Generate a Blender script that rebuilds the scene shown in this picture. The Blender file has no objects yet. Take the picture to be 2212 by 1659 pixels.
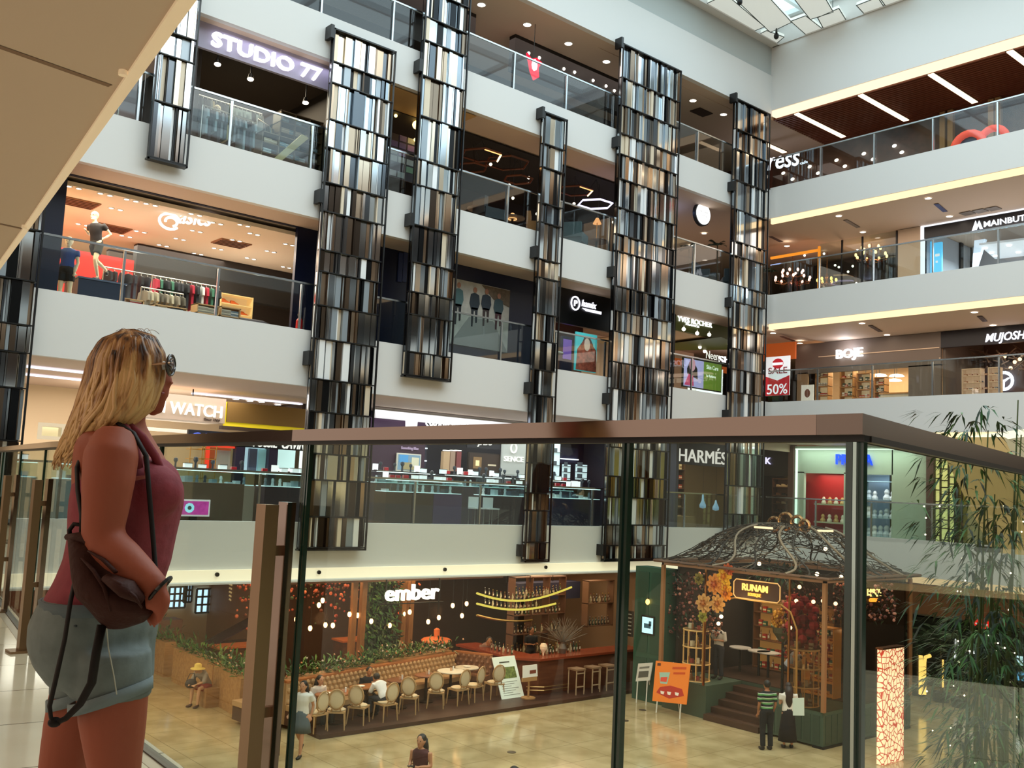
import bpy, math, random
from mathutils import Vector as V, Matrix, noise
random.seed(7)
SC = bpy.context.scene
COL = SC.collection
PI = math.pi
# ---------------------------------------------------------------- camera (a phone held at 1.28 m on the second floor)
EZ = 6.3                       # eye height above the atrium floor
FPX = 2125.55
_yaw, _pit, _rol = [math.radians(a) for a in (40.6637, 5.9985, 2.6769)]
_f = V((math.sin(_yaw)*math.cos(_pit), math.cos(_yaw)*math.cos(_pit), math.sin(_pit)))
_r0 = V((math.cos(_yaw), -math.sin(_yaw), 0)); _u0 = _r0.cross(_f)
_r = _r0*math.cos(_rol) + _u0*math.sin(_rol); _u = -_r0*math.sin(_rol) + _u0*math.cos(_rol)
EYE = V((0, 0, EZ))
cd = bpy.data.cameras.new('camera'); cam = bpy.data.objects.new('camera', cd); COL.objects.link(cam)
cam.matrix_world = Matrix(((_r.x, _u.x, -_f.x, 0), (_r.y, _u.y, -_f.y, 0), (_r.z, _u.z, -_f.z, EZ), (0, 0, 0, 1)))
cd.sensor_width = 36; cd.lens = FPX/2212*36; cd.clip_start = .05; cd.clip_end = 200
SC.camera = cam
SC.view_settings.view_transform = 'Standard'; SC.view_settings.look = 'None'
SC.view_settings.gamma = 1; SC.view_settings.use_curve_mapping = False
SC.view_settings.exposure = 0.68
SC.cycles.max_bounces = 7; SC.cycles.diffuse_bounces = 2; SC.cycles.glossy_bounces = 3
SC.cycles.transparent_max_bounces = 14; SC.cycles.transmission_bounces = 2
SC.cycles.sample_clamp_indirect = 4; SC.cycles.caustics_reflective = False; SC.cycles.caustics_refractive = False
# ---------------------------------------------------------------- world and large lights
w = bpy.data.worlds.new('mall_air'); SC.world = w; w.use_nodes = True
w.node_tree.nodes['Background'].inputs[0].default_value = (1.0, .86, .72, 1)
w.node_tree.nodes['Background'].inputs[1].default_value = .5
LIGHTS = []
def area(name, loc, sx, sy, power, col, rot=(0, 0, 0)):
    l = bpy.data.lights.new(name, 'AREA'); l.shape = 'RECTANGLE'; l.size = sx; l.size_y = sy
    l.energy = power; l.color = col
    o = bpy.data.objects.new(name, l); COL.objects.link(o); o.location = loc; o.rotation_euler = rot
    return o
def spotpt(name, loc, power, col, r=.15):
    l = bpy.data.lights.new(name, 'POINT'); l.energy = power; l.color = col; l.shadow_soft_size = r
    o = bpy.data.objects.new(name, l); COL.objects.link(o); o.location = loc; return o
WARM = (1, .72, .42); NEUT = (1, .88, .74); COOL = (.8, .88, 1); SKYC = (.72, .88, 1)
area('skylight', (15, 8, 23.7), 30, 24, 1600, SKYC)
area('atrium_warm_wash', (14, 6, 23.4), 14, 12, 500, NEUT)
# ---------------------------------------------------------------- pixel <-> place
def ray(px, py): return _f*FPX + _r*(px-1106) - _u*(py-829.5)
def at(px, py, X=None, Y=None, Z=None):
    d = ray(px, py)
    t = X/d.x if X is not None else (Y/d.y if Y is not None else (Z-EZ)/d.z)
    return EYE + d*t
def proj(p):
    q = V(p)-EYE; ww = q.dot(_f); return (1106+FPX*q.dot(_r)/ww, 829.5-FPX*q.dot(_u)/ww)
# ---------------------------------------------------------------- materials
MC = {}
def lin(h):
    h = h.lstrip('#'); c = [int(h[i:i+2], 16)/255 for i in (0, 2, 4)]
    return tuple((x/12.92 if x <= .04045 else ((x+.055)/1.055)**2.4) for x in c)+(1,)
def nm(name):
    m = bpy.data.materials.new(name); m.use_nodes = True; nt = m.node_tree; return m, nt, nt.nodes['Principled BSDF']
def mat(h, rough=.55, metal=0., emit=0., spec=.5, bump=0., var=0., scale=8.):
    k = ('p', h, rough, metal, emit, spec, bump, var, scale)
    if k in MC: return MC[k]
    m, nt, b = nm('paint_'+h+('_lit' if emit else '')); c = lin(h)
    b.inputs['Base Color'].default_value = c; b.inputs['Roughness'].default_value = rough
    b.inputs['Metallic'].default_value = metal; b.inputs['Specular IOR Level'].default_value = spec
    if emit:
        b.inputs['Emission Color'].default_value = c; b.inputs['Emission Strength'].default_value = emit*.62
    if var or bump:
        tc = nt.nodes.new('ShaderNodeTexCoord'); n = nt.nodes.new('ShaderNodeTexNoise')
        n.inputs['Scale'].default_value = scale; n.inputs['Detail'].default_value = 5
        nt.links.new(tc.outputs['Object'], n.inputs['Vector'])
        if var:
            r = nt.nodes.new('ShaderNodeValToRGB')
            r.color_ramp.elements[0].position = .3; r.color_ramp.elements[1].position = .7
            r.color_ramp.elements[0].color = tuple(x*(1-var) for x in c[:3])+(1,)
            r.color_ramp.elements[1].color = tuple(min(1, x*(1+var)) for x in c[:3])+(1,)
            nt.links.new(n.outputs['Fac'], r.inputs[0]); nt.links.new(r.outputs[0], b.inputs['Base Color'])
        if bump:
            bp = nt.nodes.new('ShaderNodeBump'); bp.inputs['Strength'].default_value = bump; bp.inputs['Distance'].default_value = .01
            nt.links.new(n.outputs['Fac'], bp.inputs['Height']); nt.links.new(bp.outputs[0], b.inputs['Normal'])
    MC[k] = m; return m
def lit(h, s=2.): return mat(h, emit=s)
def glow(h, s=4.):
    k = ('g', h, s)
    if k in MC: return MC[k]
    m = bpy.data.materials.new('glow_'+h); m.use_nodes = True; nt = m.node_tree; nt.nodes.clear()
    e = nt.nodes.new('ShaderNodeEmission'); o = nt.nodes.new('ShaderNodeOutputMaterial')
    e.inputs[0].default_value = lin(h); e.inputs[1].default_value = s*.62; nt.links.new(e.outputs[0], o.inputs[0])
    MC[k] = m; return m
def wood(h, h2, scale=6., rough=.45, axis='x', slats=0):
    k = ('w', h, h2, scale, rough, axis, slats)
    if k in MC: return MC[k]
    m, nt, b = nm('wood_'+h); tc = nt.nodes.new('ShaderNodeTexCoord'); mp = nt.nodes.new('ShaderNodeMapping')
    mp.inputs['Scale'].default_value = {'x': (.15, 1, 1), 'y': (1, .15, 1), 'z': (1, 1, .15)}[axis]
    n = nt.nodes.new('ShaderNodeTexNoise'); n.inputs['Scale'].default_value = scale*2; n.inputs['Detail'].default_value = 6
    r = nt.nodes.new('ShaderNodeValToRGB'); r.color_ramp.elements[0].color = lin(h); r.color_ramp.elements[1].color = lin(h2)
    r.color_ramp.elements[0].position = .35; r.color_ramp.elements[1].position = .65
    nt.links.new(tc.outputs['Object'], mp.inputs[0]); nt.links.new(mp.outputs[0], n.inputs['Vector'])
    nt.links.new(n.outputs['Fac'], r.inputs[0]); nt.links.new(r.outputs[0], b.inputs['Base Color'])
    b.inputs['Roughness'].default_value = rough
    MC[k] = m; return m
def tiles(h, h2, joint, size, rough, off=(0, 0, 0), rot=0.):
    m, nt, b = nm('tiles_'+h); tc = nt.nodes.new('ShaderNodeTexCoord'); mp = nt.nodes.new('ShaderNodeMapping')
    mp.inputs['Location'].default_value = off; mp.inputs['Rotation'].default_value = (0, 0, rot)
    br = nt.nodes.new('ShaderNodeTexBrick'); br.offset = 0; br.inputs['Scale'].default_value = 1
    br.inputs['Brick Width'].default_value = size; br.inputs['Row Height'].default_value = size
    br.inputs['Mortar Size'].default_value = .006 if size < 1 else .008
    n = nt.nodes.new('ShaderNodeTexNoise'); n.inputs['Scale'].default_value = 1.3; n.inputs['Detail'].default_value = 7
    r = nt.nodes.new('ShaderNodeValToRGB'); r.color_ramp.elements[0].color = lin(h); r.color_ramp.elements[1].color = lin(h2)
    r.color_ramp.elements[0].position = .38; r.color_ramp.elements[1].position = .66
    nt.links.new(tc.outputs['Object'], mp.inputs[0]); nt.links.new(mp.outputs[0], br.inputs['Vector'])
    nt.links.new(tc.outputs['Object'], n.inputs['Vector']); nt.links.new(n.outputs['Fac'], r.inputs[0])
    nt.links.new(r.outputs[0], br.inputs['Color1']); nt.links.new(r.outputs[0], br.inputs['Color2'])
    br.inputs['Mortar'].default_value = lin(joint); nt.links.new(br.outputs[0], b.inputs['Base Color'])
    b.inputs['Roughness'].default_value = rough; b.inputs['Specular IOR Level'].default_value = .6
    return m
def glass(h='e8f2ee', ior=1.5, key=''):
    k = ('gl', h, ior, key)
    if k in MC: return MC[k]
    m = bpy.data.materials.new('glass_'+h); m.use_nodes = True; nt = m.node_tree; nt.nodes.clear()
    t = nt.nodes.new('ShaderNodeBsdfTransparent'); t.inputs[0].default_value = lin(h)
    g = nt.nodes.new('ShaderNodeBsdfGlossy'); g.inputs['Roughness'].default_value = .02
    fr = nt.nodes.new('ShaderNodeFresnel'); fr.inputs[0].default_value = ior
    mx = nt.nodes.new('ShaderNodeMixShader'); o = nt.nodes.new('ShaderNodeOutputMaterial')
    ge = nt.nodes.new('ShaderNodeNewGeometry'); iv = nt.nodes.new('ShaderNodeMath'); iv.operation = 'SUBTRACT'; iv.inputs[0].default_value = 1
    mu = nt.nodes.new('ShaderNodeMath'); mu.operation = 'MULTIPLY'; nt.links.new(ge.outputs['Backfacing'], iv.inputs[1]); nt.links.new(iv.outputs[0], mu.inputs[0]); nt.links.new(fr.outputs[0], mu.inputs[1])
    nt.links.new(mu.outputs[0], mx.inputs[0]); nt.links.new(t.outputs[0], mx.inputs[1]); nt.links.new(g.outputs[0], mx.inputs[2])
    nt.links.new(mx.outputs[0], o.inputs[0]); MC[k] = m; return m
def metal(h, rough=.3): return mat(h, rough=rough, metal=1.)
WHITE = mat('e2dfda', .6); SOFFIT = mat('c9b09c', .7); BLACK = mat('0d0d0f', .4); NAVY = mat('0d1330', .45)
# ---------------------------------------------------------------- mesh builder
class MB:
    def __init__(s): s.v = []; s.f = []; s.mi = []; s.ms = []
    def _m(s, m):
        if m not in s.ms: s.ms.append(m)
        return s.ms.index(m)
    def add(s, vs, fs, m):
        b = len(s.v); s.v += [V(p) for p in vs]; k = s._m(m)
        for f in fs: s.f.append([b+i for i in f]); s.mi.append(k)
        return s
    def box(s, a, b, m):
        x0, y0, z0 = [min(a[i], b[i]) for i in range(3)]; x1, y1, z1 = [max(a[i], b[i]) for i in range(3)]
        return s.add([(x0, y0, z0), (x1, y0, z0), (x1, y1, z0), (x0, y1, z0), (x0, y0, z1), (x1, y0, z1), (x1, y1, z1), (x0, y1, z1)],
            [(0, 3, 2, 1), (4, 5, 6, 7), (0, 1, 5, 4), (1, 2, 6, 5), (2, 3, 7, 6), (3, 0, 4, 7)], m)
    def cb(s, c, sz, m, rz=0, M=None):
        R = M or Matrix.Rotation(rz, 3, 'Z'); c = V(c); h = [k/2 for k in sz]
        vs = [c+R@V((i*h[0], j*h[1], k*h[2])) for k in (-1, 1) for i, j in ((-1, -1), (1, -1), (1, 1), (-1, 1))]
        return s.add(vs, [(0, 3, 2, 1), (4, 5, 6, 7), (0, 1, 5, 4), (1, 2, 6, 5), (2, 3, 7, 6), (3, 0, 4, 7)], m)
    def quad(s, a, b, c, d, m): return s.add([a, b, c, d], [(0, 1, 2, 3)], m)
    def ring(s, pts, rs, m, n=10, cap=True, flat=1.):
        pts = [V(p) for p in pts]; vs = []; fs = []; up = None
        for i, p in enumerate(pts):
            t = (pts[min(i+1, len(pts)-1)]-pts[max(i-1, 0)])
            t = t.normalized() if t.length > 1e-9 else V((0, 0, 1))
            if up is None: up = (V((0, 0, 1)) if abs(t.z) < .9 else V((1, 0, 0)))
            a = t.cross(up);
            if a.length < 1e-6: a = t.cross(V((0, 1, 0)))
            a.normalize(); b = a.cross(t).normalized(); up = b
            r = rs[i] if hasattr(rs, '__len__') else rs
            for k in range(n):
                an = 2*PI*k/n; vs.append(p+a*math.cos(an)*r+b*math.sin(an)*r*flat)
        for i in range(len(pts)-1):
            for k in range(n): fs.append((i*n+k, i*n+(k+1) % n, (i+1)*n+(k+1) % n, (i+1)*n+k))
        if cap: fs.append(tuple(range(n))[::-1]); fs.append(tuple((len(pts)-1)*n+k for k in range(n)))
        return s.add(vs, fs, m)
    def cyl(s, a, b, r, m, n=12, r2=None): return s.ring([a, b], [r, r if r2 is None else r2], m, n)
    def lathe(s, c, prof, m, n=16, a0=0, a1=2*PI):
        c = V(c); full = abs(a1-a0-2*PI) < 1e-6; k = n if full else n+1; vs = []; fs = []
        for r, z in prof:
            for i in range(k):
                an = a0+(a1-a0)*i/n; vs.append(c+V((r*math.cos(an), r*math.sin(an), z)))
        for j in range(len(prof)-1):
            for i in range(n if full else n):
                i2 = (i+1) % k; fs.append((j*k+i, j*k+i2, (j+1)*k+i2, (j+1)*k+i))
        return s.add(vs, fs, m)
    def ell(s, c, r, m, n=10, k=7, M=None):
        c = V(c); vs = []; fs = []
        r = (r, r, r) if not hasattr(r, '__len__') else r
        for j in range(k+1):
            t = PI*j/k
            for i in range(n):
                an = 2*PI*i/n; q = V((r[0]*math.sin(t)*math.cos(an), r[1]*math.sin(t)*math.sin(an), r[2]*math.cos(t)))
                vs.append(c+(M@q if M else q))
        for j in range(k):
            for i in range(n): fs.append((j*n+i, (j+1)*n+i, (j+1)*n+(i+1) % n, j*n+(i+1) % n))
        return s.add(vs, fs, m)
    def prism(s, poly, ax, a, b, m):
        """poly: 2D points in the plane normal to axis ax ('x','y','z'), extruded from a to b"""
        f = {'x': lambda p, t: (t, p[0], p[1]), 'y': lambda p, t: (p[0], t, p[1]), 'z': lambda p, t: (p[0], p[1], t)}[ax]
        n = len(poly); vs = [f(p, a) for p in poly]+[f(p, b) for p in poly]
        return s.add(vs, [tuple(range(n))[::-1], tuple(range(n, 2*n))]+[(i, (i+1) % n, n+(i+1) % n, n+i) for i in range(n)], m)
    def build(s, name, parent=None, smooth=False, local=False):
        me = bpy.data.meshes.new(name); off = V((0, 0, 0))
        if parent is not None and not local: off = V(parent.get('_o', (0, 0, 0)))
        me.from_pydata([tuple(p-off) for p in s.v], [], s.f)
        for m in s.ms: me.materials.append(m)
        me.polygons.foreach_set('material_index', s.mi)
        if smooth: me.polygons.foreach_set('use_smooth', [True]*len(s.f))
        me.update(); o = bpy.data.objects.new(name, me); COL.objects.link(o)
        if parent is not None: o.parent = parent
        return o
def sub(o, part):
    o.parent = part; return o
def tag(o, label=None, cat=None, group=None, kind=None):
    if label: o['label'] = label
    if cat: o['category'] = cat
    if group: o['group'] = group
    if kind: o['kind'] = kind
    return o
def thing(name, label, cat, loc=(0, 0, 0), rz=0., group=None):
    o = bpy.data.objects.new(name, None); COL.objects.link(o); o.location = loc; o.rotation_euler = (0, 0, rz)
    o['_o'] = tuple(loc); o.empty_display_size = .1
    return tag(o, label, cat, group)
def single(mb, name, label, cat, group=None, kind=None, smooth=False):
    """a one-mesh thing, its origin moved to the middle of its base"""
    xs = [p.x for p in mb.v]; ys = [p.y for p in mb.v]; zs = [p.z for p in mb.v]
    c = V(((min(xs)+max(xs))/2, (min(ys)+max(ys))/2, min(zs)))
    for i, p in enumerate(mb.v): mb.v[i] = p-c
    o = mb.build(name, smooth=smooth); o.location = c
    return tag(o, label, cat, group, kind)
def struct(mb, name, smooth=False): return tag(mb.build(name, smooth=smooth), kind='structure')
KIDS = {}
def kids(o): return [c for c in o.children]
def dup(o, loc=None, rz=None, label=None, group=None, scale=None, parent=None):
    c = o.copy(); COL.objects.link(c)
    if loc is not None: c.location = loc
    if rz is not None: c.rotation_euler = (0, 0, rz)
    if scale: c.scale = (scale,)*3 if not hasattr(scale, '__len__') else scale
    if label: c['label'] = label
    if group: c['group'] = group
    if parent is not None: c.parent = parent
    for k in kids(o): dup(k, parent=c)
    return c
def text(s, name, parent, x0, x1, zb, h, face, pos, m, ext=.02, bold=.0, slope=0., shear=0.):
    """words standing on a wall. face 'y': wall looks to -y at y=pos, runs along x; face 'x': looks to -x at x=pos, runs from y=x0 down to y=x1"""
    cu = bpy.data.curves.new(name, 'FONT'); cu.body = s; cu.extrude = ext; cu.offset = bold*.35; cu.shear = shear; cu.resolution_u = 3
    to = bpy.data.objects.new('tmp_text', cu); COL.objects.link(to)
    me = bpy.data.meshes.new_from_object(to.evaluated_get(bpy.context.evaluated_depsgraph_get()))
    bpy.data.objects.remove(to); vs = [v.co.copy() for v in me.vertices]
    if not vs: return None
    ax = min(v.x for v in vs); bx = max(v.x for v in vs)
    cap = .69 if any(c.isupper() or c.isdigit() or c in 'bdfhklt' for c in s) else .5
    off = V(parent.get('_o', (0, 0, 0))) if parent is not None else V((0, 0, 0))
    for i, v in enumerate(vs):
        u = (v.x-ax)/(bx-ax); t = x0+(x1-x0)*u; z = zb+v.y/cap*h+slope*u
        p = V((t, pos-ext-v.z, z)) if face == 'y' else V((pos-ext-v.z, t, z))
        me.vertices[i].co = p-off
    me.materials.clear(); me.materials.append(m); me.name = name
    o = bpy.data.objects.new(name, me); COL.objects.link(o)
    if parent is not None: o.parent = parent
    return o
def textpx(s, name, parent, pl, pr, htop, face, pos, m, **k):
    """pl, pr: pixels of the left and right end of the baseline; htop: pixel y of the cap line at pl"""
    kw = {'Y': pos} if face == 'y' else {'X': pos}
    a = at(*pl, **kw); b = at(*pr, **kw); c = at(pl[0], htop, **kw)
    t0, t1 = (a.x, b.x) if face == 'y' else (a.y, b.y)
    return text(s, name, parent, t0, t1, a.z, c.z-a.z, face, pos, m, slope=b.z-a.z, **k)
def RY(px0, py0, px1, py1, Y):
    """x0,x1,z0,z1 of the upright rectangle on y=Y whose upper left / lower right corners show at the pixels"""
    a = at(px0, py0, Y=Y); b = at(px1, py1, Y=Y); return a.x, b.x, b.z, a.z
def RX(px0, py0, px1, py1, X):
    a = at(px0, py0, X=X); b = at(px1, py1, X=X); return a.y, b.y, b.z, a.z
# ================================================================ the setting
GF = 0.; F2 = EZ-1.28
LY = 22.; RXX = 31.7
LV = {2: (EZ-2.46, EZ-1.1), 3: (EZ+2.29, EZ+3.70), 4: (EZ+6.60, EZ+7.84), 5: (EZ+10.85, EZ+12.0)}
RV = {2: (EZ-2.50, EZ-1.1), 3: (EZ+2.25, EZ+3.68), 4: (EZ+6.50, EZ+7.83), 5: (EZ+10.66, EZ+12.07)}
FLR = {2: F2, 3: EZ+3.55, 4: EZ+7.7, 5: EZ+11.9}
marble = tiles('b09a72', 'c9b58c', '8a7654', 1.2, .12)
b = MB(); b.box((-12, -20, -.3), (46, 36, 0), marble); struct(b, 'floor_ground')
# slabs of the left side: white band in front, soffit beneath, floor on top
wallw = mat('d9d7d4', .55, bump=.02); soff = mat('d0b8a4', .7); deckf = mat('a89e90', .3)
def slab(name, x0, x1, y0, y1, z0, z1, front, inner_z0=None):
    b = MB(); b.box((x0, y0, z0), (x1, y1, z1), wallw)
    return struct(b, name)
for k in (2, 3, 4, 5):
    z0, z1 = LV[k]; b = MB()
    b.box((1.0 if k > 2 else 2.9, LY, z0), (46, LY+.18, z1), wallw)
    b.box((1.0 if k > 2 else 2.9, LY+.18, z0+.02), (46, 34, FLR[k]-.02), soff)
    b.box((1.0 if k > 2 else 2.9, LY+.18, FLR[k]-.02), (46, 34, FLR[k]), deckf)
    struct(b, 'floor_left_side')
for k in (2, 3, 4, 5):
    z0, z1 = RV[k]; b = MB()
    b.box((RXX, -8, z0+.2), (RXX+.18, LY, z1), wallw)
    b.box((RXX+.18, -8, z0+.02), (46, LY, FLR[k]-.02), soff)
    b.box((RXX+.18, -8, FLR[k]-.02), (46, LY, FLR[k]), deckf)
    struct(b, 'floor_right_side')
    s = MB(); s.box((RXX+.05, -8, z0-.01), (RXX+.165, LY-.02, z0+.195), glow('ffdca8', 1.6 if k != 2 else .9))
    tag(s.build('trim_1'), kind='structure')
# upper walls above the fifth floor and the roof
TOPZ = EZ+14.95; RZ = EZ+17.85
b = MB()
b.box((1, LY, TOPZ), (RXX, LY+.2, EZ+16.62), wallw)
b.box((1, LY+.06, EZ+16.62), (RXX, LY+.2, RZ), mat('b4b8b6', .6))
b.box((-12, LY+.2, TOPZ+.02), (46, 34, TOPZ+.3), soff)
struct(b, 'wall_left')
# lower edge of the fascia sweeps down to the corner; a beige bulkhead behind it
b = MB(); b.prism([(10, EZ+14.2), (19.1, EZ+15.2), (20.6, EZ+15.18), (22.8, EZ+14.95), (RXX, TOPZ), (RXX, TOPZ+.2), (10, TOPZ+.6)], 'y', LY+.7, LY+.85, soff)
struct(b, 'wall_upper_left')
b = MB()
b.box((RXX, -8, EZ+15.22), (RXX+.2, LY, RZ), wallw)
b.box((RXX, LY, TOPZ+.1), (RXX+.2, LY+.4, RZ), wallw)
struct(b, 'wall_right')
b = MB(); b.box((RXX+.02, -8, EZ+14.98), (RXX+.3, LY, EZ+15.2), glow('ffe2bd', 1.5)); struct(b, 'trim_2')
b = MB(); b.box((RXX+.3, -8, EZ+15.1), (46, 27, EZ+15.3), mat('140a08', .6)); struct(b, 'ceiling_right_top')
sl_ = mat('7a4430', .45); t_sl = thing('slatted_ceiling', 'dark red-brown slatted timber ceiling of the right top floor', 'ceiling', (33.5, 10, EZ+14.98)); b = MB()
for i in range(24):
    xx = RXX+.42+i*.165; b.box((xx, -8, EZ+14.98), (xx+.075, 26.9, EZ+15.1), sl_)
b.build('slats', t_sl)
# roof: bright skylight coffer with hanging rectangular panels
skyl = glow('d4eef2', 2.0)
b = MB(); b.box((-12, -8, RZ+1.1), (46, LY+.2, RZ+1.3), skyl); struct(b, 'ceiling')
b = MB()
for i in range(10): b.box((-10+i*4.6, -8, RZ+.9), (-9.8+i*4.6, LY, RZ+1.1), mat('dfe8ea', .5))
for i in range(7): b.box((-12, -6+i*4.4, RZ+.85), (RXX, -5.85+i*4.4, RZ+1.1), mat('dfe8ea', .5))
b.box((-12, LY-.3, RZ-.05), (RXX, LY+.06, RZ+1.1), wallw)
b.box((RXX-.05, -8, RZ-.05), (RXX+.2, LY, RZ+1.1), wallw)
struct(b, 'ceiling_frame')
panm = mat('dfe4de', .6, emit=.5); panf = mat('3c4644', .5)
def roofpanel(c4, dz, lab):
    z = RZ+dz; P = [at(px, py, Z=z) for px, py in c4]
    t = thing('ceiling_panel', lab, 'ceiling panel', sum(P, V())/4, group='white panels hanging under the skylight')
    m = MB(); m.add([p for p in P]+[p+V((0, 0, .12)) for p in P], [(0, 1, 2, 3), (7, 6, 5, 4), (0, 1, 5, 4), (1, 2, 6, 5), (2, 3, 7, 6), (3, 0, 4, 7)], panm); m.build('board', t)
    m = MB()
    for i in range(4):
        a, c = P[i], P[(i+1) % 4]; m.ring([a, c], .018, panf, 4)
    m.build('edge_frame', t)
    m = MB(); c = sum(P, V())/4; m.cyl(c+V((0, 0, .1)), c+V((0, 0, 1.0-dz)), .015, panf, 6); m.build('hanger', t)
q = 'white rectangular ceiling panel with thin dark edge, '
for c4, l in [([(1622, 83), (1656, 66), (1694, 80), (1668, 102)], q+'smallest one, at the inner roof corner'),
    ([(1522, 10), (1568, -12), (1652, 58), (1626, 68)], q+'long one beside the left roof edge'),
    ([(1590, 0), (1648, -20), (1710, 48), (1664, 70)], q+'large one in the middle of the first row'),
    ([(1708, 46), (1740, 34), (1776, 62), (1742, 76)], q+'small square behind the large middle one'),
    ([(1714, -4), (1772, -22), (1800, 26), (1750, 42)], q+'tilted one right of the large middle one'),
    ([(1766, 38), (1812, 18), (1834, 54), (1782, 68)], q+'square one touching the right wall side'),
    ([(1850, 12), (1896, -6), (1914, 22), (1878, 42)], q+'first of the separate right-hand pair'),
    ([(1902, -2), (1960, -22), (1990, 16), (1930, 36)], q+'outer one of the separate right-hand pair')]:
    roofpanel(c4, 0., l)
for px, py in ((1598, 4), (1677, 78)):
    p = at(px, py, Z=RZ-.32); t = thing('security_camera', 'small dark ceiling camera under the '+('smallest corner panel' if px > 1650 else 'left edge panel'), 'camera', p)
    m = MB(); m.ell(p, (.1, .1, .13), BLACK); m.build('lens_dome', t, True); m = MB(); m.cyl(p+V((0, 0, .05)), p+V((0, 0, .3)), .03, panf, 8); m.cb(p+V((0, 0, .12)), (.34, .08, .05), panf, .6); m.build('bracket', t)
# far (opposite) side of the atrium, seen only in reflections
b = MB()
for k in (3, 4, 5):
    z0, z1 = LV[k]; b.box((6, -8.4, z0), (46, -8, z1), wallw); b.box((6, -14, z0+.02), (46, -8.4, z1-.1), soff)
b.box((-12, -14.2, 0), (46, -14, RZ+1.2), mat('6b5648', .7)); struct(b, 'wall_opposite')
b = MB(); b.box((46, -14, 0), (46.2, 34, RZ+1.2), mat('8a7460', .7)); b.box((-12, 34, 0), (46, 34.2, RZ+1.2), mat('4c3c30', .7)); struct(b, 'wall_back')
# ---------------------------------------------------------------- the gallery the camera stands on
RA = [(1.72, .98), (1.73, 3.2), (1.86, 5.5), (2.10, 7.4), (2.45, 9.7), (2.95, 13.), (3.6, 22.)]   # line of the long railing
RB = [(1.72, .98), (3.8, 1.42), (8., 2.3)]
tilef = tiles('d6c6ae', 'e2d4bf', '7a6a58', .8, .1, off=(.25, .1, 0), rot=.12)
b = MB(); poly = [(-12, -8), (8, -8), (8, 2.42), (1.80, 1.1)]+[(x+.08, y) for x, y in RA[1:]]+[(-12, 22)]
b.prism(poly, 'z', F2-.45, F2, wallw)
b.prism([(x-.0, y) for x, y in poly], 'z', F2-.002, F2+.004, tilef); struct(b, 'floor_gallery')
# ceiling above the gallery with its pale edge trim
zc = LV[3][0]; e = [at(425, 0, Z=zc), at(230, 268, Z=zc), at(60, 500, Z=zc), at(0, 583, Z=zc)]
gl = mat('dcc4ae', .6); gt = mat('f6dcb4', .4, emit=.25)  # cream trim paint with a faint glow put into it
i0 = [at(379, 0, Z=zc), at(200, 268, Z=zc), at(43, 500, Z=zc), at(-10, 575, Z=zc)]
e = [V((e[0].x-.8, e[0].y-6.5, zc))]+e+[V((4.6, 21.9, zc))]; i0 = [V((i0[0].x-.8, i0[0].y-6.5, zc))]+i0+[V((4.35, 21.9, zc))]
b = MB(); n = len(e)
b.prism([(p.x, p.y) for p in i0]+[(-12, 22), (-12, -8)], 'z', zc, zc+1.4, gl); struct(b, 'ceiling_gallery')
b = MB()
for k in range(n-1):
    a, c, d, f = i0[k], i0[k+1], e[k+1], e[k]
    a, c = a+V((.001, 0, -.02)), c+V((.001, 0, -.02)); up = V((0, 0, 1.4))
    b.add([a, c, d, f, a+up, c+up, d+up, f+up], [(0, 1, 2, 3), (4, 5, 6, 7), (3, 2, 6, 7), (0, 1, 5, 4)], gt)
struct(b, 'trim_3')
b = MB(); jm = mat('8d6f58', .7)
for (p0, p1) in (((0, 102), (238, 186)), ((-5, 483), (60, 497))):
    a = at(*p0, Z=zc-.003); c = at(*p1, Z=zc-.003); d = (c-a).normalized(); a -= d*4; nn = V((-d.y, d.x, 0))*.025
    b.add([a-nn, a+nn, c+nn, c-nn, a-nn+V((0, 0, .02)), a+nn+V((0, 0, .02)), c+nn+V((0, 0, .02)), c-nn+V((0, 0, .02))], [(0, 1, 2, 3), (7, 6, 5, 4), (0, 1, 5, 4), (2, 3, 7, 6)], jm)
struct(b, 'trim_4')
# little studs along the pale edge
for px, py in ((265, 163), (52, 493)):
    p = at(px, py, Z=zc-.03); m = MB(); m.cyl(p, p+V((0, 0, .03)), .025, gt, 10); single(m, 'ceiling_stud', 'small pale knob on the lit ceiling edge, '+('the upper one' if px > 100 else 'the lower one by the window column'), 'knob')
# light ledge under the second-floor band
b = MB(); z = LV[2][0]; b.box((2.9, LY-.12, z-.02), (RXX-.1, LY-.005, z+.24), mat('fff0d4', .5, emit=.55)); b.box((2.9, LY-.4, z-.06), (RXX-.1, LY-.12, z-.02), wallw); struct(b, 'trim_5')
for px in (468, 688, 960, 1178):
    p = at(px, 1236-(px-688)*.022, Y=LY-.12); m = MB(); m.cyl(p, p+V((0, -.05, 0)), .05, BLACK, 10); single(m, 'ledge_spotlight', 'small black spot on the cream light ledge, '+{468: 'nearest the woman in the tank top', 688: 'right of the twin brown post', 960: 'above the ember sign', 1178: 'under the thin mirror column'}[px], 'spotlight')
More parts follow.
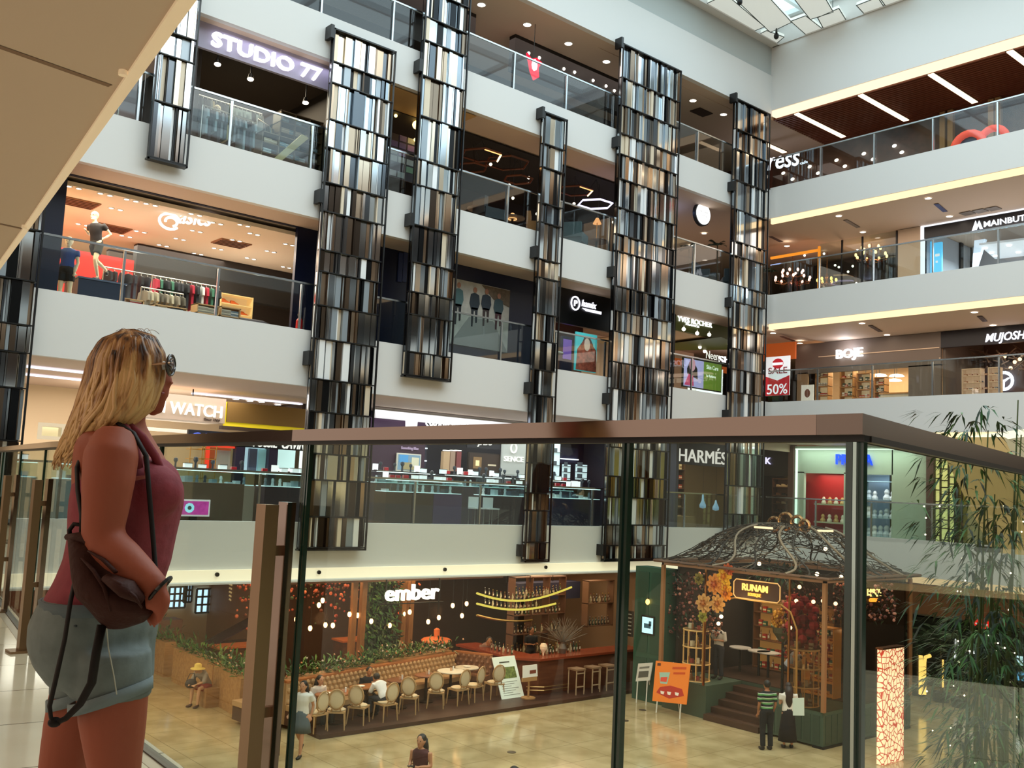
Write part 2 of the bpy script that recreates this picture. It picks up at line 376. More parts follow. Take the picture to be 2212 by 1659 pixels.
# ---------------------------------------------------------------- glass railings along the two sides
fg = glass('eef6f5', 1.75); steel = metal('b9c0c4', .25); rds = mat('8b8d90', .3, metal=.8)
def railing(side, k, lab):
    z1 = (LV if side == 'L' else RV)[k][1]; top = z1+1.2
    t = thing('glass_railing', lab, 'railing', (18, LY, z1) if side == 'L' else (RXX, 10, z1))
    a0, a1 = (3. if k > 2 else 4.2, RXX) if side == 'L' else (-6., LY)
    n = int((a1-a0)/2.15)
    for i in range(n):
        s0 = a0+(a1-a0)*i/n+.02; s1 = a0+(a1-a0)*(i+1)/n-.02
        if side == 'L' and (s0 < 4 and k > 2): continue
        m = MB()
        if side == 'L': m.box((s0, LY+.10, z1-.1), (s1, LY+.112, top-.03), fg)
        else: m.box((RXX+.10, s0, z1-.1), (RXX+.112, s1, top-.03), fg)
        m.build('glass_pane', t)
        m = MB()
        if side == 'L': m.box((s0-.05, LY+.04, z1-.1), (s0, LY+.09, top-.06), steel)
        else: m.box((RXX+.04, s0-.05, z1-.1), (RXX+.09, s0, top-.06), steel)
        m.build('post', t)
    m = MB()
    if side == 'L': m.box((a0, LY+.08, top-.03), (a1-.02, LY+.13, top+.015), steel)
    else: m.box((RXX+.08, a0, top-.03), (RXX+.13, a1-.02, top+.015), steel)
    m.build('handrail', t)
    return t
for k, w_ in ((2, 'second floor, before the jewellery counters'), (3, 'third floor, before the sportswear shop'), (4, 'fourth floor, below the STUDIO 77 sign'), (5, 'top floor, under the beige ceiling')):
    railing('L', k, 'clear glass railing along the left side, '+w_)
for k, w_ in ((2, 'second floor, in front of the red shop window'), (3, 'third floor, in front of the SALE poster'), (4, 'fourth floor, in front of the chandeliers'), (5, 'top floor, under the slatted ceiling')):
    railing('R', k, 'clear glass railing along the right side, '+w_)
# ---------------------------------------------------------------- mirror slat columns
SL = []
for i, (h, r, me_) in enumerate([('dfe3e6', .12, 1), ('b9c2c8', .1, 1), ('8c949b', .12, 1), ('5d6268', .15, 1), ('26282b', .2, .9), ('0f1012', .25, .6),
    ('a89480', .15, 1), ('c8b8a4', .15, 1), ('7b6c5e', .18, 1), ('4a4038', .2, .9), ('f2f4f5', .35, .3), ('d8c8b0', .4, .2), ('9aa4ac', .3, .5), ('cfd4d8', .08, 1)]):
    SL.append(mat(h, r, metal=me_))  # slat tints partly stand in for what the mirrors reflect
frm = mat('08080a', .35)
rnd = random.Random(21)
def mirror_column(x0, x1, z0, z1, lab, y=LY-.1, hmin=.5, hmax=1.25):
    t = thing('mirror_column', lab, 'column', ((x0+x1)/2, y, z0))
    m = MB(); m.box((x0+.05, y, z0+.04), (x1-.05, y+.04, z1-.04), frm)
    m.box((x0, y-.2, z0), (x0+.035, y-.15, z1), frm); m.box((x1-.035, y-.2, z0), (x1, y-.15, z1), frm)
    for zz in (z0, z1-.04): m.box((x0, y-.2, zz), (x1, y, zz+.04), frm)
    m.build('frame', t)
    # brackets at each floor edge
    for zz in (LV[2][1]-.9, LV[3][1]-.9, LV[4][1]-.9, LV[5][1]-.7, TOPZ-.25):
        if z0 < zz < z1:
            m = MB(); m.box((x0-.1, y-.2, zz), (x0-.001, y+.1, zz+.35), frm); m.build('bracket', t)
    z = z1-.05
    while z > z0+.1:
        h = rnd.uniform(hmin, hmax)
        if z-h < z0+.35: h = z-z0-.05
        m = MB(); x = x0+.04; sh = rnd.uniform(-.05, .05)
        zt = z; zb = z-h+.035
        while x < x1-.05:
            w = min(rnd.choice((.03, .04, .05, .07, .09, .12, .16, .2)), x1-.04-x); d = rnd.uniform(.02, .12)
            ms = rnd.choice(SL+SL[1:4]+[SL[13], SL[6]])
            k = rnd.uniform(-.12, .12)
            dz = rnd.choice((0, 0, 0, -.06, .06))
            m.cb((x+w/2, y-d/2-.02, (zt+zb)/2), (w-.008, d, zt-zb-.01), ms)
            x += w
        m.box((x0+.03, y-.17, zb-.03), (x1-.03, y-.002, zb-.005), frm)
        m.build('slat_row', t); z -= h
    return t
def col_px(tl, tr, bl, lab, **k):
    a = at(*tl, Y=LY-.27); c = at(*tr, Y=LY-.27); b_ = at(*bl, Y=LY-.27)
    return mirror_column(a.x, c.x, b_.z, a.z, lab, **k)
mm = 'tall column of staggered mirror slats in a black frame, '
mirror_column(7.6, 8.52, EZ+6.95, EZ+14.9, mm+'short one left of the STUDIO 77 sign')
mirror_column(3.2, 5.6, EZ-1.6, EZ+7.2, mm+'behind the blonde woman at the left edge')
col_px((722, 60), (856, 110), (650, 1190), mm+'between the sportswear shop and the navy wall, its top below the fifth-floor railing')
mirror_column(14.85, 16.42, EZ+2.82, EZ+15.0, mm+'hanging and ending above the gold purple handrail')
col_px((1176, 240), (1226, 255), (1134, 1215), mm+'the thinnest one')
col_px((1346, 93), (1472, 150), (1330, 1213), mm+'widest one, standing right of the thin one')
col_px((1592, 212), (1664, 240), (1585, 1160), mm+'in the corner of the two sides')

area('gallery_fill', (-4, 7, zc-.06), 5, 9, 120, (1, .82, .64))  # unseen area light added; its floor bounce brightens the gallery ceiling
# ================================================================ shared small builders
def remesh(mb, vox, m, name, parent, smooth_it=4, local=False):
    me = bpy.data.meshes.new('tmp'); me.from_pydata([tuple(p) for p in mb.v], [], mb.f); o = bpy.data.objects.new('tmp', me); COL.objects.link(o)
    r = o.modifiers.new('r', 'REMESH'); r.mode = 'VOXEL'; r.voxel_size = vox
    if smooth_it: s = o.modifiers.new('s', 'SMOOTH'); s.iterations = smooth_it; s.factor = .5
    me2 = bpy.data.meshes.new_from_object(o.evaluated_get(bpy.context.evaluated_depsgraph_get()))
    bpy.data.objects.remove(o); bpy.data.meshes.remove(me)
    off = V(parent.get('_o', (0, 0, 0))) if (parent is not None and not local) else V((0, 0, 0))
    if off.length:
        for v in me2.vertices: v.co -= off
    me2.materials.clear(); me2.materials.append(m); me2.polygons.foreach_set('use_smooth', [True]*len(me2.polygons)); me2.name = name
    o = bpy.data.objects.new(name, me2); COL.objects.link(o)
    if parent is not None: o.parent = parent
    return o
def downlights(pts, lab, group, z=None, r=.07, s=6., col='fff0dc'):
    first = None
    for p in pts:
        p = V(p)
        if first is None:
            t = thing('ceiling_spotlight', lab, 'ceiling light', p, group=group)
            m = MB(); m.cyl(p+V((0, 0, -.012)), p, r, glow(col, s), 10); m.build('lens', t)
            m = MB(); m.lathe(p, [(r, -.014), (r+.025, -.016), (r+.03, 0)], WHITE, 10); m.build('rim', t); first = t
        else: dup(first, p)
def garment(h, style=0):
    t = thing('hanging_garment', 'x', 'garment', (0, 0, 0)); m = MB(); c = mat(h, .85, bump=.4, scale=20)
    w = .2; L = (.62, .75, .5)[style]
    m.prism([(-w, 0), (-.07, .05), (.07, .05), (w, 0), (w+.04, -.2), (w-.03, -.22), (w-.04, -.1), (w-.02, -L), (-w+.02, -L), (-w+.04, -.1), (-w+.03, -.22), (-w-.04, -.2)], 'x', -.03, .03, c)
    m.build('cloth', t); m = MB(); m.ring([(0, 0, .04), (0, 0, .1), (0, .02, .125), (0, 0, .145)], .006, WHITE, 5)
    m.ring([(0, -.18, .0), (0, 0, .06), (0, .18, 0)], .008, WHITE, 5); m.build('hanger', t); return t
GARM = {}
def rack(x0, y0, x1, y1, z, h, cols, lab, n=12, glab=None, side=0):
    """a clothes rail from (x0,y0) to (x1,y1), rail height h over z"""
    a = V((x0, y0, z)); c = V((x1, y1, z)); d = (c-a).normalized(); L = (c-a).length
    t = thing('clothes_rack', lab, 'rack', (a+c)/2); m = MB(); cm = metal('c8c4bc', .3)
    m.cyl(a+V((0, 0, h)), c+V((0, 0, h)), .018, cm, 8); m.build('rail', t)
    for p in (a, c):
        m = MB(); m.cyl(p, p+V((0, 0, h)), .018, cm, 8); nn = V((-d.y, d.x, 0))*.25; m.ring([p-nn+V((0, 0, .02)), p+nn+V((0, 0, .02))], .02, cm, 6); m.build('leg', t)
    rz = math.atan2(d.y, d.x)
    for i in range(n):
        h_ = rnd.choice(cols); st = rnd.choice((0, 0, 1, 2)); k = (h_, st)
        p = a+d*(L*(i+.6)/(n+.2))+V((0, 0, h-.13))
        if k not in GARM:
            g = garment(h_, st); GARM[k] = g; g.location = p; g.rotation_euler = (0, 0, rz+rnd.uniform(-.2, .2))
        else: g = dup(GARM[k], p, rz+rnd.uniform(-.2, .2))
        g['label'] = glab or 'garment on a hanger in the '+lab; g['group'] = 'garments on the '+lab
def shelf(x0, x1, y, z, H, n, frame, lab, d=.4, back=None, name='shelf_unit', cat='shelf', vert=0, face='y'):
    t = thing(name, lab, cat, ((x0+x1)/2, y+d/2, z) if face == 'y' else (y+d/2, (x0+x1)/2, z))
    def bx(m, a, b_, ma):
        if face == 'x': a = (a[1], a[0], a[2]); b_ = (b_[1], b_[0], b_[2])
        m.box(a, b_, ma)
    for xs in [x0, x1-.03]+[x0+(x1-x0)*(i+1)/(vert+1) for i in range(vert)]:
        m = MB(); bx(m, (xs, y, z), (xs+.03, y+d, z+H), frame); m.build('upright', t)
    for i in range(n+1):
        zz = z+.02+(H-.05)*i/n; m = MB(); bx(m, (x0, y, zz), (x1, y+d, zz+.025), frame); m.build('shelf', t)
    if back: m = MB(); bx(m, (x0, y+d, z), (x1, y+d+.02, z+H), back); m.build('back_panel', t)
    return t
def goods(items, spots, name, label, cat, group):
    """items: list of template things (already built once, hidden nowhere): first spots use them"""
    used = {}
    for p, k, rz, sc in spots:
        if k not in used:
            o = items[k](); used[k] = o; o.location = p; o.rotation_euler = (0, 0, rz); o.scale = (sc,)*3
        else: dup(used[k], p, rz, scale=sc)
        tag(used[k], label, cat, group)
def item_box(name, sz, h, h2=None):
    def f():
        m = MB(); m.box((-sz[0]/2, -sz[1]/2, 0), (sz[0]/2, sz[1]/2, sz[2]), mat(h, .6))
        if h2: m.box((-sz[0]/2-.002, -sz[1]/2-.003, sz[2]*.3), (sz[0]/2+.002, -sz[1]/2, sz[2]*.6), mat(h2, .5))
        return m.build(name)
    return f
def item_stack(h, h2):
    def f():
        m = MB()
        for i in range(4):
            m.prism([(-.13, .04*i), (.13, .04*i), (.125, .04*i+.033), (-.125, .04*i+.036)], 'y', -.15, .15, mat(h if i % 2 else h2, .9, bump=.3))
        return m.build('folded_clothes')
    return f
def item_shoe(h, h2):
    def f():
        m = MB(); m.prism([(-.13, 0), (.13, 0), (.14, .025), (-.135, .025)], 'y', -.045, .045, mat(h2, .5))
        m.prism([(-.13, .025), (.135, .025), (.12, .055), (.04, .08), (-.02, .12), (-.12, .125)], 'y', -.04, .04, mat(h, .6)); return m.build('shoe')
    return f
def item_bottle(h, hc='c8a040', s=1.):
    def f():
        m = MB(); m.lathe((0, 0, 0), [(0, 0), (.035, 0), (.037, .02), (.037, .17), (.014, .21), (.013, .28)], mat(h, .12, spec=.8), 9)
        m.lathe((0, 0, 0), [(.0135, .275), (.0145, .3), (0, .3)], mat(hc, .4), 9); m.box((-.03, -.0375, .06), (.03, -.035, .14), mat('d8ccb0', .7)); return m.build('bottle')
    return f
def grid(x0, x1, y, z, H, n, per, kinds, sc=(.9, 1.1), fill=.9, face='y', lift=.046):
    out = []
    for i in range(n):
        zz = z+.02+(H-.05)*i/n+.026
        for j in range(per):
            if rnd.random() > fill: continue
            p = x0+(x1-x0)*(j+.5)/per
            out.append(((p, y, zz) if face == 'y' else (y, p, zz), rnd.randrange(kinds), 0 if face == 'y' else -PI/2, rnd.uniform(*sc)))
    return out
# ---------------------------------------------------------------- people
def limb(m, pts, rs, n=10, flat=1.): m.ring(pts, rs, mat('c08060'), n, True, flat)
def hand(m, p, d, s=1., curl=.3, side=1):
    """palm at wrist p pointing along d, five fingers"""
    p = V(p); d = V(d).normalized(); a = d.cross(V((0, 1, .2))).normalized(); b_ = a.cross(d)
    m.ring([p, p+d*.045*s, p+d*.085*s], [.024*s, .036*s, .034*s], BLACK, 8, True, .55)
    for i, (o, L) in enumerate(((-.026, .065), (-.009, .078), (.009, .073), (.025, .058))):
        q = p+d*.08*s+a*o*s; m.ring([q, q+d*L*.5*s+b_*curl*.01, q+d*L*s*.9+b_*curl*.04], [.0095*s, .009*s, .007*s], BLACK, 6)
    q = p+d*.025*s+a*.03*s*side; m.ring([q, q+(d*.6+a*.7*side)*.035*s, q+(d*.9+a*.5*side)*.065*s], [.012*s, .011*s, .008*s], BLACK, 6)
def person(label, loc, rz, J, skin, top, bottom, hair, shoes='1a1a1a', hairlen=.0, skirt=False, sleeves=.5, legs=1., scale=1., hat=None, vox=.022, stripes=None, group=None):
    t = thing('person', label, 'person', loc, rz, group); t.scale = (scale,)*3
    S = 'hip shoulder elbow wrist knee ankle'
    def body(inf=0., parts='all', sl=1., lg=1.):
        m = MB()
        tor = J['torso']
        if parts in ('all', 'top'):
            limb(m, [V(p) for p in tor], [r+inf for r in J.get('tr', (.105, .1, .09, .105, .11, .06))], 12, 1.42)
        if parts in ('all', 'bottom'):
            limb(m, [V(tor[0])+V((0, 0, -.06)), V(tor[0]), V(tor[1])], [.09+inf, .118+inf, .1+inf], 12, 1.35)
        for s in (0, 1):
            sh, el, wr = [V(q) for q in J['arm'][s]]
            if parts == 'all':
                limb(m, [sh, sh.lerp(el, .5), el, el.lerp(wr, .4), wr], [.048, .042, .036, .035, .023]); hand(m, wr, (wr-el), 1, .5, 1 if s else -1)
            elif parts == 'top' and sl > 0:
                q = sh.lerp(el, min(1, sl*2)) if sl <= .5 else el
                pts = [sh+V((0, 0, .01)), q]; rr = [.052+inf, .05+inf]
                if sl > .5: pts.append(el.lerp(wr, sl*2-1)); rr.append(.034+inf)
                limb(m, pts, rr)
            hp, kn, an = [V(q) for q in J['leg'][s]]; ft = V(J['foot'][s])
            if parts == 'all':
                limb(m, [hp, hp.lerp(kn, .5), kn, kn.lerp(an, .35), an], [.085, .072, .05, .053, .033]); limb(m, [an+V((0, 0, -.02)), an.lerp(ft, .6)+V((0, 0, -.03)), ft], [.034, .033, .02])
            elif parts == 'bottom' and not skirt:
                pts = [hp, hp.lerp(kn, .5), kn]; rr = [.092+inf, .08+inf, .06+inf]
                if lg > .5: pts.append(kn.lerp(an, lg*2-1)); rr.append(.055+inf)
                else: pts = [hp, hp.lerp(kn, lg*2)]; rr = [.092+inf, .085+inf]
                limb(m, pts, rr)
        if parts == 'all':
            h = V(J['head']); n_ = V(tor[-1]); limb(m, [n_, n_.lerp(h, .5), h], [.05, .048, .05]); m.ell(h+V((0, .01, .03)), (.078, .095, .115), BLACK, 12, 9)
            m.ell(h+V((0, .105, .01)), (.014, .02, .022), BLACK, 6, 5); m.ell(h+V((0, .06, -.05)), (.05, .045, .04), BLACK, 8, 6)
            for sx in (-1, 1): m.ell(h+V((sx*.08, 0, .02)), (.012, .02, .03), BLACK, 6, 5)
        return m
    remesh(body(), vox, mat(skin, .6), 'body', t, 2, True)
    if top: remesh(body(.014, 'top', sleeves), vox, stripes or mat(top, .85), 'shirt', t, 2, True)
    if bottom:
        if skirt:
            a = V(J['torso'][0])+V((0, 0, .1)); kz = legs
            m = MB(); m.ring([a, a+V((0, 0, -.15)), a+V((0, .02, -kz*.6)), a+V((0, .03, -kz))], [.11, .135, .17, .2], mat(bottom, .85), 16, True, 1.25); m.build('skirt', t, True, True)
        else: remesh(body(.012, 'bottom', 0, legs), vox, mat(bottom, .85), 'trousers' if legs > .5 else 'shorts', t, 2, True)
    h = V(J['head']); m = MB(); hm = mat(hair, .5, bump=.6, scale=40)
    m.ell(h+V((0, -.015, .055)), (.09, .1, .1), hm, 12, 8)
    if hairlen: m.ring([h+V((0, -.05, .05)), h+V((0, -.085, -.1)), h+V((0, -.1, -.1-hairlen*.6)), h+V((0, -.1, -.1-hairlen))], [.08, .09, .08, .03], hm, 12, True, 1.2)
    m.build('hair', t, True, True)
    m = MB()
    for s in (0, 1):
        an = V(J['leg'][s][2]); ft = V(J['foot'][s]); m.ring([an+V((0, -.02, -.03)), an.lerp(ft, .6)+V((0, 0, -.035)), ft+V((0, .02, 0))], [.045, .042, .028], mat(shoes, .5), 8)
    m.build('shoes', t, True, True)
    m = MB()
    for sx in (-1, 1): m.ell(h+V((sx*.032, .093, .04)), (.013, .008, .007), mat('1a1410', .3), 6, 5)
    m.ell(h+V((0, .1, -.03)), (.024, .008, .006), mat('8a4038', .5), 6, 5); m.build('eyes_and_mouth', t, True, True)
    if hat: m = MB(); m.lathe(h+V((0, 0, .06)), [(.2, -.03), (.19, -.01), (.1, .01), (.095, .09), (.05, .12), (0, .12)], mat(hat, .9, bump=.5, scale=60), 16); m.build('straw_hat', t, True, True)
    return t
STAND = dict(torso=[(0, 0, .93), (0, 0, 1.02), (0, .01, 1.12), (0, .015, 1.24), (0, 0, 1.36), (0, 0, 1.42)], head=(0, .02, 1.53),
    arm=[[(-.18, 0, 1.37), (-.22, -.02, 1.1), (-.2, .08, .86)], [(.18, 0, 1.37), (.22, -.02, 1.1), (.2, .08, .86)]],
    leg=[[(-.09, 0, .9), (-.1, .01, .5), (-.1, -.02, .09)], [(.09, 0, .9), (.1, .01, .5), (.1, -.02, .09)]], foot=[(-.11, .13, .035), (.11, .13, .035)])
def pose(**k): d = dict(STAND); d.update(k); return d
WALK = pose(leg=[[(-.09, 0, .9), (-.1, .16, .52), (-.1, .2, .09)], [(.09, 0, .9), (.1, -.02, .5), (.1, -.32, .2)]], foot=[(-.1, .34, .035), (.1, -.24, .06)],
    arm=[[(-.18, 0, 1.37), (-.22, -.1, 1.12), (-.2, -.04, .88)], [(.18, 0, 1.37), (.22, .08, 1.12), (.2, .26, .95)]])
HOLD = pose(arm=[[(-.18, 0, 1.37), (-.22, .0, 1.12), (-.1, .24, 1.15)], [(.18, 0, 1.37), (.22, 0, 1.12), (.1, .24, 1.15)]])
SIT = pose(torso=[(0, 0, .5), (0, 0, .6), (0, .02, .7), (0, .04, .82), (0, .04, .94), (0, .05, 1.0)], head=(0, .09, 1.11),
    arm=[[(-.18, .04, .95), (-.22, .06, .7), (-.1, .28, .74)], [(.18, .04, .95), (.22, .06, .7), (.1, .28, .74)]],
    leg=[[(-.09, .02, .5), (-.12, .42, .5), (-.12, .44, .09)], [(.09, .02, .5), (.12, .42, .5), (.12, .44, .09)]], foot=[(-.12, .58, .035), (.12, .58, .035)])
LEAN = dict(SIT); LEAN.update(torso=[(0, 0, .5), (0, .03, .6), (0, .1, .7), (0, .18, .8), (0, .26, .88), (0, .3, .92)], head=(0, .4, .98),
    arm=[[(-.17, .25, .88), (-.2, .35, .68), (-.1, .55, .62)], [(.17, .25, .88), (.2, .35, .68), (.1, .55, .62)]])
# ---------------------------------------------------------------- plants
def leafy(m, c, R, n, cols, L=.18, flat=.6, up=0.):
    for i in range(n):
        d = V((rnd.gauss(0, 1), rnd.gauss(0, 1), rnd.gauss(0, 1)*flat+up)).normalized(); p = V(c)+V((d.x*R[0], d.y*R[1], d.z*R[2]))*rnd.uniform(.3, 1)
        a = (d+V((rnd.uniform(-.6, .6), rnd.uniform(-.6, .6), rnd.uniform(-.5, .5)))).normalized(); s = a.cross(V((0, 0, 1)))
        if s.length < .1: s = V((1, 0, 0))
        s.normalize(); l = L*rnd.uniform(.6, 1.3); w_ = l*.22
        m.add([p, p+a*l*.5+s*w_, p+a*l-V((0, 0, l*.15)), p+a*l*.5-s*w_], [(0, 1, 2, 3)], cols[i % len(cols)])
def palm(label, base, H, n, L, cols, name='potted_palm', pot='8a6a50', cat='plant', potr=.2, group=None):
    t = thing(name, label, cat, base, group=group); b = V(base)
    if pot: m = MB(); m.lathe(b, [(0, 0), (potr*.8, 0), (potr, .3), (potr*.9, .3), (0, .27)], mat(pot, .6), 14); m.build('pot', t)
    m = MB(); m.ring([b+V((0, 0, .2)), b+V((.03, 0, H*.5)), b+V((0, .02, H))], [.035, .025, .02], mat('5a4630', .8), 6); m.build('stem', t)
    m = MB(); c = b+V((0, .02, H))
    for i in range(n):
        an = 2*PI*i/n+rnd.uniform(-.2, .2); e = rnd.uniform(.1, 1.1); d = V((math.cos(an)*math.cos(e), math.sin(an)*math.cos(e), math.sin(e))); l = L*rnd.uniform(.7, 1.15); prev = c; s = d.cross(V((0, 0, 1))).normalized()
        pts = [c+d*l*t_-V((0, 0, .55*l*t_*t_)) for t_ in (0, .25, .5, .75, 1)]
        m.ring(pts, [.008, .007, .005, .004, .002], cols[0], 4)
        for j in range(1, 22):
            t_ = j/22; q = c+d*l*t_-V((0, 0, .55*l*t_*t_)); ll = l*.34*math.sin(PI*min(1, t_*.9+.12))
            for sg in (-1, 1):
                dd = (s*sg+d*.6-V((0, 0, .35))).normalized(); ww = dd.cross(V((0, 0, 1))).normalized()*.012
                m.add([q-ww, q+dd*ll*.5+V((0, 0, .01))-ww*.8, q+dd*ll, q+dd*ll*.5+ww*.8, q+ww], [(0, 1, 2, 3, 4)], cols[(j+i) % len(cols)])
    m.build('fronds', t); return t
GRN = [mat('2f5a2a', .5), mat('47783a', .5), mat('1e3f1e', .5), mat('6a8c48', .5)]
DGR = [mat('1c3320', .5), mat('26452a', .5), mat('12241a', .5)]
# ================================================================ left side, third floor: sportswear shop and neighbours
F3 = FLR[3]; C3 = LV[4][0]
YS = 23.2
def swall(a, c, m, name='wall_partition'): b = MB(); b.box(a, c, m); return struct(b, name)
cream = mat('e9c196', .7); navy = mat('0b1230', .4)
# partitions of the third floor
swall((6.2, YS+.1, F3), (6.32, 31, C3+.02), cream)
swall((15.6, YS+.5, F3), (15.8, 31, C3+.02), mat('5a4a44', .6))
swall((1.5, 30.6, F3), (15.7, 30.8, C3+.02), cream, 'wall_back')
swall((1.2, YS, F3), (6.38, YS+.12, C3+.02), navy, 'wall_shopfront')
zo = EZ+6.64-.02
b = MB(); b.box((6.38, YS, zo-.02), (12.25, YS+.12, C3+.02), navy); b.box((12.2, YS, F3), (13.9, YS+.12, C3+.02), navy); b.box((13.9, YS+.1, F3), (21.4, YS+.25, C3+.02), navy)
b.box((15.6, YS+.25, F3), (21.4, 23.6, C3-.02), navy); struct(b, 'wall_shopfront')
ceil3 = MB(); zc3 = EZ+6.42; ceil3.box((6.32, YS+.25, zc3), (15.6, 30.6, zc3+.1), mat('f0dcc0', .75)); struct(ceil3, 'ceiling_shop')
area('sportswear_shop_light', (9.4, 26.6, zc3-.05), 5.8, 6.4, 420, (1, .86, .7))
area('sportswear_front_light', (9.4, 23.9, zc3-.4), 5, .6, 60, (1, .82, .62))
spotpt('sportswear_fill', (8.6, 25.6, F3+.9), 42, (1, .93, .82), .5); spotpt('sportswear_fill', (12.4, 26.6, F3+.9), 42, (1, .93, .82), .5)  # unseen fill lights added to brighten the shop ceiling
sp = []
for px, py in ((175, 395), (262, 400), (292, 428), (250, 451), (355, 427), (452, 450), (560, 474), (468, 482), (303, 500), (424, 499), (548, 505), (272, 510), (388, 516), (510, 519), (624, 528), (352, 530), (470, 537), (584, 543), (427, 548), (541, 558), (500, 567), (618, 577), (150, 427), (178, 485)):
    p = at(px, py, Z=zc3)
    if p.y < YS+.2 or p.y > 30.5: p = V((p.x, max(p.y, YS+.35), zc3))
    for dx in (-.11, .11): sp.append((p.x+dx, p.y, zc3))
downlights(sp, 'small warm spot of the paired spots on the sportswear shop ceiling', 'paired spots on the sportswear ceiling', r=.055, s=9, col='fff2dc')
for px, py, l in ((500, 525, 'right'), (240, 492, 'behind the running mannequin'), (168, 437, 'far left')):
    p = at(px, py, Z=zc3); m = MB(); m.box((p.x-.45, p.y-.35, zc3-.03), (p.x+.45, p.y+.35, zc3), mat('9a6a48', .6))
    for i in range(5): m.box((p.x-.4, p.y-.3+i*.14, zc3-.045), (p.x+.4, p.y-.25+i*.14, zc3-.03), mat('5a3a28', .6))
    single(m, 'ceiling_vent', 'square slotted air vent in the sportswear shop ceiling, '+l, 'vent')
# hanging logo sign
t = thing('hanging_sign', 'white glowing asics sign with a round swirl, hanging in the shop opening', 'sign', (9.5, 24, EZ+6.1))
sg = glow('ffffff', 1.9); a = at(345, 466, Y=24.); m = MB()
for k_, (cx, cz, r, a0, a1) in enumerate(((9.08, EZ+6.22, .23, .3, 5.6), (9.12, EZ+6.22, .13, -1.2, 3.4))):
    m.ring([(cx+math.cos(a0+(a1-a0)*i/14)*r*1.15, 24., cz+math.sin(a0+(a1-a0)*i/14)*r*.85) for i in range(15)], .035, sg, 6)
m.build('swirl_logo', t); textpx('asics', 'letters', t, (385, 482), (455, 489), 458, 'y', 24., sg, ext=.03, bold=.02, shear=.25)
m = MB(); m.box((9.45, 23.98, EZ+6.33), (9.47, 24, zc3), BLACK); m.build('hanger', t)
# mannequins
def mannequin(label, loc, rz, J, top, bottom, shoe, sc):
    t = person(label, loc, rz, J, 'ead2b0', top, bottom, 'ead2b0', shoe, 0, False, .25, .3, sc, vox=.025)
    t['category'] = 'mannequin'; t.name = 'mannequin'
    return t
RUN = pose(torso=[(0, 0, .95), (0, .02, 1.03), (0, .05, 1.13), (0, .08, 1.25), (0, .1, 1.36), (0, .12, 1.42)], head=(0, .17, 1.54),
    arm=[[(-.18, .08, 1.37), (-.26, -.16, 1.2), (-.14, .02, 1.02)], [(.18, .08, 1.37), (.26, -.05, 1.14), (.16, .22, 1.2)]],
    leg=[[(-.09, 0, .9), (-.1, .14, .5), (-.1, -.02, .12)], [(.09, 0, .9), (.12, -.22, .56), (.12, -.62, .42)]], foot=[(-.1, .12, .05), (.12, -.66, .3)])
x0, x1, z0, z1 = RY(160, 597, 262, 640, 23.9); mx = mannequin('pale running mannequin in black sports top and shorts on a navy block', (7.5, 24.4, z1+.045), 2.2, RUN, '1a1a1e', '26241f', '202428', 1.0)
mannequin('pale standing mannequin in blue shirt and black shorts before the red wall', (6.66, 23.62, F3), 2.6, STAND, '2f4a86', '1c1c1c', 'c8a070', 1.02)
m = MB(); x0, x1, z0, z1 = RY(160, 597, 262, 640, 23.9); m.box((x0+.12, 23.95, F3), (x1+.1, 25., z1), mat('1c2740', .4)); m.box((x0+.1, 23.93, z1), (x1+.13, 25.03, z1+.04), mat('56617a', .4))
single(m, 'display_block', 'navy display block under the running mannequin', 'block')
m = MB(); m.box((6.4, 27.2, F3), (9.4, 27.35, EZ+5.75), mat('d0241c', .5)); single(m, 'red_display_wall', 'red free-standing display wall behind the mannequins', 'display wall')
m = MB(); m.box((9.7, 27.9, EZ+5.3), (15.5, 28.2, zc3-.01), mat('2a2320', .6)); single(m, 'dark_bulkhead', 'long dark beam across the back of the sportswear shop', 'beam')
m = MB(); m.box((9.4, 29.4, F3), (15.5, 29.6, zc3), mat('4a3a30', .7)); single(m, 'dark_display_wall', 'dark brown rear display wall of the sportswear shop', 'display wall')
D1 = ['15161c', '15161c', '20222c']; D2 = ['a81f38', '2a2c36', 'cfd0d0', '3a6d5a', '24262e']; D3 = ['c43a48', '2d5d9a', '7d8ea0', 'e8e2d8', 'ec6a3c', '2b8a84']
rack(8.2, 25.9, 10.3, 25.9, F3, 1.62, D1, 'rear left clothes rail with black clothes', 12)
rack(9.1, 24.9, 10.9, 24.9, F3, 1.42, D2, 'front rail with dark and crimson clothes', 13)
rack(10.5, 26., 12.3, 26.2, F3, 1.45, D3, 'right-hand clothes rail with colourful clothes', 13)
rack(8.7, 24.5, 9.8, 24.55, F3, 1.0, ['8c8478', '5a564e', 'b0a894'], 'low rail with grey clothes left', 8)
wf = mat('c8a074', .5)
for i, (x0, x1, y, H) in enumerate(((8.0, 8.7, 24.2, .62), (8.85, 9.7, 23.95, .55), (9.9, 10.5, 23.85, .72), (10.55, 11.1, 23.9, .75))):
    shelf(x0, x1, y, F3, H, 3, wf, 'low wooden shelf of folded clothes near the glass, '+('leftmost', 'second from left', 'third from left', 'rightmost')[i], d=.4)
sps = []
for x0, x1, y, H in ((8.0, 8.7, 24.2, .62), (8.85, 9.7, 23.95, .55), (9.9, 10.5, 23.85, .72), (10.55, 11.1, 23.9, .75)): sps += grid(x0+.05, x1-.05, y+.2, F3, H, 3, 2, 4, lift=0)
goods([item_stack('c8c0b0', 'a0988c'), item_stack('303844', '505a68'), item_stack('e0d8c8', 'b03040'), item_stack('7a8a98', 'd8d8d8')], sps, 's', 'small folded stack of clothes on the low wooden shelves', 'clothes', 'folded stacks on the low shelves')
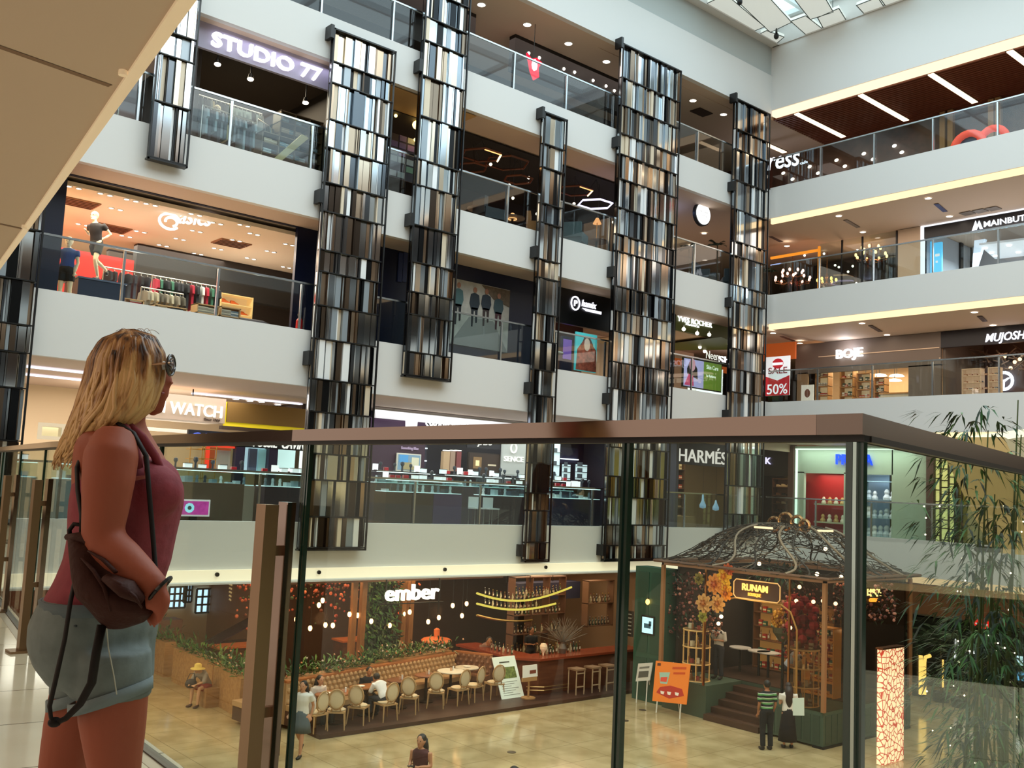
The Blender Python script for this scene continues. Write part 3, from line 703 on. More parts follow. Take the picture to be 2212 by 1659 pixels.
t = shelf(11.1, 12.05, 25.2, F3, 1.35, 5, mat('e8c080', .5, emit=.5), 'warm lit shoe shelf at the right end of the sportswear shop', d=.35, back=mat('e8c898', .6, emit=.4))
goods([item_shoe('e06a30', 'f0f0f0'), item_shoe('30343c', 'd0d0d0'), item_shoe('c8d0d8', 'ffffff'), item_shoe('4a70a0', 'e0e0e0')], grid(11.15, 12.0, 25.38, F3, 1.35, 5, 3, 4), 's', 'running shoe on the warm lit shoe shelf', 'shoe', 'shoes on the lit shelf')
t = thing('bench_display', 'dark rounded display bench in front of the shoe shelf', 'bench', (11.2, 24.2, F3)); m = MB(); m.cb((11.3, 24.1, F3+.2), (1.3, .7, .4), mat('2c2830', .5)); m.build('base', t); m = MB(); m.ring([(10.6, 24.1, F3+.4), (10.8, 24.1, F3+.46), (11.8, 24.1, F3+.46), (12., 24.1, F3+.4)], .2, mat('3a3640', .6), 10, True, .5); m.build('cushion', t)
t = thing('fire_extinguisher', 'red fire extinguisher by the navy pillar', 'fire extinguisher', (12.3, 23.0, F3)); m = MB(); m.lathe((12.3, 22.95, F3+.1), [(0, 0), (.08, 0), (.09, .03), (.09, .42), (.03, .5), (.03, .55)], mat('c01c20', .3), 12); m.build('cylinder', t); m = MB(); m.cb((12.3, 22.95, F3+.67), (.12, .04, .05), BLACK); m.ring([(12.34, 22.95, F3+.66), (12.42, 22.95, F3+.5), (12.4, 22.95, F3+.3)], .012, BLACK, 6); m.build('nozzle', t)
# navy wall poster of four people running on a road
t = thing('poster', 'big poster of four people jogging toward us on a pale road', 'poster', (18.6, YS, EZ+4.2))
x0, x1, z0, z1 = RY(985, 602, 1095, 762, YS+.05); x0 = 17.45
m = MB(); m.box((x0, YS+.04, z0), (x1, YS+.1, z1), mat('b4b0a8', .5, var=.2, scale=3)); m.build('print', t)
m = MB(); m.prism([(x0, z0), (x1, z0), (x0+(x1-x0)*.72, z0+.9), (x0+.3*(x1-x0), z0+.9)], 'y', YS+.03, YS+.039, mat('8e8c88', .6)); m.prism([(x0+1.1, z1-.02), (x1, z1-.02), (x1, z1-.55), (x0+1.6, z1-.4)], 'y', YS+.03, YS+.039, mat('6a5a4a', .7, var=.3, scale=10)); m.build('road', t)
for i, (u, hh, c1, c2, zz) in enumerate(((.1, 1.25, '4a6a6e', '1a1c22', .6), (.38, 1.18, '26303a', '20242c', .62), (.58, 1.12, '28323e', '3a2c2a', .7), (.8, 1.1, '3c5058', '4a2830', .66))):
    cx = x0+(x1-x0)*u; zb = z0+zz; m = MB(); yy = YS+.028-.003*i
    m.prism([(cx-.1, zb), (cx-.04, zb), (cx-.02, zb+hh*.42), (cx+.03, zb+hh*.42), (cx+.06, zb+.12), (cx+.12, zb+.14), (cx+.13, zb+hh*.5), (cx-.12, zb+hh*.5)], 'y', yy, yy+.004, mat(c2, .6))
    m.prism([(cx-.13, zb+hh*.45), (cx+.13, zb+hh*.45), (cx+.2, zb+hh*.62), (cx+.16, zb+hh*.84), (cx+.04, zb+hh*.88), (cx-.04, zb+hh*.88), (cx-.16, zb+hh*.84), (cx-.2, zb+hh*.6)], 'y', yy, yy+.005, mat(c1, .6))
    m.prism([(cx+math.cos(k*.785)*.075, zb+hh*.96+math.sin(k*.785)*.09) for k in range(8)], 'y', yy, yy+.006, mat('a0705a', .6)); m.build('runner_figure', t)
# stripes in the navy wall
for i, (px, l) in enumerate(((862, 'left'), (872, 'right'))):
    x0, x1, z0, z1 = RY(px, 545, px+5, 610, YS+.08); m = MB(); m.box((x0, YS+.06, z0), (x1, YS+.1, z1), mat('2a3866', .4)); single(m, 'wall_slat', 'narrow blue slat on the navy wall between mirror columns, '+l+' one', 'slat')
# black shop with round logo
b = MB(); b.box((21.4, YS, EZ+5.45), (24.9, YS+.15, C3+.02), mat('0c0c0e', .35)); b.box((21.4, YS+.12, F3), (21.55, 30, C3), mat('141214', .5)); b.box((24.6, YS, F3), (27.7, YS+.15, C3), mat('101014', .4)); b.box((21.4, 28, F3), (27.7, 28.1, C3), mat('4c2a20', .6)); struct(b, 'wall_shopfront')
t = thing('shop_sign', 'white lit sign with circled letter and script name on black fascia', 'sign', (23.5, YS, EZ+5.8)); sg = glow('f4f2ff', 1.8)
c = at(1243, 655, Y=YS-.03); m = MB(); m.ring([c+V((math.cos(i*PI/10)*.19, 0, math.sin(i*PI/10)*.22)) for i in range(21)], .028, sg, 6); m.build('ring_logo', t)
text('P', 'logo_letter', t, c.x-.06, c.x+.08, c.z-.1, .2, 'y', YS-.02, sg, bold=.02)
textpx('hamix', 'letters', t, (1256, 661), (1287, 668), 647, 'y', YS-.02, sg, bold=.02, shear=.2)
x0, x1, z0, z1 = RY(1256, 664, 1297, 677, YS); m = MB(); m.prism([(x0, z1-.02), (x1, z0+.05), (x1, z0-.04), (x0+.2, z1-.1)], 'y', YS-.05, YS-.02, sg); m.build('underline', t)
t = thing('poster', 'portrait poster of a woman with long hair on turquoise ground', 'poster', (23.5, 23.6, F3))
x0, x1, z0, z1 = RY(1245, 716, 1287, 806, 22.9); m = MB(); m.box((x0, 22.9, z0), (x1, 22.96, z1), mat('4fc0c4', .4, emit=.5)); m.build('print', t)
cx = (x0+x1)/2; m = MB(); W = (x1-x0)
m.prism([(cx-.22*W, z0+.75), (cx+.3*W, z0+.75), (cx+.3*W, z1-.35), (cx+.12*W, z1-.1), (cx-.1*W, z1-.1), (cx-.24*W, z1-.4)], 'y', 22.88, 22.9, mat('6a5046', .6)); m.build('hair_shape', t)
m = MB(); m.prism([(cx+math.cos(k*.628)*.14*W, z1-.38+math.sin(k*.628)*.22) for k in range(10)], 'y', 22.865, 22.88, mat('e8c8b4', .5, emit=.3)); m.build('face_shape', t)
m = MB(); m.prism([(x0+.02, z0+.02), (x1-.02, z0+.02), (x1-.06, z0+.75), (cx+.2*W, z0+.95), (cx-.2*W, z0+.98), (x0+.06, z0+.7)], 'y', 22.87, 22.885, mat('c8604a', .6, var=.5, scale=9)); m.build('dress_shape', t)
t = thing('round_table', 'small white round table with lamp foot in the black shop', 'table', (22.4, 24, F3)); m = MB(); m.cyl((22.4, 24, F3), (22.4, 24, F3+1.0), .03, WHITE, 8); m.build('stem', t); m = MB(); m.lathe((22.4, 24, F3+1.), [(0, .04), (.32, .04), (.34, .0), (0, 0)], WHITE, 18); m.build('table_top', t); m = MB(); m.cyl((22.4, 24, F3), (22.4, 24, F3+.03), .2, WHITE, 14); m.build('foot', t)
m = MB(); x0, x1, z0, z1 = RY(1215, 725, 1235, 790, 24.5); m.box((x0, 24.5, F3), (x1, 24.6, z1), mat('28324e', .4)); m.box((x0+.05, 24.49, z0+.2), (x1-.05, 24.5, z1-.1), mat('6a50a0', .4, emit=.8)); single(m, 'display_screen', 'violet lit standing screen left of the turquoise poster', 'screen')
spotpt('black_shop_glow', (23.2, 25.5, EZ+5.6), 26, (1, .6, .45), .3); area('black_shop_light', (23.2, 24.6, EZ+6.3), 2.5, 2, 40, (1, .8, .7))
# green cosmetics shop
olive = mat('5a6420', .5); b = MB(); b.box((27.7, 23.4, EZ+6.08), (31.7, 23.55, C3+.02), olive); struct(b, 'wall_shopfront')
t = thing('shop_sign', 'white YVES ROCHER letters on olive green fascia', 'sign', (29, 23.4, EZ+6.2)); sg = glow('ffffff', 1.6)
textpx('YVES ROCHER', 'letters', t, (1463, 693), (1537, 708), 682, 'y', 23.39, sg, bold=.025)
textpx('FRANCE', 'small_letters', t, (1481, 702), (1509, 708), 698, 'y', 23.39, sg, bold=.01)
pz = EZ+6.05; m = MB(); m.prism([(27.8, 23.5), (31.6, 23.5), (31.6, 28), (27.8, 28)], 'z', pz, pz+.05, mat('eac9a0', .7)); struct(m, 'ceiling_shop')
m = MB(); m.add([at(1455, 741, Z=pz-.02), at(1558, 728, Z=pz-.02), at(1620, 755, Z=pz-.02), at(1455, 757, Z=pz-.02), at(1455, 741, Z=pz-.1), at(1558, 728, Z=pz-.1), at(1620, 755, Z=pz-.1), at(1455, 757, Z=pz-.1)], [(0, 1, 2, 3), (7, 6, 5, 4), (0, 4, 5, 1), (2, 6, 7, 3), (1, 5, 6, 2)], olive); single(m, 'ceiling_fin', 'olive green diagonal band across the cosmetics shop ceiling', 'ceiling band')
for i, (px, py) in enumerate(((1477, 711), (1506, 720), (1532, 723), (1512, 750), (1522, 759), (1575, 744))):
    p = at(px, py, Z=pz-.12); t = thing('spot_lamp', 'round white spot under the olive ceiling, '+('far left', 'left of centre', 'centre', 'on the lower edge', 'lowest', 'right by the corner column')[i], 'lamp', p); m = MB(); m.ell(p, .07, glow('fff4e0', 5), 8, 6); m.build('bulb', t); m = MB(); m.cyl(p, p+V((0, 0, .13)), .02, WHITE, 6); m.build('stem', t)
ora = mat('d8682c', .5, emit=.25); x0, x1, z0, z1 = RY(1455, 772, 1600, 800, 27.); m = MB(); m.box((x0-.3, 27, z0-.25), (x1+2, 27.1, z1), ora); single(m, 'orange_fascia', 'orange shop fascia behind the Sho sign', 'fascia')
t = thing('shop_sign', 'white glowing Sho letters on the orange fascia, cut off by the column', 'sign', (33, 27, EZ+5.6)); textpx('Shop', 'letters', t, (1552, 784), (1599, 788), 769, 'y', 26.98, glow('ffffff', 2.2), bold=.04)
swall((27.8, 29, F3), (36, 29.1, C3), mat('d8b090', .6, emit=.1), 'wall_back')
t = thing('poster', 'green and pink cosmetics poster of a woman with a fringe', 'poster', (29, 23.3, F3)); x0, x1, z0, z1 = RY(1476, 770, 1558, 850, 23.1)
z0 = at(1476, 835, Y=23.1).z; z1 = at(1476, 771, Y=23.1).z; xm = x0+(x1-x0)*.52
m = MB(); m.box((x0, 23.1, z0), (x1, 23.16, z1), mat('2a3020', .5)); m.build('board', t)
m = MB(); m.box((x0+.05, 23.09, z0+.04), (xm, 23.1, z1-.03), mat('b8b0dc', .4, emit=.6)); m.build('photo_side', t)
m = MB(); m.box((xm, 23.09, z0+.04), (x1-.04, 23.1, z1-.03), mat('74942e', .4, emit=.5)); m.build('text_side', t)
cx = x0+.5; m = MB(); m.prism([(cx-.26, z0+.5), (cx+.34, z0+.35), (cx+.3, z1-.35), (cx+.1, z1-.12), (cx-.15, z1-.15), (cx-.28, z1-.4)], 'y', 23.075, 23.09, mat('3c3430', .6)); m.build('hair_shape', t)
m = MB(); m.prism([(cx+math.cos(k*.628)*.17, z0+.85+math.sin(k*.628)*.24) for k in range(10)], 'y', 23.06, 23.075, mat('e8a8b4', .5, emit=.4)); m.prism([(x0+.08, z0+.08), (cx+.1, z0+.08), (cx+.05, z0+.45), (cx-.2, z0+.5)], 'y', 23.06, 23.075, mat('e05078', .5, emit=.4)); m.build('face_shape', t)
wt = mat('f0f4e8', .5, emit=.8); text('Neem', 'poster_title', t, xm+.1, x1-.15, z0+1.2, .3, 'y', 23.08, wt, ext=.004); text('Skin Care', 'poster_words', t, xm+.15, x1-.25, z0+.8, .16, 'y', 23.08, wt, ext=.004); text('for Radiance', 'poster_words', t, xm+.15, x1-.4, z0+.5, .1, 'y', 23.08, wt, ext=.004)
t = shelf(30.6, 32.3, 24.5, F3, 1.6, 5, mat('f4f4f0', .4, emit=.7), 'white lit product shelf right of the green poster', d=.4, back=mat('d8ecec', .5, emit=.8))
goods([item_box('product_box', (.1, .08, .16), 'b8dce0', '6aa0a8'), item_box('product_box', (.09, .08, .2), 'f0f0f0', '9ac060'), item_box('product_box', (.12, .08, .12), '3a4038', 'c8d0c8')], grid(30.7, 32.2, 24.65, F3, 1.6, 5, 8, 3), 's', 'small product box on the white lit shelf by the green poster', 'box', 'boxes on the white product shelf')
area('cosmetics_light', (29.6, 25.5, EZ+5.95), 3.4, 3, 70, (1, .86, .7))
# ================================================================ left side, fourth floor
F4 = FLR[4]; C4 = LV[5][0]; YB = 23.2
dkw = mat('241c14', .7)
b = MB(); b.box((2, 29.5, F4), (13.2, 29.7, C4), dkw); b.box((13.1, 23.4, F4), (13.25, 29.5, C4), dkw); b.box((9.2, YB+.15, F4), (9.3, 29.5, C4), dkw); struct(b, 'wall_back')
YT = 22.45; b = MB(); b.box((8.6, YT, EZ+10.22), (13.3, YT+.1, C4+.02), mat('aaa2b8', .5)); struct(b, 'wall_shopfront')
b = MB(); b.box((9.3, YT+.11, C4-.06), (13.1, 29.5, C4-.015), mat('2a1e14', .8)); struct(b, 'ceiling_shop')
t = thing('shop_sign', 'glowing white STUDIO 77 letters on a pale lilac fascia', 'sign', (11, YT, EZ+10.4)); sg = glow('f2f4ff', 1.9)
a = at(457, 92, Y=YT-.06); c_ = at(695, 165, Y=YT-.06)
text('STUDIO 77', 'letters', t, a.x, c_.x, a.z-.05, .34, 'y', YT-.01, sg, ext=.05, bold=.05)
area('sign_wash', (11, YT-.2, C4-.06), 3.2, .2, 6, (.75, .76, 1))
lp = [(475, 112), (470, 139), (557, 137), (541, 171), (645, 167), (660, 222)]
for i, (px, py) in enumerate(lp):
    p = at(px, py, Y=22.85+.3*(i % 2)); t = thing('pendant_spotlight', 'black spotlight with bright lens in the STUDIO 77 shop, '+('upper left', 'lower left', 'upper middle', 'lower middle', 'upper right', 'lower right')[i], 'lamp', p)
    m = MB(); m.cyl(p+V((0, 0, .05)), (p.x, p.y, C4-.02), .02, BLACK, 6); m.cyl(p+V((0, 0, .14)), p, .05, BLACK, 10, .08); m.build('housing', t); m = MB(); m.ell(p, (.085, .085, .05), glow('fff0d8', 7), 10, 6); m.build('lens', t)
shs = []
for i, (x0, x1, y, H) in enumerate(((11.75, 13.05, 23.75, 2.15), (10.9, 12.3, 23.0, 1.15))):
    shelf(x0, x1, y, F4, H, 7 if i == 0 else 4, mat('6a5a44', .5), ('tall' if i == 0 else 'low')+' shelf of folded shirts right in the STUDIO 77 shop', d=.45, back=dkw, vert=2); shs += grid(x0+.1, x1-.1, y+.2, F4, H, 7 if i == 0 else 4, 6, 4, sc=(.75, .95))
goods([item_stack('c8d4d8', '8ca0a8'), item_stack('4a5a62', '303a40'), item_stack('b8a890', 'd8ccb8'), item_stack('7a98a8', 'a8bcc4')], shs, 's', 'folded shirt stack on the STUDIO 77 shelves', 'clothes', 'folded shirts on the STUDIO 77 shelves')
DS = ['46402e', '6c7478', '22262c', '8a9aa0', '3c4a50', 'a89c7c']
rack(9.4, 23.3, 10.8, 23.4, F4, 1.45, DS, 'front rail in the STUDIO 77 shop', 16)
rack(9.6, 24.6, 11.6, 24.6, F4, 2.2, DS, 'high rear rail in the STUDIO 77 shop', 16)
rack(11.2, 24.0, 11.7, 24.3, F4, 1.8, DS, 'short right rail in the STUDIO 77 shop', 10)
rack(6.0, 23.4, 7.4, 23.4, F4, 1.5, ['6aa0b0', '48606c', 'b8a0a0', '243040'], 'rail left of the short mirror column', 14)
p = at(505, 200, Y=25.5); mq = mannequin('pale mannequin bust with yellow hair in the STUDIO 77 shop', (10.05, 23.95, F4), 2.9, STAND, '4a4436', '2a2a2a', '202020', 1.08)
m = MB(); m.prism([(10.9, F4+.1), (11.1, F4+.1), (12.1, F4+1.2), (11.9, F4+1.25)], 'y', 22.75, 22.85, mat('b8a878', .5)); single(m, 'slanted_shelf_board', 'slanted pale shelf board in the STUDIO 77 shop', 'board')
area('studio_shop_light', (11.2, 26, EZ+10.6), 3.2, 4.5, 170, (1, .86, .62)); area('left_shop_light', (6, 25.5, EZ+10.7), 4, 3, 130, (.85, .92, 1))
swall((2, 27.5, F4), (9.2, 27.6, C4), mat('8a7a78', .7), 'wall_back')
# bay with yellow glow between the two wide columns
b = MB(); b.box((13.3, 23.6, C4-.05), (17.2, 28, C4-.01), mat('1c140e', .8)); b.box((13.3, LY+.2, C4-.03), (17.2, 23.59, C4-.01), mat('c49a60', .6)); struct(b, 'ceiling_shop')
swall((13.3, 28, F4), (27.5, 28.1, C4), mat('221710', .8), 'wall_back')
for i, (px, py, r) in enumerate(((900, 270, .13), (910, 288, .06), (898, 302, .06), (855, 250, .05))):
    p = at(px, py, Y=23.8); t = thing('globe_lamp', 'golden glowing globe lamp between the mirror columns, '+('the largest', 'small one just below it', 'lowest small one', 'small one at left')[i], 'lamp', p); m = MB(); m.ell(p, r, glow('ffd070', 6), 12, 8); m.build('globe', t); m = MB(); m.cyl(p, (p.x, p.y, C4), .012, BLACK, 6); m.build('cord', t)
t = thing('notice_board', 'board covered with purple and green paper sheets', 'board', (15.6, 24, EZ+8)); x0, x1, z0, z1 = RY(843, 285, 908, 400, 24.); m = MB(); m.box((x0, 24, z0), (x1, 24.05, z1), mat('4a4048', .7)); m.build('board', t)
for i in range(6):
    for j in range(4):
        if rnd.random() < .85: m = MB(); xx = x0+.04+(x1-x0)*j/4; zz = z0+.05+(z1-z0)*i/6; m.box((xx, 23.985, zz), (xx+(x1-x0)/4-.05, 24, zz+(z1-z0)/6-.05), mat(rnd.choice(('a888b8', '88a890', 'c8ccd0', '7a6a9a', 'b0b8bc')), .7)); m.build('paper_sheet', t)
# cafe with hexagon lights
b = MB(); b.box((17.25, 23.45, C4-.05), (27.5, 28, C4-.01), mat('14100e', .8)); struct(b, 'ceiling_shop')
hexes = [(1040, 335, .8, 'ffd890', 0), (1095, 352, .9, '8a4a28', 0), (1243, 412, .75, 'e8a060', 0), (1286, 441, .75, 'd8d0ff', 1), (1120, 388, .6, '9a5a34', 0), (1020, 362, .6, '8a4a28', 0)]
for i, (px, py, r, h, li) in enumerate(hexes):
    r *= .82
    p = at(px, py, Y=23.6+.25*(i % 3)); t = thing('hexagon_pendant', 'hanging hexagon ring light in the dark cafe, '+('upper left with gold edge', 'large brown one', 'orange one left of the white one', 'white glowing one', 'small brown one', 'leftmost brown one')[i], 'pendant light', p)
    P = [p+V((math.cos(k*PI/3)*r, math.sin(k*PI/3)*r, 0)) for k in range(7)]; dk = mat('6a3820', .4); m = MB()
    m.ring(P, .035, dk if h in ('8a4a28', '9a5a34', 'ffd890', 'e8a060') else glow(h, 3), 4, False); m.build('ring', t)
    if i in (0, 2): m = MB(); m.ring([P[0]+V((0, 0, -.04)), P[5]+V((0, 0, -.04))], .03, glow('ffe0a0', 4), 4); m.ring([P[5]+V((0, 0, -.04)), P[4]+V((0, 0, -.04))], .02, glow('ffb870', 2), 4); m.build('light_bar', t)
    m = MB()
    for k in (0, 2, 4): m.cyl(P[k], (p.x, p.y, EZ+10.8), .006, BLACK, 4)
    m.build('wires', t)
for i, (px, py) in enumerate(((1100, 400), (1060, 355), (1142, 384), (1206, 405), (1108, 428), (1160, 462), (1290, 520), (1325, 480), (1240, 440))):
    p = at(px, py, Y=23.9); m = MB(); m.ell(p, .05, glow('ffe8c8', 5), 8, 6); m.cyl(p, (p.x, p.y, C4), .008, BLACK, 4); single(m, 'small_pendant', 'tiny round pendant light in the dark cafe', 'lamp', 'tiny pendant lights in the dark cafe')
# warm table lamps and seats behind the glass
for i, (px, py) in enumerate(((1107, 470), (1290, 480), (1035, 500), (1240, 505))):
    p = at(px, py, Y=23.1); t = thing('table_lamp', 'warm table lamp with cone shade behind the cafe glass, '+('brightest', 'far right one', 'far left', 'right of the thin column')[i], 'lamp', (p.x, p.y, F4+.75)); zb = F4+.75
    m = MB(); m.cyl((p.x, p.y, zb), (p.x, p.y, p.z), .015, metal('b08040'), 6); m.cyl((p.x, p.y, zb), (p.x, p.y, zb+.02), .08, metal('b08040'), 10); m.build('stand', t); m = MB(); m.lathe(p, [(.05, .14), (.15, -.06)], glow('ffae70', 2.2 if i == 0 else 1.3), 12); m.build('lamp_shade', t)
    t = thing('cafe_table', 'round dark cafe table carrying the table lamp, '+('brightest', 'far right one', 'far left', 'right of the thin column')[i], 'table', (p.x, p.y, F4)); m = MB(); m.cyl((p.x, p.y, F4+.71), (p.x, p.y, F4+.745), .4, mat('5a3420', .4), 16); m.build('table_top', t); m = MB(); m.cyl((p.x, p.y, F4), (p.x, p.y, F4+.71), .04, BLACK, 8); m.build('pedestal', t)
def easy(x, y, rz, h, lab):
    t = thing('armchair', lab, 'armchair', (x, y, F4), rz); c = mat(h, .8)
    m = MB(); m.box((-.35, -.35, .25), (.35, .35, .45), c); m.build('seat', t, local=True); m = MB(); m.box((-.35, .25, .45), (.35, .38, .95), c); m.build('backrest', t, local=True)
    for s in (-1, 1):
        m = MB(); m.box((s*.35-.05, -.35, .3), (s*.35+.05, .35, .62), c); m.build('armrest', t, local=True)
        for q in (-1, 1): m = MB(); m.cyl((s*.3, q*.3, 0), (s*.3, q*.3, .25), .02, BLACK, 6); m.build('leg', t, local=True)
    return t
for i, (x, y, h) in enumerate(((18.3, 22.75, '3c3a40'), (20.3, 22.7, 'b87848'), (21.9, 22.75, '4a5a60'), (24.6, 22.75, '6a5838'), (28.7, 22.75, '3a3c44'), (30.4, 22.75, '46484e'))):
    easy(x, y, rnd.uniform(0, 3), h, ('charcoal', 'orange leather', 'slate blue', 'olive brown', 'dark grey', 'mid grey')[i]+' armchair behind the fourth-floor glass'+(' by the corner plants' if i > 3 else ' in the cafe'))
area('cafe_light', (20, 25.5, EZ+9.6), 8, 2.5, 90, (1, .66, .42))
# corner lounge, round hanging sign
b = MB(); x0, x1, z0, z1 = RY(1450, 440, 1500, 500, 25.2); b.box((x0-1.5, 25.2, z0+.2), (x1+.1, 26.4, z1), mat('1c1e34', .5)); single(b, 'dark_awning_box', 'dark navy box fascia left of the round white sign', 'fascia')
t = thing('hanging_sign', 'round white glowing sign with dark rim hanging in the fourth-floor corner', 'sign', (29., 23, EZ+9.6)); c = at(1516, 463, Y=23.0); m = MB()
m.ring([c+V((0, -.06, 0)), c+V((0, .08, 0))], .45, BLACK, 28); m.build('rim', t); m = MB(); m.ring([c+V((0, -.09, 0)), c+V((0, -.05, 0))], .4, glow('ffffff', 2.), 28); m.build('face', t)
text('THE COFFEE', 'small_words', t, c.x-.25, c.x+.25, c.z+.04, .06, 'y', c.y-.085, mat('a0a49c', .5), ext=.005); text('HOUSE', 'small_words', t, c.x-.1, c.x+.2, c.z-.1, .05, 'y', c.y-.085, mat('a0a49c', .5), ext=.005)
m = MB(); m.cyl(c+V((0, 0, .44)), (c.x, c.y, C4), .03, BLACK, 8); m.build('hanger', t)
spotpt('blue_sign_glow', (27.6, 24.4, C4-.3), 30, (.35, .5, 1), .2)
for i, (px, py) in enumerate(((1521, 504), (1492, 530))): downlights([at(px, py, Z=C4)], 'ceiling spot in the fourth-floor corner, '+('near the round sign', 'left one')[i], None, r=.1)
for px, py in ((1568, 490), (1480, 528)):
    pass
for i, (x, y, H, n) in enumerate(((29.55, 22.8, 2.1, 10), (28.0, 22.9, 1.7, 8), (32.6, 22.6, 1.6, 9))):
    palm(('bushy potted palm in the middle of the fourth-floor corner', 'thin potted palm by the wide mirror column', 'potted palm just right of the corner mirror column')[i], (x, y, F4), H-.3, n, .55, DGR, pot='b8a898')
m = MB(); m.box((28.2, 24.6, F4), (31., 25.2, F4+1.0), mat('4a4854', .6)); m.box((28.2, 24.58, F4+1.0), (31., 25.2, F4+1.06), mat('6a6878', .4)); single(m, 'lounge_partition', 'grey low partition wall in the fourth-floor corner lounge', 'partition')
area('corner_light', (30, 27, C4-.1), 5, 5, 120, (1, .82, .68))
# ================================================================ left side, fifth floor
F5 = FLR[5]; C5 = TOPZ
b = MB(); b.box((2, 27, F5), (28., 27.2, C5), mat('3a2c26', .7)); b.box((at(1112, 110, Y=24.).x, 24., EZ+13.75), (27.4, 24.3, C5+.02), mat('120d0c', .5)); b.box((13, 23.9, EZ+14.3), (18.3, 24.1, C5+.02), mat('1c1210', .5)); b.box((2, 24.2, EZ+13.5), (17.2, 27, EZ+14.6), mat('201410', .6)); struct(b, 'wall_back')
downlights([at(px, py, Z=TOPZ+.02) for px, py in ((1040, 10), (1139, 53), (1228, 94), (1310, 133), (1497, 217), (1563, 247))], 'white square-bright ceiling spot above the top-floor railing', 'spots in the beige top ceiling', r=.13, s=8)
dl = [at(px, py, Y=23.99) for px, py in ((1142, 115), (1165, 125), (1218, 149), (1241, 156), (1281, 174), (1309, 186), (1327, 196))]
for p in dl: m = MB(); m.ell(p, .055, glow('fff2e0', 5), 8, 6); single(m, 'wall_bright_spot', 'small bright spot in a row on the dark top-floor bulkhead', 'lamp', 'row of small spots on the dark bulkhead')
m = MB(); p = at(1515, 242, Z=TOPZ+.01); m.box((p.x-.4, p.y-.25, p.z-.03), (p.x+.4, p.y+.25, p.z), mat('3a2a22', .6)); single(m, 'ceiling_vent', 'dark slot vent between the two rightmost top-floor spots', 'vent')
# red sign reflected in the top-floor glass, drawn as a hanging solid
t = thing('sign_reflection', 'red and white glowing shape, a sign reflection drawn behind the top-floor glass', 'sign', (20.7, 23, EZ+12.6)); m = MB(); c = at(1152, 143, Y=23.)
m.prism([(c.x-.3, c.z+.35), (c.x-.12, c.z+.2), (c.x+.1, c.z+.3), (c.x+.34, c.z+.22), (c.x+.2, c.z), (c.x+.24, c.z-.3), (c.x+.05, c.z-.45), (c.x-.12, c.z-.2), (c.x-.18, c.z)], 'y', 22.96, 23.04, glow('ff2038', 2.)); m.build('red_shape', t)
m = MB(); m.prism([(c.x+math.cos(k*.785)*.11, c.z+.02+math.sin(k*.785)*.2) for k in range(8)], 'y', 22.92, 22.96, glow('ffffff', 2.5)); m.build('white_centre', t); m = MB(); m.cyl((c.x, 23, c.z+.3), (c.x, 23, TOPZ), .012, BLACK, 5); m.build('cable', t)  # cable added to hang the reflected shape
area('top_left_light', (15, 24.5, TOPZ-.1), 22, 3, 160, (1, .8, .7))
# ================================================================ left side, second floor: watch and jewellery hall
C2 = LV[3][0]; wl = mat('e8dcc8', .6); lil = mat('6a6cb0', .5); w2 = glow('f4f6ff', 1.6)
swall((-6, 30.5, F2), (15.2, 30.7, C2+.02), mat('e2c9a0', .7), 'wall_back')
swall((15.2, 27.6, F2), (27.6, 27.8, C2+.02), mat('171a34', .5), 'wall_back')
swall((27.6, 22.9, F2), (27.75, 30, C2), mat('3a3a46', .5)); swall((15.1, 27.6, F2), (15.2, 30.6, C2), mat('3c2a20', .5))
area('hall_light_left', (8, 26, C2-.08), 9, 5, 480, (1, .93, .87)); area('hall_light_mid', (21, 24.8, C2-.08), 10, 3, 260, (.88, .92, 1))
# cool ceiling strip
for i, (x0, x1, y) in enumerate(((1.5, 8.5, 24.6), (1.5, 8.5, 26.8), (11.5, 15, 27.4))):
    m = MB(); m.box((x0, y, C2-.03), (x1, y+.22, C2), glow('dfe4ff', 2.2)); single(m, 'ceiling_light_strip', 'long cool white ceiling light over the watch hall, '+('nearest the railing', 'second row', 'over the yellow screen')[i], 'light')
downlights([at(px, py, Z=C2) for px, py in ((510, 862), (540, 866), (565, 868), (600, 874), (630, 880), (648, 884), (95, 845), (30, 842))], 'cool white round ceiling spot over the watch hall', 'cool spots over the watch hall', r=.1, s=8, col='f0f4ff')
t = thing('hanging_sign', 'beige box sign with glowing TAN WATCH letters hung over the watch counters', 'sign', (11, 26, EZ+1.4))
x0, x1, z0, z1 = RY(345, 855, 485, 915, 26.); m = MB(); m.box((8.3, 26, z0), (x1, 27.2, z0+.68), mat('a08e7c', .5)); m.build('box', t)
textpx('TITAN WATCH', 'letters', t, (262, 882), (478, 903), 856, 'y', 25.98, glow('fff6e0', 2.4), bold=.03, ext=.03)
textpx('Since 1990', 'small_letters', t, (440, 907), (474, 911), 902, 'y', 25.99, mat('5a4a40', .5)); m = MB(); m.cyl((11., 26.3, z0+.6), (11., 26.3, C2), .02, BLACK, 6); m.cyl((9, 26.3, z0+.6), (9, 26.3, C2), .02, BLACK, 6); m.build('hanger', t)
m = MB(); x0, x1, z0, z1 = RY(340, 918, 485, 935, 26.3); m.box((8.6, 26.3, z0), (x1, 28.5, z1-.08), mat('f2ecdc', .5, emit=.8)); single(m, 'light_canopy', 'cream white lit canopy under the TAN WATCH sign', 'canopy')
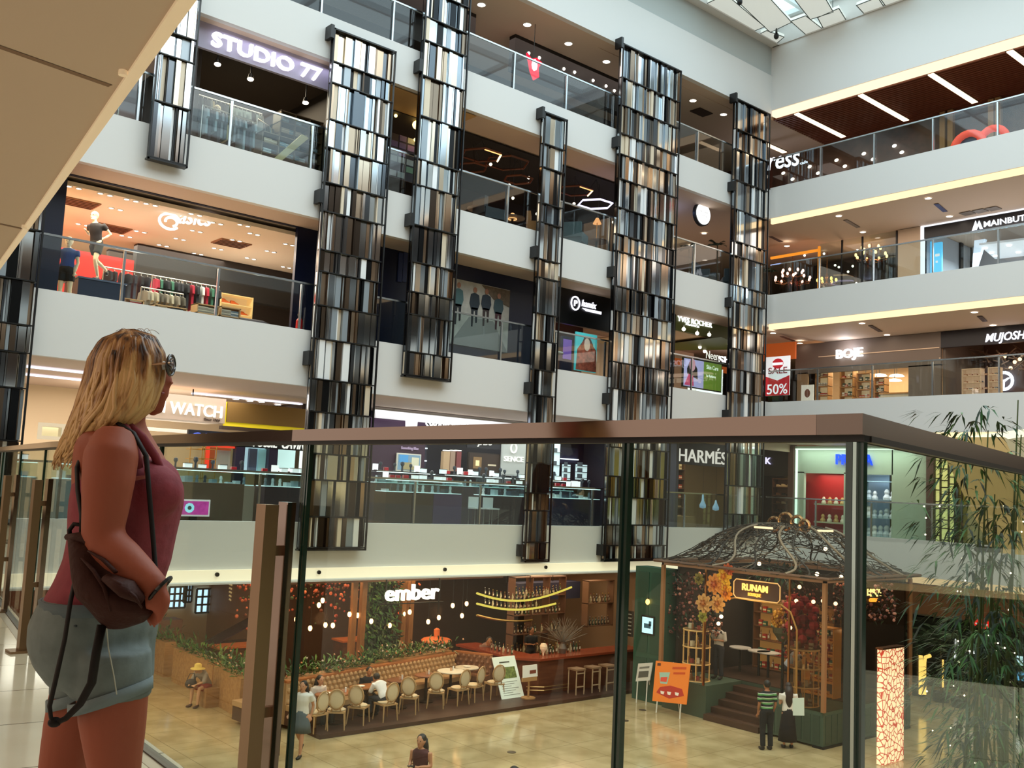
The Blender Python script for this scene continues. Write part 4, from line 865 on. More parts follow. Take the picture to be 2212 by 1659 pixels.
# perforated yellow screen
t = thing('perforated_screen', 'yellow and bronze perforated metal screen beside the wide mirror column', 'screen', (13.2, 26, EZ+1.2))
x0 = at(487, 890, Y=26.).x; x1 = at(700, 890, Y=26.).x; zt = at(600, 878, Y=26.).z; zb = at(600, 929, Y=26.).z
m = MB(); m.box((x0, 26.08, zb), (x1, 26.12, zt), mat('d8c020', .5, emit=.45)); m.build('backing', t)
for j in range(16):
    m = MB(); zz = zb+.12+(zt-zb-.12)*j/16; m.box((x0+.06, 26.02, zz), (x1, 26.05, zz+.035), mat('8a6a38', .4, metal=.6))
    for i in range(0, 34): m.box((x0+.06+(x1-x0)*i/34, 26.025, zz), (x0+.1+(x1-x0)*i/34, 26.045, zz+(zt-zb)/16), mat('8a6a38', .4, metal=.6))
    m.build('mesh_row', t)
m = MB(); m.box((x0-.1, 25.96, zb-.1), (x1, 26.12, zb-.0), mat('3a2a1c', .5)); m.build('sill', t)
# black signboard with white letters, mostly behind the handrail
t = thing('shop_sign', 'black signboard with tilted white letters just above the long handrail', 'sign', (12.6, 25.7, EZ+.9))
a = at(405, 960, Y=25.9); c_ = at(668, 930, Y=25.9); m = MB(); m.box((a.x, 25.9, EZ+.78), (c_.x, 26, EZ+1.16), mat('14161e', .4)); m.build('board', t)
text('CASIO', 'blue_letters', t, a.x+.05, a.x+1.2, EZ+.83, .26, 'y', 25.89, glow('6a84ff', 1.), shear=.3); text('FOSSIL  CAVIN', 'letters', t, a.x+1.9, c_.x-.1, EZ+.82, .28, 'y', 25.89, glow('ffffff', 1.5), bold=.02, shear=.3)
# lit show windows
def window(px0, py0, px1, py1, Y_, frame, inner, lab, e=1.4, objs=()):
    x0, x1, z0, z1 = RY(px0, py0, px1, py1, Y_); t = thing('show_window', lab, 'shop window', ((x0+x1)/2, Y_, z0)); f = .09
    m = MB(); fm = glow(frame, e)
    m.box((x0, Y_, z0), (x1, Y_+.05, z0+f), fm); m.box((x0, Y_, z1-f), (x1, Y_+.05, z1), fm); m.box((x0, Y_, z0+f), (x0+f, Y_+.05, z1-f), fm); m.box((x1-f, Y_, z0+f), (x1, Y_+.05, z1-f), fm); m.build('lit_frame', t)
    m = MB(); m.box((x0+f, Y_+.3, z0+f), (x1-f, Y_+.34, z1-f), inner); m.build('back_panel', t)
    for (u0, v0, u1, v1, h) in objs: m = MB(); m.box((x0+(x1-x0)*u0, Y_+.2, z0+(z1-z0)*v0), (x0+(x1-x0)*u1, Y_+.3, z0+(z1-z0)*v1), mat(h, .5, emit=.3)); m.build('display_item', t)
    m = MB(); m.box((x0+f, Y_+.01, z0+f), (x1-f, Y_+.02, z1-f), fg); sub(m.build('glass_pane', t), [k for k in t.children if k.name.startswith('lit_frame')][0]); return t
window(448, 958, 512, 1022, 26, 'ff4a34', mat('c8643a', .6, emit=.5), 'shop window with glowing orange-red frame by the woman', 1.3, ((.4, .1, .85, .8, 'c8b8b0'), (.15, .1, .35, .5, 'a85030')))
window(524, 957, 586, 1026, 26, 'f0f6ff', mat('c8dcf4', .5, emit=1.), 'white lit shop window with a dark portrait print, left of the twin brown post', 1.8, ((.35, .1, .6, .85, '3a4060'), (.65, .1, .9, .85, 'a8dce8')))
window(592, 957, 652, 1020, 26, 'f4f8ff', mat('dcf0f8', .5, emit=1.3), 'plain white lit shop window right beside the black post edge', 1.8)
window(84, 912, 140, 952, 26, 'ffe8c0', mat('e0c498', .6, emit=.4), 'cream lit shelf window left of the blonde hair', .8)
for i, px in enumerate((592, 520)):
    x0, x1, z0, z1 = RY(px-8, 950, px, 1100, 25.9); m = MB(); m.box((x0, 25.9, F2), (x1, 26.1, EZ+.8), mat('2c2440', .4)); single(m, 'display_pillar', 'narrow dark purple pillar between lit windows, '+('right' if i == 0 else 'left'), 'pillar')
for i, (px, w_) in enumerate(((438, 'right'), (412, 'left'))):
    t = thing('folding_display', 'gold metal display rack behind the woman, '+w_+' one', 'display rack', at(px, 1000, Y=25.4)); x0, x1, z0, z1 = RY(px, 962, px+26, 1035, 25.4)
    for k in range(4): m = MB(); zz = z0+(z1-z0)*k/3.4; m.box((x0, 25.4, zz), (x1, 25.7, zz+.02), mat('d8a050', .4, metal=.5)); m.build('shelf', t)
    for xx in (x0, x1-.02): m = MB(); m.box((xx, 25.4, F2), (xx+.02, 25.42, z1), mat('d8a050', .4, metal=.5)); m.build('upright', t)
# jewellery counters
def counter(x0, x1, y, lab, body='2a2830', glowc='dff4ff', H=1.36, gh=.36, items=5, d=.6):
    t = thing('jewellery_counter', lab, 'display counter', ((x0+x1)/2, y+d/2, F2)); z = F2
    m = MB(); m.box((x0, y, z), (x1, y+d, z+H-gh), mat(body, .35)); m.build('base', t)
    m = MB(); m.box((x0+.02, y+.02, z+H-gh), (x1-.02, y+d-.02, z+H-gh+.02), glow(glowc, 1.7)); m.build('lit_tray', t)
    m = MB(); m.box((x0, y, z+H-gh), (x1, y+.01, z+H), fg); m.box((x0, y+d-.01, z+H-gh), (x1, y+d, z+H), fg); m.box((x0, y, z+H), (x1, y+d, z+H+.012), fg); m.build('glass_case', t)
    m = MB(); m.box((x0, y-.005, z+H), (x1, y+.02, z+H+.02), metal('c8ccd0', .2)); m.box((x0, y+.03, z+H-.03), (x1, y+.06, z+H-.012), glow('e8f6ff', 3.5)); m.build('edge_light', t)
    n = int((x1-x0)/.22)
    for i in range(n):
        xx = x0+.12+i*.22; k = rnd.random(); m = MB()
        if k < .5: m.lathe((xx, y+.25, z+H-gh+.02), [(.05, 0), (.03, .1), (.045, .13), (.03, .2), (0, .21)], mat(rnd.choice(('e8ecee', '2a3040', 'c8d4dc', '70808c')), .4), 8)
        else: m.box((xx-.07, y+.15, z+H-gh+.02), (xx+.07, y+.35, z+H-gh+.02+rnd.uniform(.05, .18)), mat(rnd.choice(('d0dce4', '3c4c5c', '8aa0ac', 'f0f0f0')), .4))
        m.build('jewel_stand', t)
    return t
cs = [at(px, 1100, Y=23.3).x for px in (797, 930, 1012, 1100, 1130, 1232, 1300, 1330)]
counter(15.55, 17.2, 23.3, 'dark brown jewellery counter beside the wide mirror column', '2c2426')
counter(17.25, 18.3, 23.35, 'purple tinted jewellery counter right of the dark brown one', '3c3060')
counter(19.15, 21.1, 23.3, 'long dark jewellery counter left of the thin mirror column', '34303a')
counter(22.0, 24.2, 23.3, 'blue grey jewellery counter right of the thin mirror column', '30364a')
counter(16.6, 18.8, 25.4, 'rear glass counter under the framed picture', '403a48', H=1.6); counter(19.2, 22.2, 25.4, 'rear glass counter under the white shop panel', '2a2c3c', H=1.6); counter(22.6, 25.2, 25.6, 'rear lit counter with blue trays', '3a4458', H=1.6)
counter(3.4, 6.6, 24.2, 'bright jewellery counter at the far left, behind the posts', 'b8ac9c'); counter(6.9, 9.3, 23.6, 'bright blue lit jewellery counter behind the blonde hair', '8a98a0'); counter(9.9, 12.2, 24.6, 'pale glass counter behind the tank top woman', 'aaa49a'); counter(12.4, 14.2, 24.4, 'dark glass counter behind the twin brown post', '4a424c')
# tall back-wall pieces
def pic(px0, py0, px1, py1, Y_, h, lab, name='picture', cat='picture', frame='e8e0d0', e=0., parts=()):
    x0, x1, z0, z1 = RY(px0, py0, px1, py1, Y_); t = thing(name, lab, cat, ((x0+x1)/2, Y_, z0))
    m = MB(); m.box((x0, Y_, z0), (x1, Y_+.05, z1), mat(frame, .5)); m.build('frame', t); fr0 = list(t.children)[0]; m = MB(); m.box((x0+.04, Y_-.01, z0+.04), (x1-.04, Y_, z1-.04), mat(h, .5, emit=e)); sub(m.build('panel', t), fr0)
    for i, (u0, v0, u1, v1, hh, ee) in enumerate(parts): m = MB(); m.box((x0+(x1-x0)*u0, Y_-.02-.002*i, z0+(z1-z0)*v0), (x0+(x1-x0)*u1, Y_-.01, z0+(z1-z0)*v1), mat(hh, .5, emit=ee)); m.build('detail', t)
    return t, x0, x1, z0, z1
pic(858, 978, 908, 1020, 26.2, '7a98b0', 'framed colour photo of people on a balcony hanging on the purple wall', e=.3, parts=((.1, .5, .45, .9, '4a90c8', .5), (.2, .1, .8, .5, 'a89870', .2), (.6, .3, .9, .8, 'd8d0b8', .3)))
pic(1012, 976, 1080, 1030, 26.2, '3c2c28', 'dark brown panel with a golden watch face', frame='2a2020', parts=((.15, .3, .4, .8, '8a6a48', .2), (.22, .42, .33, .66, 'e8d0a0', .8), (.6, .45, .85, .52, 'c8b8a0', .5)))
pic(1085, 952, 1140, 1030, 26.1, 'b4b6b4', 'pale grey shop panel with round logo left of the thin column', name='display_board', cat='panel', frame='c8cac8', e=.25)
t = thing('shop_sign', 'white logo and capitals on the pale grey shop panel', 'sign', at(1110, 990, Y=26.)); sg = glow('ffffff', 1.6); c = at(1110, 968, Y=26.05); m = MB(); m.ring([c+V((math.cos(i*PI/8)*.13, 0, math.sin(i*PI/8)*.16)) for i in range(17)], .03, sg, 6); m.build('ring_logo', t); textpx('SENCE', 'letters', t, (1088, 996), (1130, 998), 985, 'y', 26.08, sg, bold=.02)
t = thing('shop_sign', 'white JIADO letters on the dark navy wall', 'sign', at(1047, 955, Y=26.)); m = MB(); x0, x1, z0, z1 = RY(1010, 945, 1082, 972, 26.15); m.box((x0, 26.15, z0), (x1, 26.2, z1+.3), mat('1a1a28', .5)); m.build('board', t); textpx('JIADO', 'letters', t, (1031, 961), (1062, 962), 950, 'y', 26.13, sg, bold=.02)
m = MB(); x0, x1, z0, z1 = RY(835, 948, 915, 1030, 26.3); m.box((x0-1, 26.3, F2), (x1, 26.4, C2-.3), mat('3a1f38', .5)); t = single(m, 'purple_wall_panel', 'dark purple wall panel carrying the framed photo', 'panel')
t = thing('shop_sign', 'thin white script words above the framed photo', 'sign', at(885, 970, Y=26.)); textpx('Something Blue', 'letters', t, (866, 970), (903, 972), 964, 'y', 26.28, glow('c8b0d8', 1.))
for i, (px, h) in enumerate(((965, 'b89878'), (980, '9a8070'), (990, '7a3c40'))):
    x0, x1, z0, z1 = RY(px-6, 975, px+5, 1018, 26.); m = MB(); m.box((x0, 26., z0), (x1, 26.15, z1), mat(h, .5, emit=.3)); m.box((x0+.02, 25.98, z1+.02), (x1-.02, 26.1, z1+.05), glow('ffffff', 3)); single(m, 'display_niche', 'narrow tall display panel with top light, '+('beige', 'brown', 'dark red')[i], 'display')
for i, (px0, px1) in enumerate(((1145, 1160), (1165, 1180), (1192, 1208), (1213, 1232), (1242, 1268))):
    x0, x1, z0, z1 = RY(px0, 1000 if i > 2 else 955, px1, 1040, 26.2); t = thing('display_cabinet', 'tall white lit glass cabinet on the navy wall, '+('first from left', 'second from left', 'middle', 'fourth from left', 'rightmost and lowest')[i], 'cabinet', ((x0+x1)/2, 26.2, z0))
    m = MB(); m.box((x0, 26.2, z0), (x1, 26.5, z1), mat('20222e', .4)); m.build('case', t); m = MB(); m.box((x0+.04, 26.18, z0+.05), (x1-.04, 26.2, z1-.05), mat('c8e0ec', .4, emit=1.0)); m.build('lit_back', t)
    for k in range(3): m = MB(); zz = z0+.1+(z1-z0)*k/3; m.box((x0+.03, 26.12, zz), (x1-.03, 26.18, zz+.02), steel); m.build('shelf', t); m = MB(); m.box((x0+.1, 26.13, zz+.02), ((x0+x1)/2, 26.17, zz+.16), mat('606870', .5)); m.build('watch_stand', t)
# white fascia sign above the handrail
t = thing('shop_sign', 'white logo and capitals on the pale fascia, half hidden by the handrail', 'sign', (18, 25.6, EZ+1.4)); m = MB(); x0, x1, z0, z1 = RY(812, 893, 1150, 935, 25.8); m.box((x0, 25.8, z0), (x1, 25.95, C2-.02), mat('b8b4b0', .5)); m.build('board', t)
textpx('SWAROVSKI', 'letters', t, (918, 926), (1010, 930), 910, 'y', 25.78, glow('ffffff', 2.), bold=.03); c = at(888, 915, Y=25.78); m = MB(); m.prism([(c.x-.2, c.z-.15), (c.x+.2, c.z-.15), (c.x+.22, c.z+.12), (c.x, c.z+.2), (c.x-.22, c.z+.12)], 'y', 25.73, 25.79, glow('ffffff', 1.8)); m.build('logo', t)
downlights([at(px, py, Z=C2) for px, py in ((882, 897), (925, 902), (973, 908))], 'oval white ceiling spot above the half hidden fascia sign', 'spots over the fascia sign', r=.12, s=8)
# stools, desk and a clerk
def stool2(x, y, lab):
    t = thing('counter_stool', lab, 'stool', (x, y, F2)); wm = glow('e8f0ff', .5)
    m = MB(); m.box((-.19, -.17, .6), (.19, .17, .64), mat('e4e8ec', .4)); m.build('seat', t, local=True); m = MB(); m.box((-.19, .15, .64), (.19, .17, .95), mat('e4e8ec', .4)); m.build('backrest', t, local=True)
    for a in (-1, 1):
        for b_ in (-1, 1): m = MB(); m.cyl((a*.17, b_*.15, 0), (a*.17, b_*.15, .6), .014, steel, 6); m.build('leg', t, local=True)
    return t
stool2(18.55, 22.95, 'white counter stool with thin legs in the counter gap'); stool2(18.95, 22.75, 'white counter stool nearest the long dark counter')
person('person in grey shirt leaning over the blue grey jewellery counter', (23.6, 24.2, F2), 3.3, LEAN, 'c08a6a', '8a909a', '30323a', '1c1614', legs=1., scale=1.2)
# TV with purple picture in front of counters
t = thing('television', 'flat screen with white border showing a magenta flower picture', 'television', at(420, 1100, Y=23.)); x0, x1, z0, z1 = RY(388, 1078, 452, 1116, 23.0)
m = MB(); m.box((x0, 23., z0), (x1, 23.08, z1), mat('e8e4e8', .3, emit=.6)); m.build('frame', t); m = MB(); m.box((x0+.04, 22.985, z0+.04), (x1-.04, 23., z1-.04), mat('b03a90', .3, emit=1.1, var=.6, scale=5)); m.build('screen', t)
m = MB(); c = V((x0+.25, 22.98, (z0+z1)/2)); m.lathe(c, [(0, 0)], BLACK); m.ring([c, c-V((0, .008, 0))], .12, mat('9adcf0', .3, emit=1.2), 9); m.ring([c-V((0, .008, 0)), c-V((0, .014, 0))], .05, mat('204050', .3, emit=.3), 9); m.build('flower_picture', t)
m = MB(); m.box((x0+.3, 23.02, F2), (x1-.3, 23.07, z0), BLACK); m.box((x0-.1, 23.09, F2), (x1+.9, 23.5, F2+1.05), mat('6a5648', .5)); m.build('stand', t)
# ---------------- HARMES store at the right end
b = MB(); x0, x1, z0, z1 = RY(1448, 962, 1590, 1000, 23.4); b.box((27.75, 23.4, EZ+1.15), (31.7, 23.55, EZ+2.0), mat('241c1a', .45)); b.box((27.75, 23.42, EZ+2.0), (36, 23.55, C2+.02), mat('c8b49c', .6)); struct(b, 'wall_shopfront')
t = thing('shop_sign', 'silver HARMÉS capitals on a dark brown fascia', 'sign', (29.5, 23.4, EZ+1.3)); textpx('HARMÉS', 'letters', t, (1465, 996), (1568, 1004), 968, 'y', 23.39, glow('e8e4e0', 1.0), bold=0)
swall((27.75, 27, F2), (36, 27.1, C2), mat('8a7450', .6), 'wall_back'); area('harmes_light', (29.6, 25, EZ+1.9), 3.2, 2.4, 70, (1, .86, .62))
for i in range(7):
    m = MB(); x0 = 28.1+i*.27; m.prism([(x0+.02*k, 25.4+.06*(k % 2)) for k in range(12)]+[(x0+.24, 25.5), (x0, 25.5)], 'z', EZ+.0, EZ+1.3, mat(('b8a26c', 'a8925c')[i % 2], .8, var=.2, scale=6)); single(m, 'hanging_curtain', 'beige patterned hanging cloth in the HARMÉS window', 'curtain', 'hanging cloths in the HARMÉS window')
for i, (px, py) in enumerate(((1518, 1090), (1546, 1095))):
    p = at(px, py, Y=24.2); t = thing('hanging_vase', ('taller' if i == 0 else 'shorter')+' pale blue teardrop ornament in the HARMÉS window', 'ornament', p); m = MB(); m.lathe(p, [(0, -.15), (.12, -.12), (.13, -.02), (.05, .15), (.03, .42 if i == 0 else .25), (0, .45 if i == 0 else .27)], mat('8fb8e0', .3, emit=.5), 12); m.build('body', t, True); m = MB(); m.cyl(p+V((0, 0, .25)), (p.x, p.y, C2-.5), .006, BLACK, 4); m.build('cord', t)
t = shelf(30.0, 31.3, 25.5, F2, 2.7, 7, mat('5a4028', .5), 'tall wooden shelf with small goods in the HARMÉS store', d=.35, back=mat('a08058', .6)); 
goods([item_box('gift_box', (.16, .12, .14), 'b8442c', 'e8d8b8'), item_box('gift_box', (.12, .1, .2), 'e0d0a8', '8a6a40'), item_box('gift_box', (.2, .12, .1), '50342a', 'c8a878')], grid(30.1, 31.25, 25.65, F2, 2.7, 7, 5, 3), 's', 'small gift box on the tall HARMÉS shelf', 'box', 'gift boxes on the HARMÉS shelf')
t = thing('display_table', 'low wooden table with cone cloth in the HARMÉS window', 'table', (28.9, 24.3, F2)); m = MB(); m.box((28.1, 24, F2), (30.2, 24.9, F2+.5), mat('8a7048', .5)); m.build('base', t); m = MB(); m.lathe((29., 24.4, F2+.5), [(.3, 0), (.02, .45), (0, .45)], mat('c8a060', .6), 12); m.build('cone_cloth', t)

# small things standing on the counters
def top_item(kind):
    def f():
        m = MB()
        if kind == 0: m.box((-.09, -.06, 0), (.09, .06, .12), mat('d8e8f0', .3, emit=.9)); m.box((-.1, -.07, .12), (.1, .07, .135), steel); return m.build('display_stand')
        if kind == 1: m.lathe((0, 0, 0), [(.07, 0), (.03, .02), (.025, .14), (.06, .2), (.05, .26), (0, .28)], mat('3a4450', .3), 10); return m.build('bust_stand')
        if kind == 2: m.box((-.07, -.05, 0), (.07, .05, .1), mat('c02838', .4)); m.box((-.075, -.01, 0), (.075, .01, .105), mat('e8e0e0', .4)); return m.build('red_gift_box')
        m.prism([(-.1, 0), (.1, 0), (.1, .2), (-.1, .2)], 'y', -.01, .01, mat('e8f0f8', .3, emit=1.2)); m.box((-.05, -.03, 0), (.05, .05, .015), BLACK); return m.build('price_stand')
    return f
sp = []
for x0, x1, y, zz in ((15.7, 17.1, 23.6, 1.38), (17.35, 18.2, 23.65, 1.38), (19.3, 21.0, 23.6, 1.38), (22.1, 24.1, 23.6, 1.38), (16.7, 18.7, 25.7, 1.62), (19.3, 22.1, 25.7, 1.62), (22.7, 25.1, 25.9, 1.62), (3.6, 6.4, 24.5, 1.38), (7.1, 9.1, 23.9, 1.38), (10.1, 12.0, 24.9, 1.38), (12.5, 14.0, 24.7, 1.38)):
    x = x0
    while x < x1: sp.append(((x, y, F2+zz), rnd.choice((0, 0, 1, 1, 2, 3)), 0, rnd.uniform(.9, 1.15))); x += rnd.uniform(.18, .34)
goods([top_item(k) for k in range(4)], sp, 's', 'small stand or box on top of a jewellery counter', 'display stand', 'stands on the jewellery counters')
for i, (x0, x1) in enumerate(((15.6, 16.6), (18.9, 19.7), (25.3, 26.9))):
    t = thing('wall_display', 'lit shelf niche on the navy back wall, '+('behind the dark brown counter', 'behind the counter gap', 'at the right end')[i], 'display', ((x0+x1)/2, 27.2, F2+1.4)); m = MB(); m.box((x0, 27.2, F2+1.5), (x1, 27.5, F2+2.9), mat('2a2c44', .5)); m.build('case', t)
    for k in range(3): m = MB(); m.box((x0+.05, 27.1, F2+1.6+.42*k), (x1-.05, 27.2, F2+1.64+.42*k), glow('dce8ff', 2.4)); m.build('lit_shelf', t)
# ================================================================ right side
XS = 35.6
def rwall(a, c, m, name='wall_shopfront'): b = MB(); b.box(a, c, m); return struct(b, name)
# top floor
rwall((36, -8, FLR[5]), (36.2, 30, EZ+15.1), wood('4a2c20', '5c382a', 3), 'wall_back')
for i, yy in enumerate((23.9, 21.1, 18.4, 15.75, 13.1)):
    t = thing('light_bar', 'warm glowing bar set across the dark slatted ceiling, '+('one nearest the corner', 'second from the corner', 'third from the corner', 'fourth from the corner', 'fifth, at the right picture edge')[i], 'light', (33.8, yy, EZ+14.93))
    m = MB(); m.box((32.05, yy-.11, EZ+14.93), (35.45, yy+.11, EZ+14.975), glow('ffdcb0', 3.2)); m.build('diffuser', t); m = MB(); m.box((32., yy-.14, EZ+14.95), (35.5, yy-.112, EZ+14.98), BLACK); m.box((32., yy+.112, EZ+14.95), (35.5, yy+.14, EZ+14.98), BLACK); m.build('frame', t)
t = thing('shop_sign', 'white express letters, first letters hidden by the corner column', 'sign', (34, 24, EZ+12.3)); a = at(1727, 352, X=34.); c_ = at(1600, 380, X=34.)
textpx('express', 'letters', t, (1600, 379), (1727, 356), 352, 'x', 34., glow('f0f2ff', 2.), bold=.02, shear=.15); textpx('cafe', 'small_letters', t, (1729, 356), (1745, 352), 350, 'x', 34., glow('f0f2ff', 1.2))
for i, (px, py) in enumerate(((1692, 374), (1712, 387), (1749, 360), (1767, 374), (1807, 346), (1825, 359), (1866, 332), (1886, 344), (1932, 315), (1948, 329))):  # glowing dots drawn for reflected lights
    p = at(px, py, X=35.9); m = MB(); m.ell(p, (.04, .1, .07), glow('fff0dc', 3), 8, 6); single(m, 'wall_bright_spot', 'small warm round light reflection, drawn as a glowing dot on the brown top-floor wall', 'lamp', 'light reflections on the brown top wall')
t = thing('playground_arch', 'orange-red inflatable arch with blue panel behind the top right glass', 'play arch', at(2095, 310, X=33.5)); c = at(2092, 318, X=33.5); y_ = c.y
om = mat('f0482c', .5, emit=.5); m = MB(); m.ring([(33.5, y_+.55*math.cos(k*PI/10), c.z-.1+.6*math.sin(k*PI/10)) for k in range(11)], .13, om, 10); m.build('left_arch', t, True)
m = MB(); m.ring([(33.7, y_-.75+.5*math.cos(k*PI/10), c.z-.05+.6*math.sin(k*PI/10)) for k in range(11)], .13, om, 10); m.build('right_arch', t, True); m = MB(); m.box((33.6, y_-.4, c.z-.4), (33.65, y_+.42, c.z+.4), mat('2c4468', .5)); m.build('blue_panel', t)
for i, px in enumerate((2035, 2052, 2140, 2155)):
    a = at(px, 250, X=35.5); m = MB(); m.box((35.5, a.y-.1, FLR[5]), (35.7, a.y+.1, EZ+14.95), mat('9a7a50', .5)); single(m, 'timber_post', 'pale timber post on the top right floor', 'post', 'pale timber posts of the top right floor')
area('top_right_light', (33.7, 16, EZ+14.7), 3, 14, 50, (1, .76, .5))
# fourth floor right: chandelier restaurant, pillar, white framed shop
F4r = FLR[4]; C4r = RV[5][0]
b = MB(); b.box((38.8, 17.8, F4r), (39, 24.5, C4r), mat('1c1612', .6)); b.box((35.6, 17.9, F4r), (36.1, 18.8, C4r), mat('cdb49c', .6)); struct(b, 'wall_back')
gold = metal('c08038', .3)
t = thing('restaurant_front', 'dark glazed restaurant front with gold frame by the corner column', 'shop front', (35.6, 21.5, F4r))
m = MB(); m.box((35.6, 18.8, F4r), (35.62, 22.25, C4r), mat('181614', .15, spec=.9)) if 0 else m.box((35.6, 18.85, F4r), (35.61, 22.2, C4r), fg); m.build('glazing', t)
for yy in (18.85, 20.3, 21.2): m = MB(); m.box((35.58, yy-.03, F4r), (35.64, yy+.03, C4r), BLACK); m.build('mullion', t)
m = MB(); m.box((35.55, 22.2, F4r), (35.65, 22.28, C4r-.1), glow('ff9a30', .9)); m.box((35.55, 22.28, C4r-.3), (35.65, 24.6, C4r-.2), glow('ff9a30', 1.)); m.build('gold_frame', t)
def chandelier(px, py, X_, R_, lab, n=8, tiers=2, h='ffc090'):
    c = at(px, py, X=X_); t = thing('chandelier', lab, 'chandelier', c); br = metal('b07a50', .25)
    m = MB(); m.cyl(c, (c.x, c.y, C4r), .015, br, 6); m.lathe(c, [(0, -.25), (.06, -.15), (.03, 0), (.08, .12), (.03, .3), (0, .35)], br, 10); m.build('stem', t)
    for k in range(tiers):
        r = R_*(1-.4*k); zz = .32*k-.1
        for i in range(n-2*k):
            an = 2*PI*i/(n-2*k)+k*.3; d = V((math.cos(an), math.sin(an), 0)); m = MB()
            m.ring([c+V((0, 0, zz)), c+d*r*.5+V((0, 0, zz-.14)), c+d*r+V((0, 0, zz-.05)), c+d*r+V((0, 0, zz+.03))], .014, br, 5); ar = m.build('arm', t)
            m = MB(); m.ell(c+d*r+V((0, 0, zz+.1)), (.055, .055, .08), glow(h, 4.5), 8, 6); sub(m.build('bulb', t), ar)
    m = MB()
    for i in range(26): an = rnd.uniform(0, 6.28); r = R_*rnd.uniform(.2, .95); p = c+V((r*math.cos(an), r*math.sin(an), -.1)); m.cyl(p, p-V((0, 0, rnd.uniform(.15, .45))), .012, glass('ffd0b8', 1.6, 'x'), 4)
    tag(m.build('crystal_drops', t), kind='stuff')
chandelier(1712, 602, 36.6, .75, 'big pink glowing crystal chandelier nearest the corner column', 10, 2, 'ffb8a0'); chandelier(1882, 552, 36.8, .62, 'tall gold chandelier with round bulbs in front of the beige pillar', 8, 2, 'ffc880'); chandelier(1786, 605, 37, .38, 'small gold chandelier between the two big ones', 6, 1, 'ffc860')
for i, (px, py) in enumerate(((1804, 573), (1812, 577), (1832, 587), (1842, 575), (1852, 538), (1850, 612), (1780, 548), (1738, 552), (1898, 525))):
    p = at(px, py, X=37.4); m = MB(); m.ell(p, .05, glow('fff0d8', 5), 8, 6); single(m, 'ceiling_spotlight', 'tiny bright spot inside the dark chandelier restaurant', 'lamp', 'tiny spots in the chandelier restaurant')
easy2 = mat('d8c8a0', .7); t = thing('armchair', 'cream high-backed armchair at the foot of the beige pillar', 'armchair', (36.5, 19.1, F4r)); m = MB(); m.box((36.2, 18.9, F4r+.3), (36.9, 19.5, F4r+.5), easy2); m.build('seat', t); m = MB(); m.prism([(18.85, F4r+.5), (19.6, F4r+.5), (19.5, F4r+1.35), (18.95, F4r+1.4)], 'x', 36.8, 36.95, easy2); m.build('backrest', t); m = MB(); m.box((36.3, 19., F4r), (36.8, 19.4, F4r+.3), BLACK); m.build('base', t)
spotpt('chandelier_glow', (36.5, 21.5, EZ+9.1), 30, (1, .6, .4), .2)
# white framed shop
b = MB(); b.box((35.6, 12, EZ+10.15), (35.75, 17.75, C4r), mat('10121c', .35)); b.box((35.58, 17.78, F4r), (35.75, 17.88, C4r), glow('f2f6ff', 1.4)); b.box((35.58, 8, C4r-.06), (35.75, 17.8, C4r), glow('f2f6ff', 1.4)); b.box((39.8, 8, F4r), (40, 17.8, C4r), mat('b8b4b8', .6)); b.box((35.8, 17.9, F4r), (39.8, 17.98, C4r), mat('b8bcc4', .6)); struct(b, 'wall_shopfront')
t = thing('shop_sign', 'white logo and bold capitals on black fascia at the right picture edge', 'sign', (35.6, 14.5, EZ+10.4)); sg = glow('f6faff', 2.2)
textpx('MAINBUTE', 'letters', t, (2126, 491), (2226, 474), 479, 'x', 35.58, sg, bold=.02); textpx('MADE IN ITALY . OPEN EVERY DAY', 'small_letters', t, (2102, 504), (2226, 484), 501, 'x', 35.58, glow('b8dcff', 1.2))
m = MB(); c = at(2111, 488, X=35.57); m.prism([(c.y+.18, c.z-.16), (c.y+.05, c.z+.2), (c.y, c.z), (c.y-.08, c.z+.18), (c.y-.2, c.z-.14), (c.y-.1, c.z-.14), (c.y-.05, c.z+.02), (c.y+.02, c.z-.14), (c.y+.1, c.z-.14)], 'x', 35.53, 35.58, sg); m.build('logo', t)
for i, (px0, px1, l) in enumerate(((1990, 2012, 'left'), (2016, 2034, 'right'))):
    y0, y1, z0, z1 = RX(px0, 525, px1, 592, 36.4); m = MB(); m.box((36.4, y1, F4r), (36.5, y0, z1), mat('58b8e8', .4, emit=1.)); m.box((36.39, y1+.08, z1-.55), (36.4, y0-.08, z1-.45), glow('ffffff', 1)); m.box((36.39, y1+.15, z1-.8), (36.4, y0-.1, z1-.72), glow('ffffff', 1)); single(m, 'advertising_panel', 'bright sky blue glowing panel in the white framed shop, '+l+' one', 'panel')
t = thing('ceiling_tray', 'recessed white ceiling tray with spots in the white framed shop', 'ceiling panel', (38, 14.5, EZ+10.1)); P = [at(*q, Z=EZ+9.95) for q in ((2115, 530), (2150, 560), (2240, 550), (2240, 515))]; m = MB(); m.add([p for p in P]+[p+V((0, 0, .08)) for p in P], [(0, 1, 2, 3), (7, 6, 5, 4), (0, 4, 5, 1), (1, 5, 6, 2), (2, 6, 7, 3), (3, 7, 4, 0)], mat('d0d4dc', .5, emit=.5)); m.build('tray', t)
for px, py in ((2128, 536), (2142, 546), (2150, 553), (2180, 530), (2200, 545)): p = at(px, py, Z=EZ+9.93); m = MB(); m.cyl(p-V((0, 0, .02)), p+V((0, 0, .02)), .09, glow('ffffff', 5), 10); m.build('spot', t)
m = MB(); m.prism([(16.9, F4r+.2), (17.1, F4r+.2), (16.3, F4r+2.6), (16.7, F4r+2.6)], 'x', 37.5, 37.7, mat('dce8f8', .4, emit=.8)); single(m, 'slanted_light_panel', 'slanted white lit board right of the sky blue panels', 'panel')
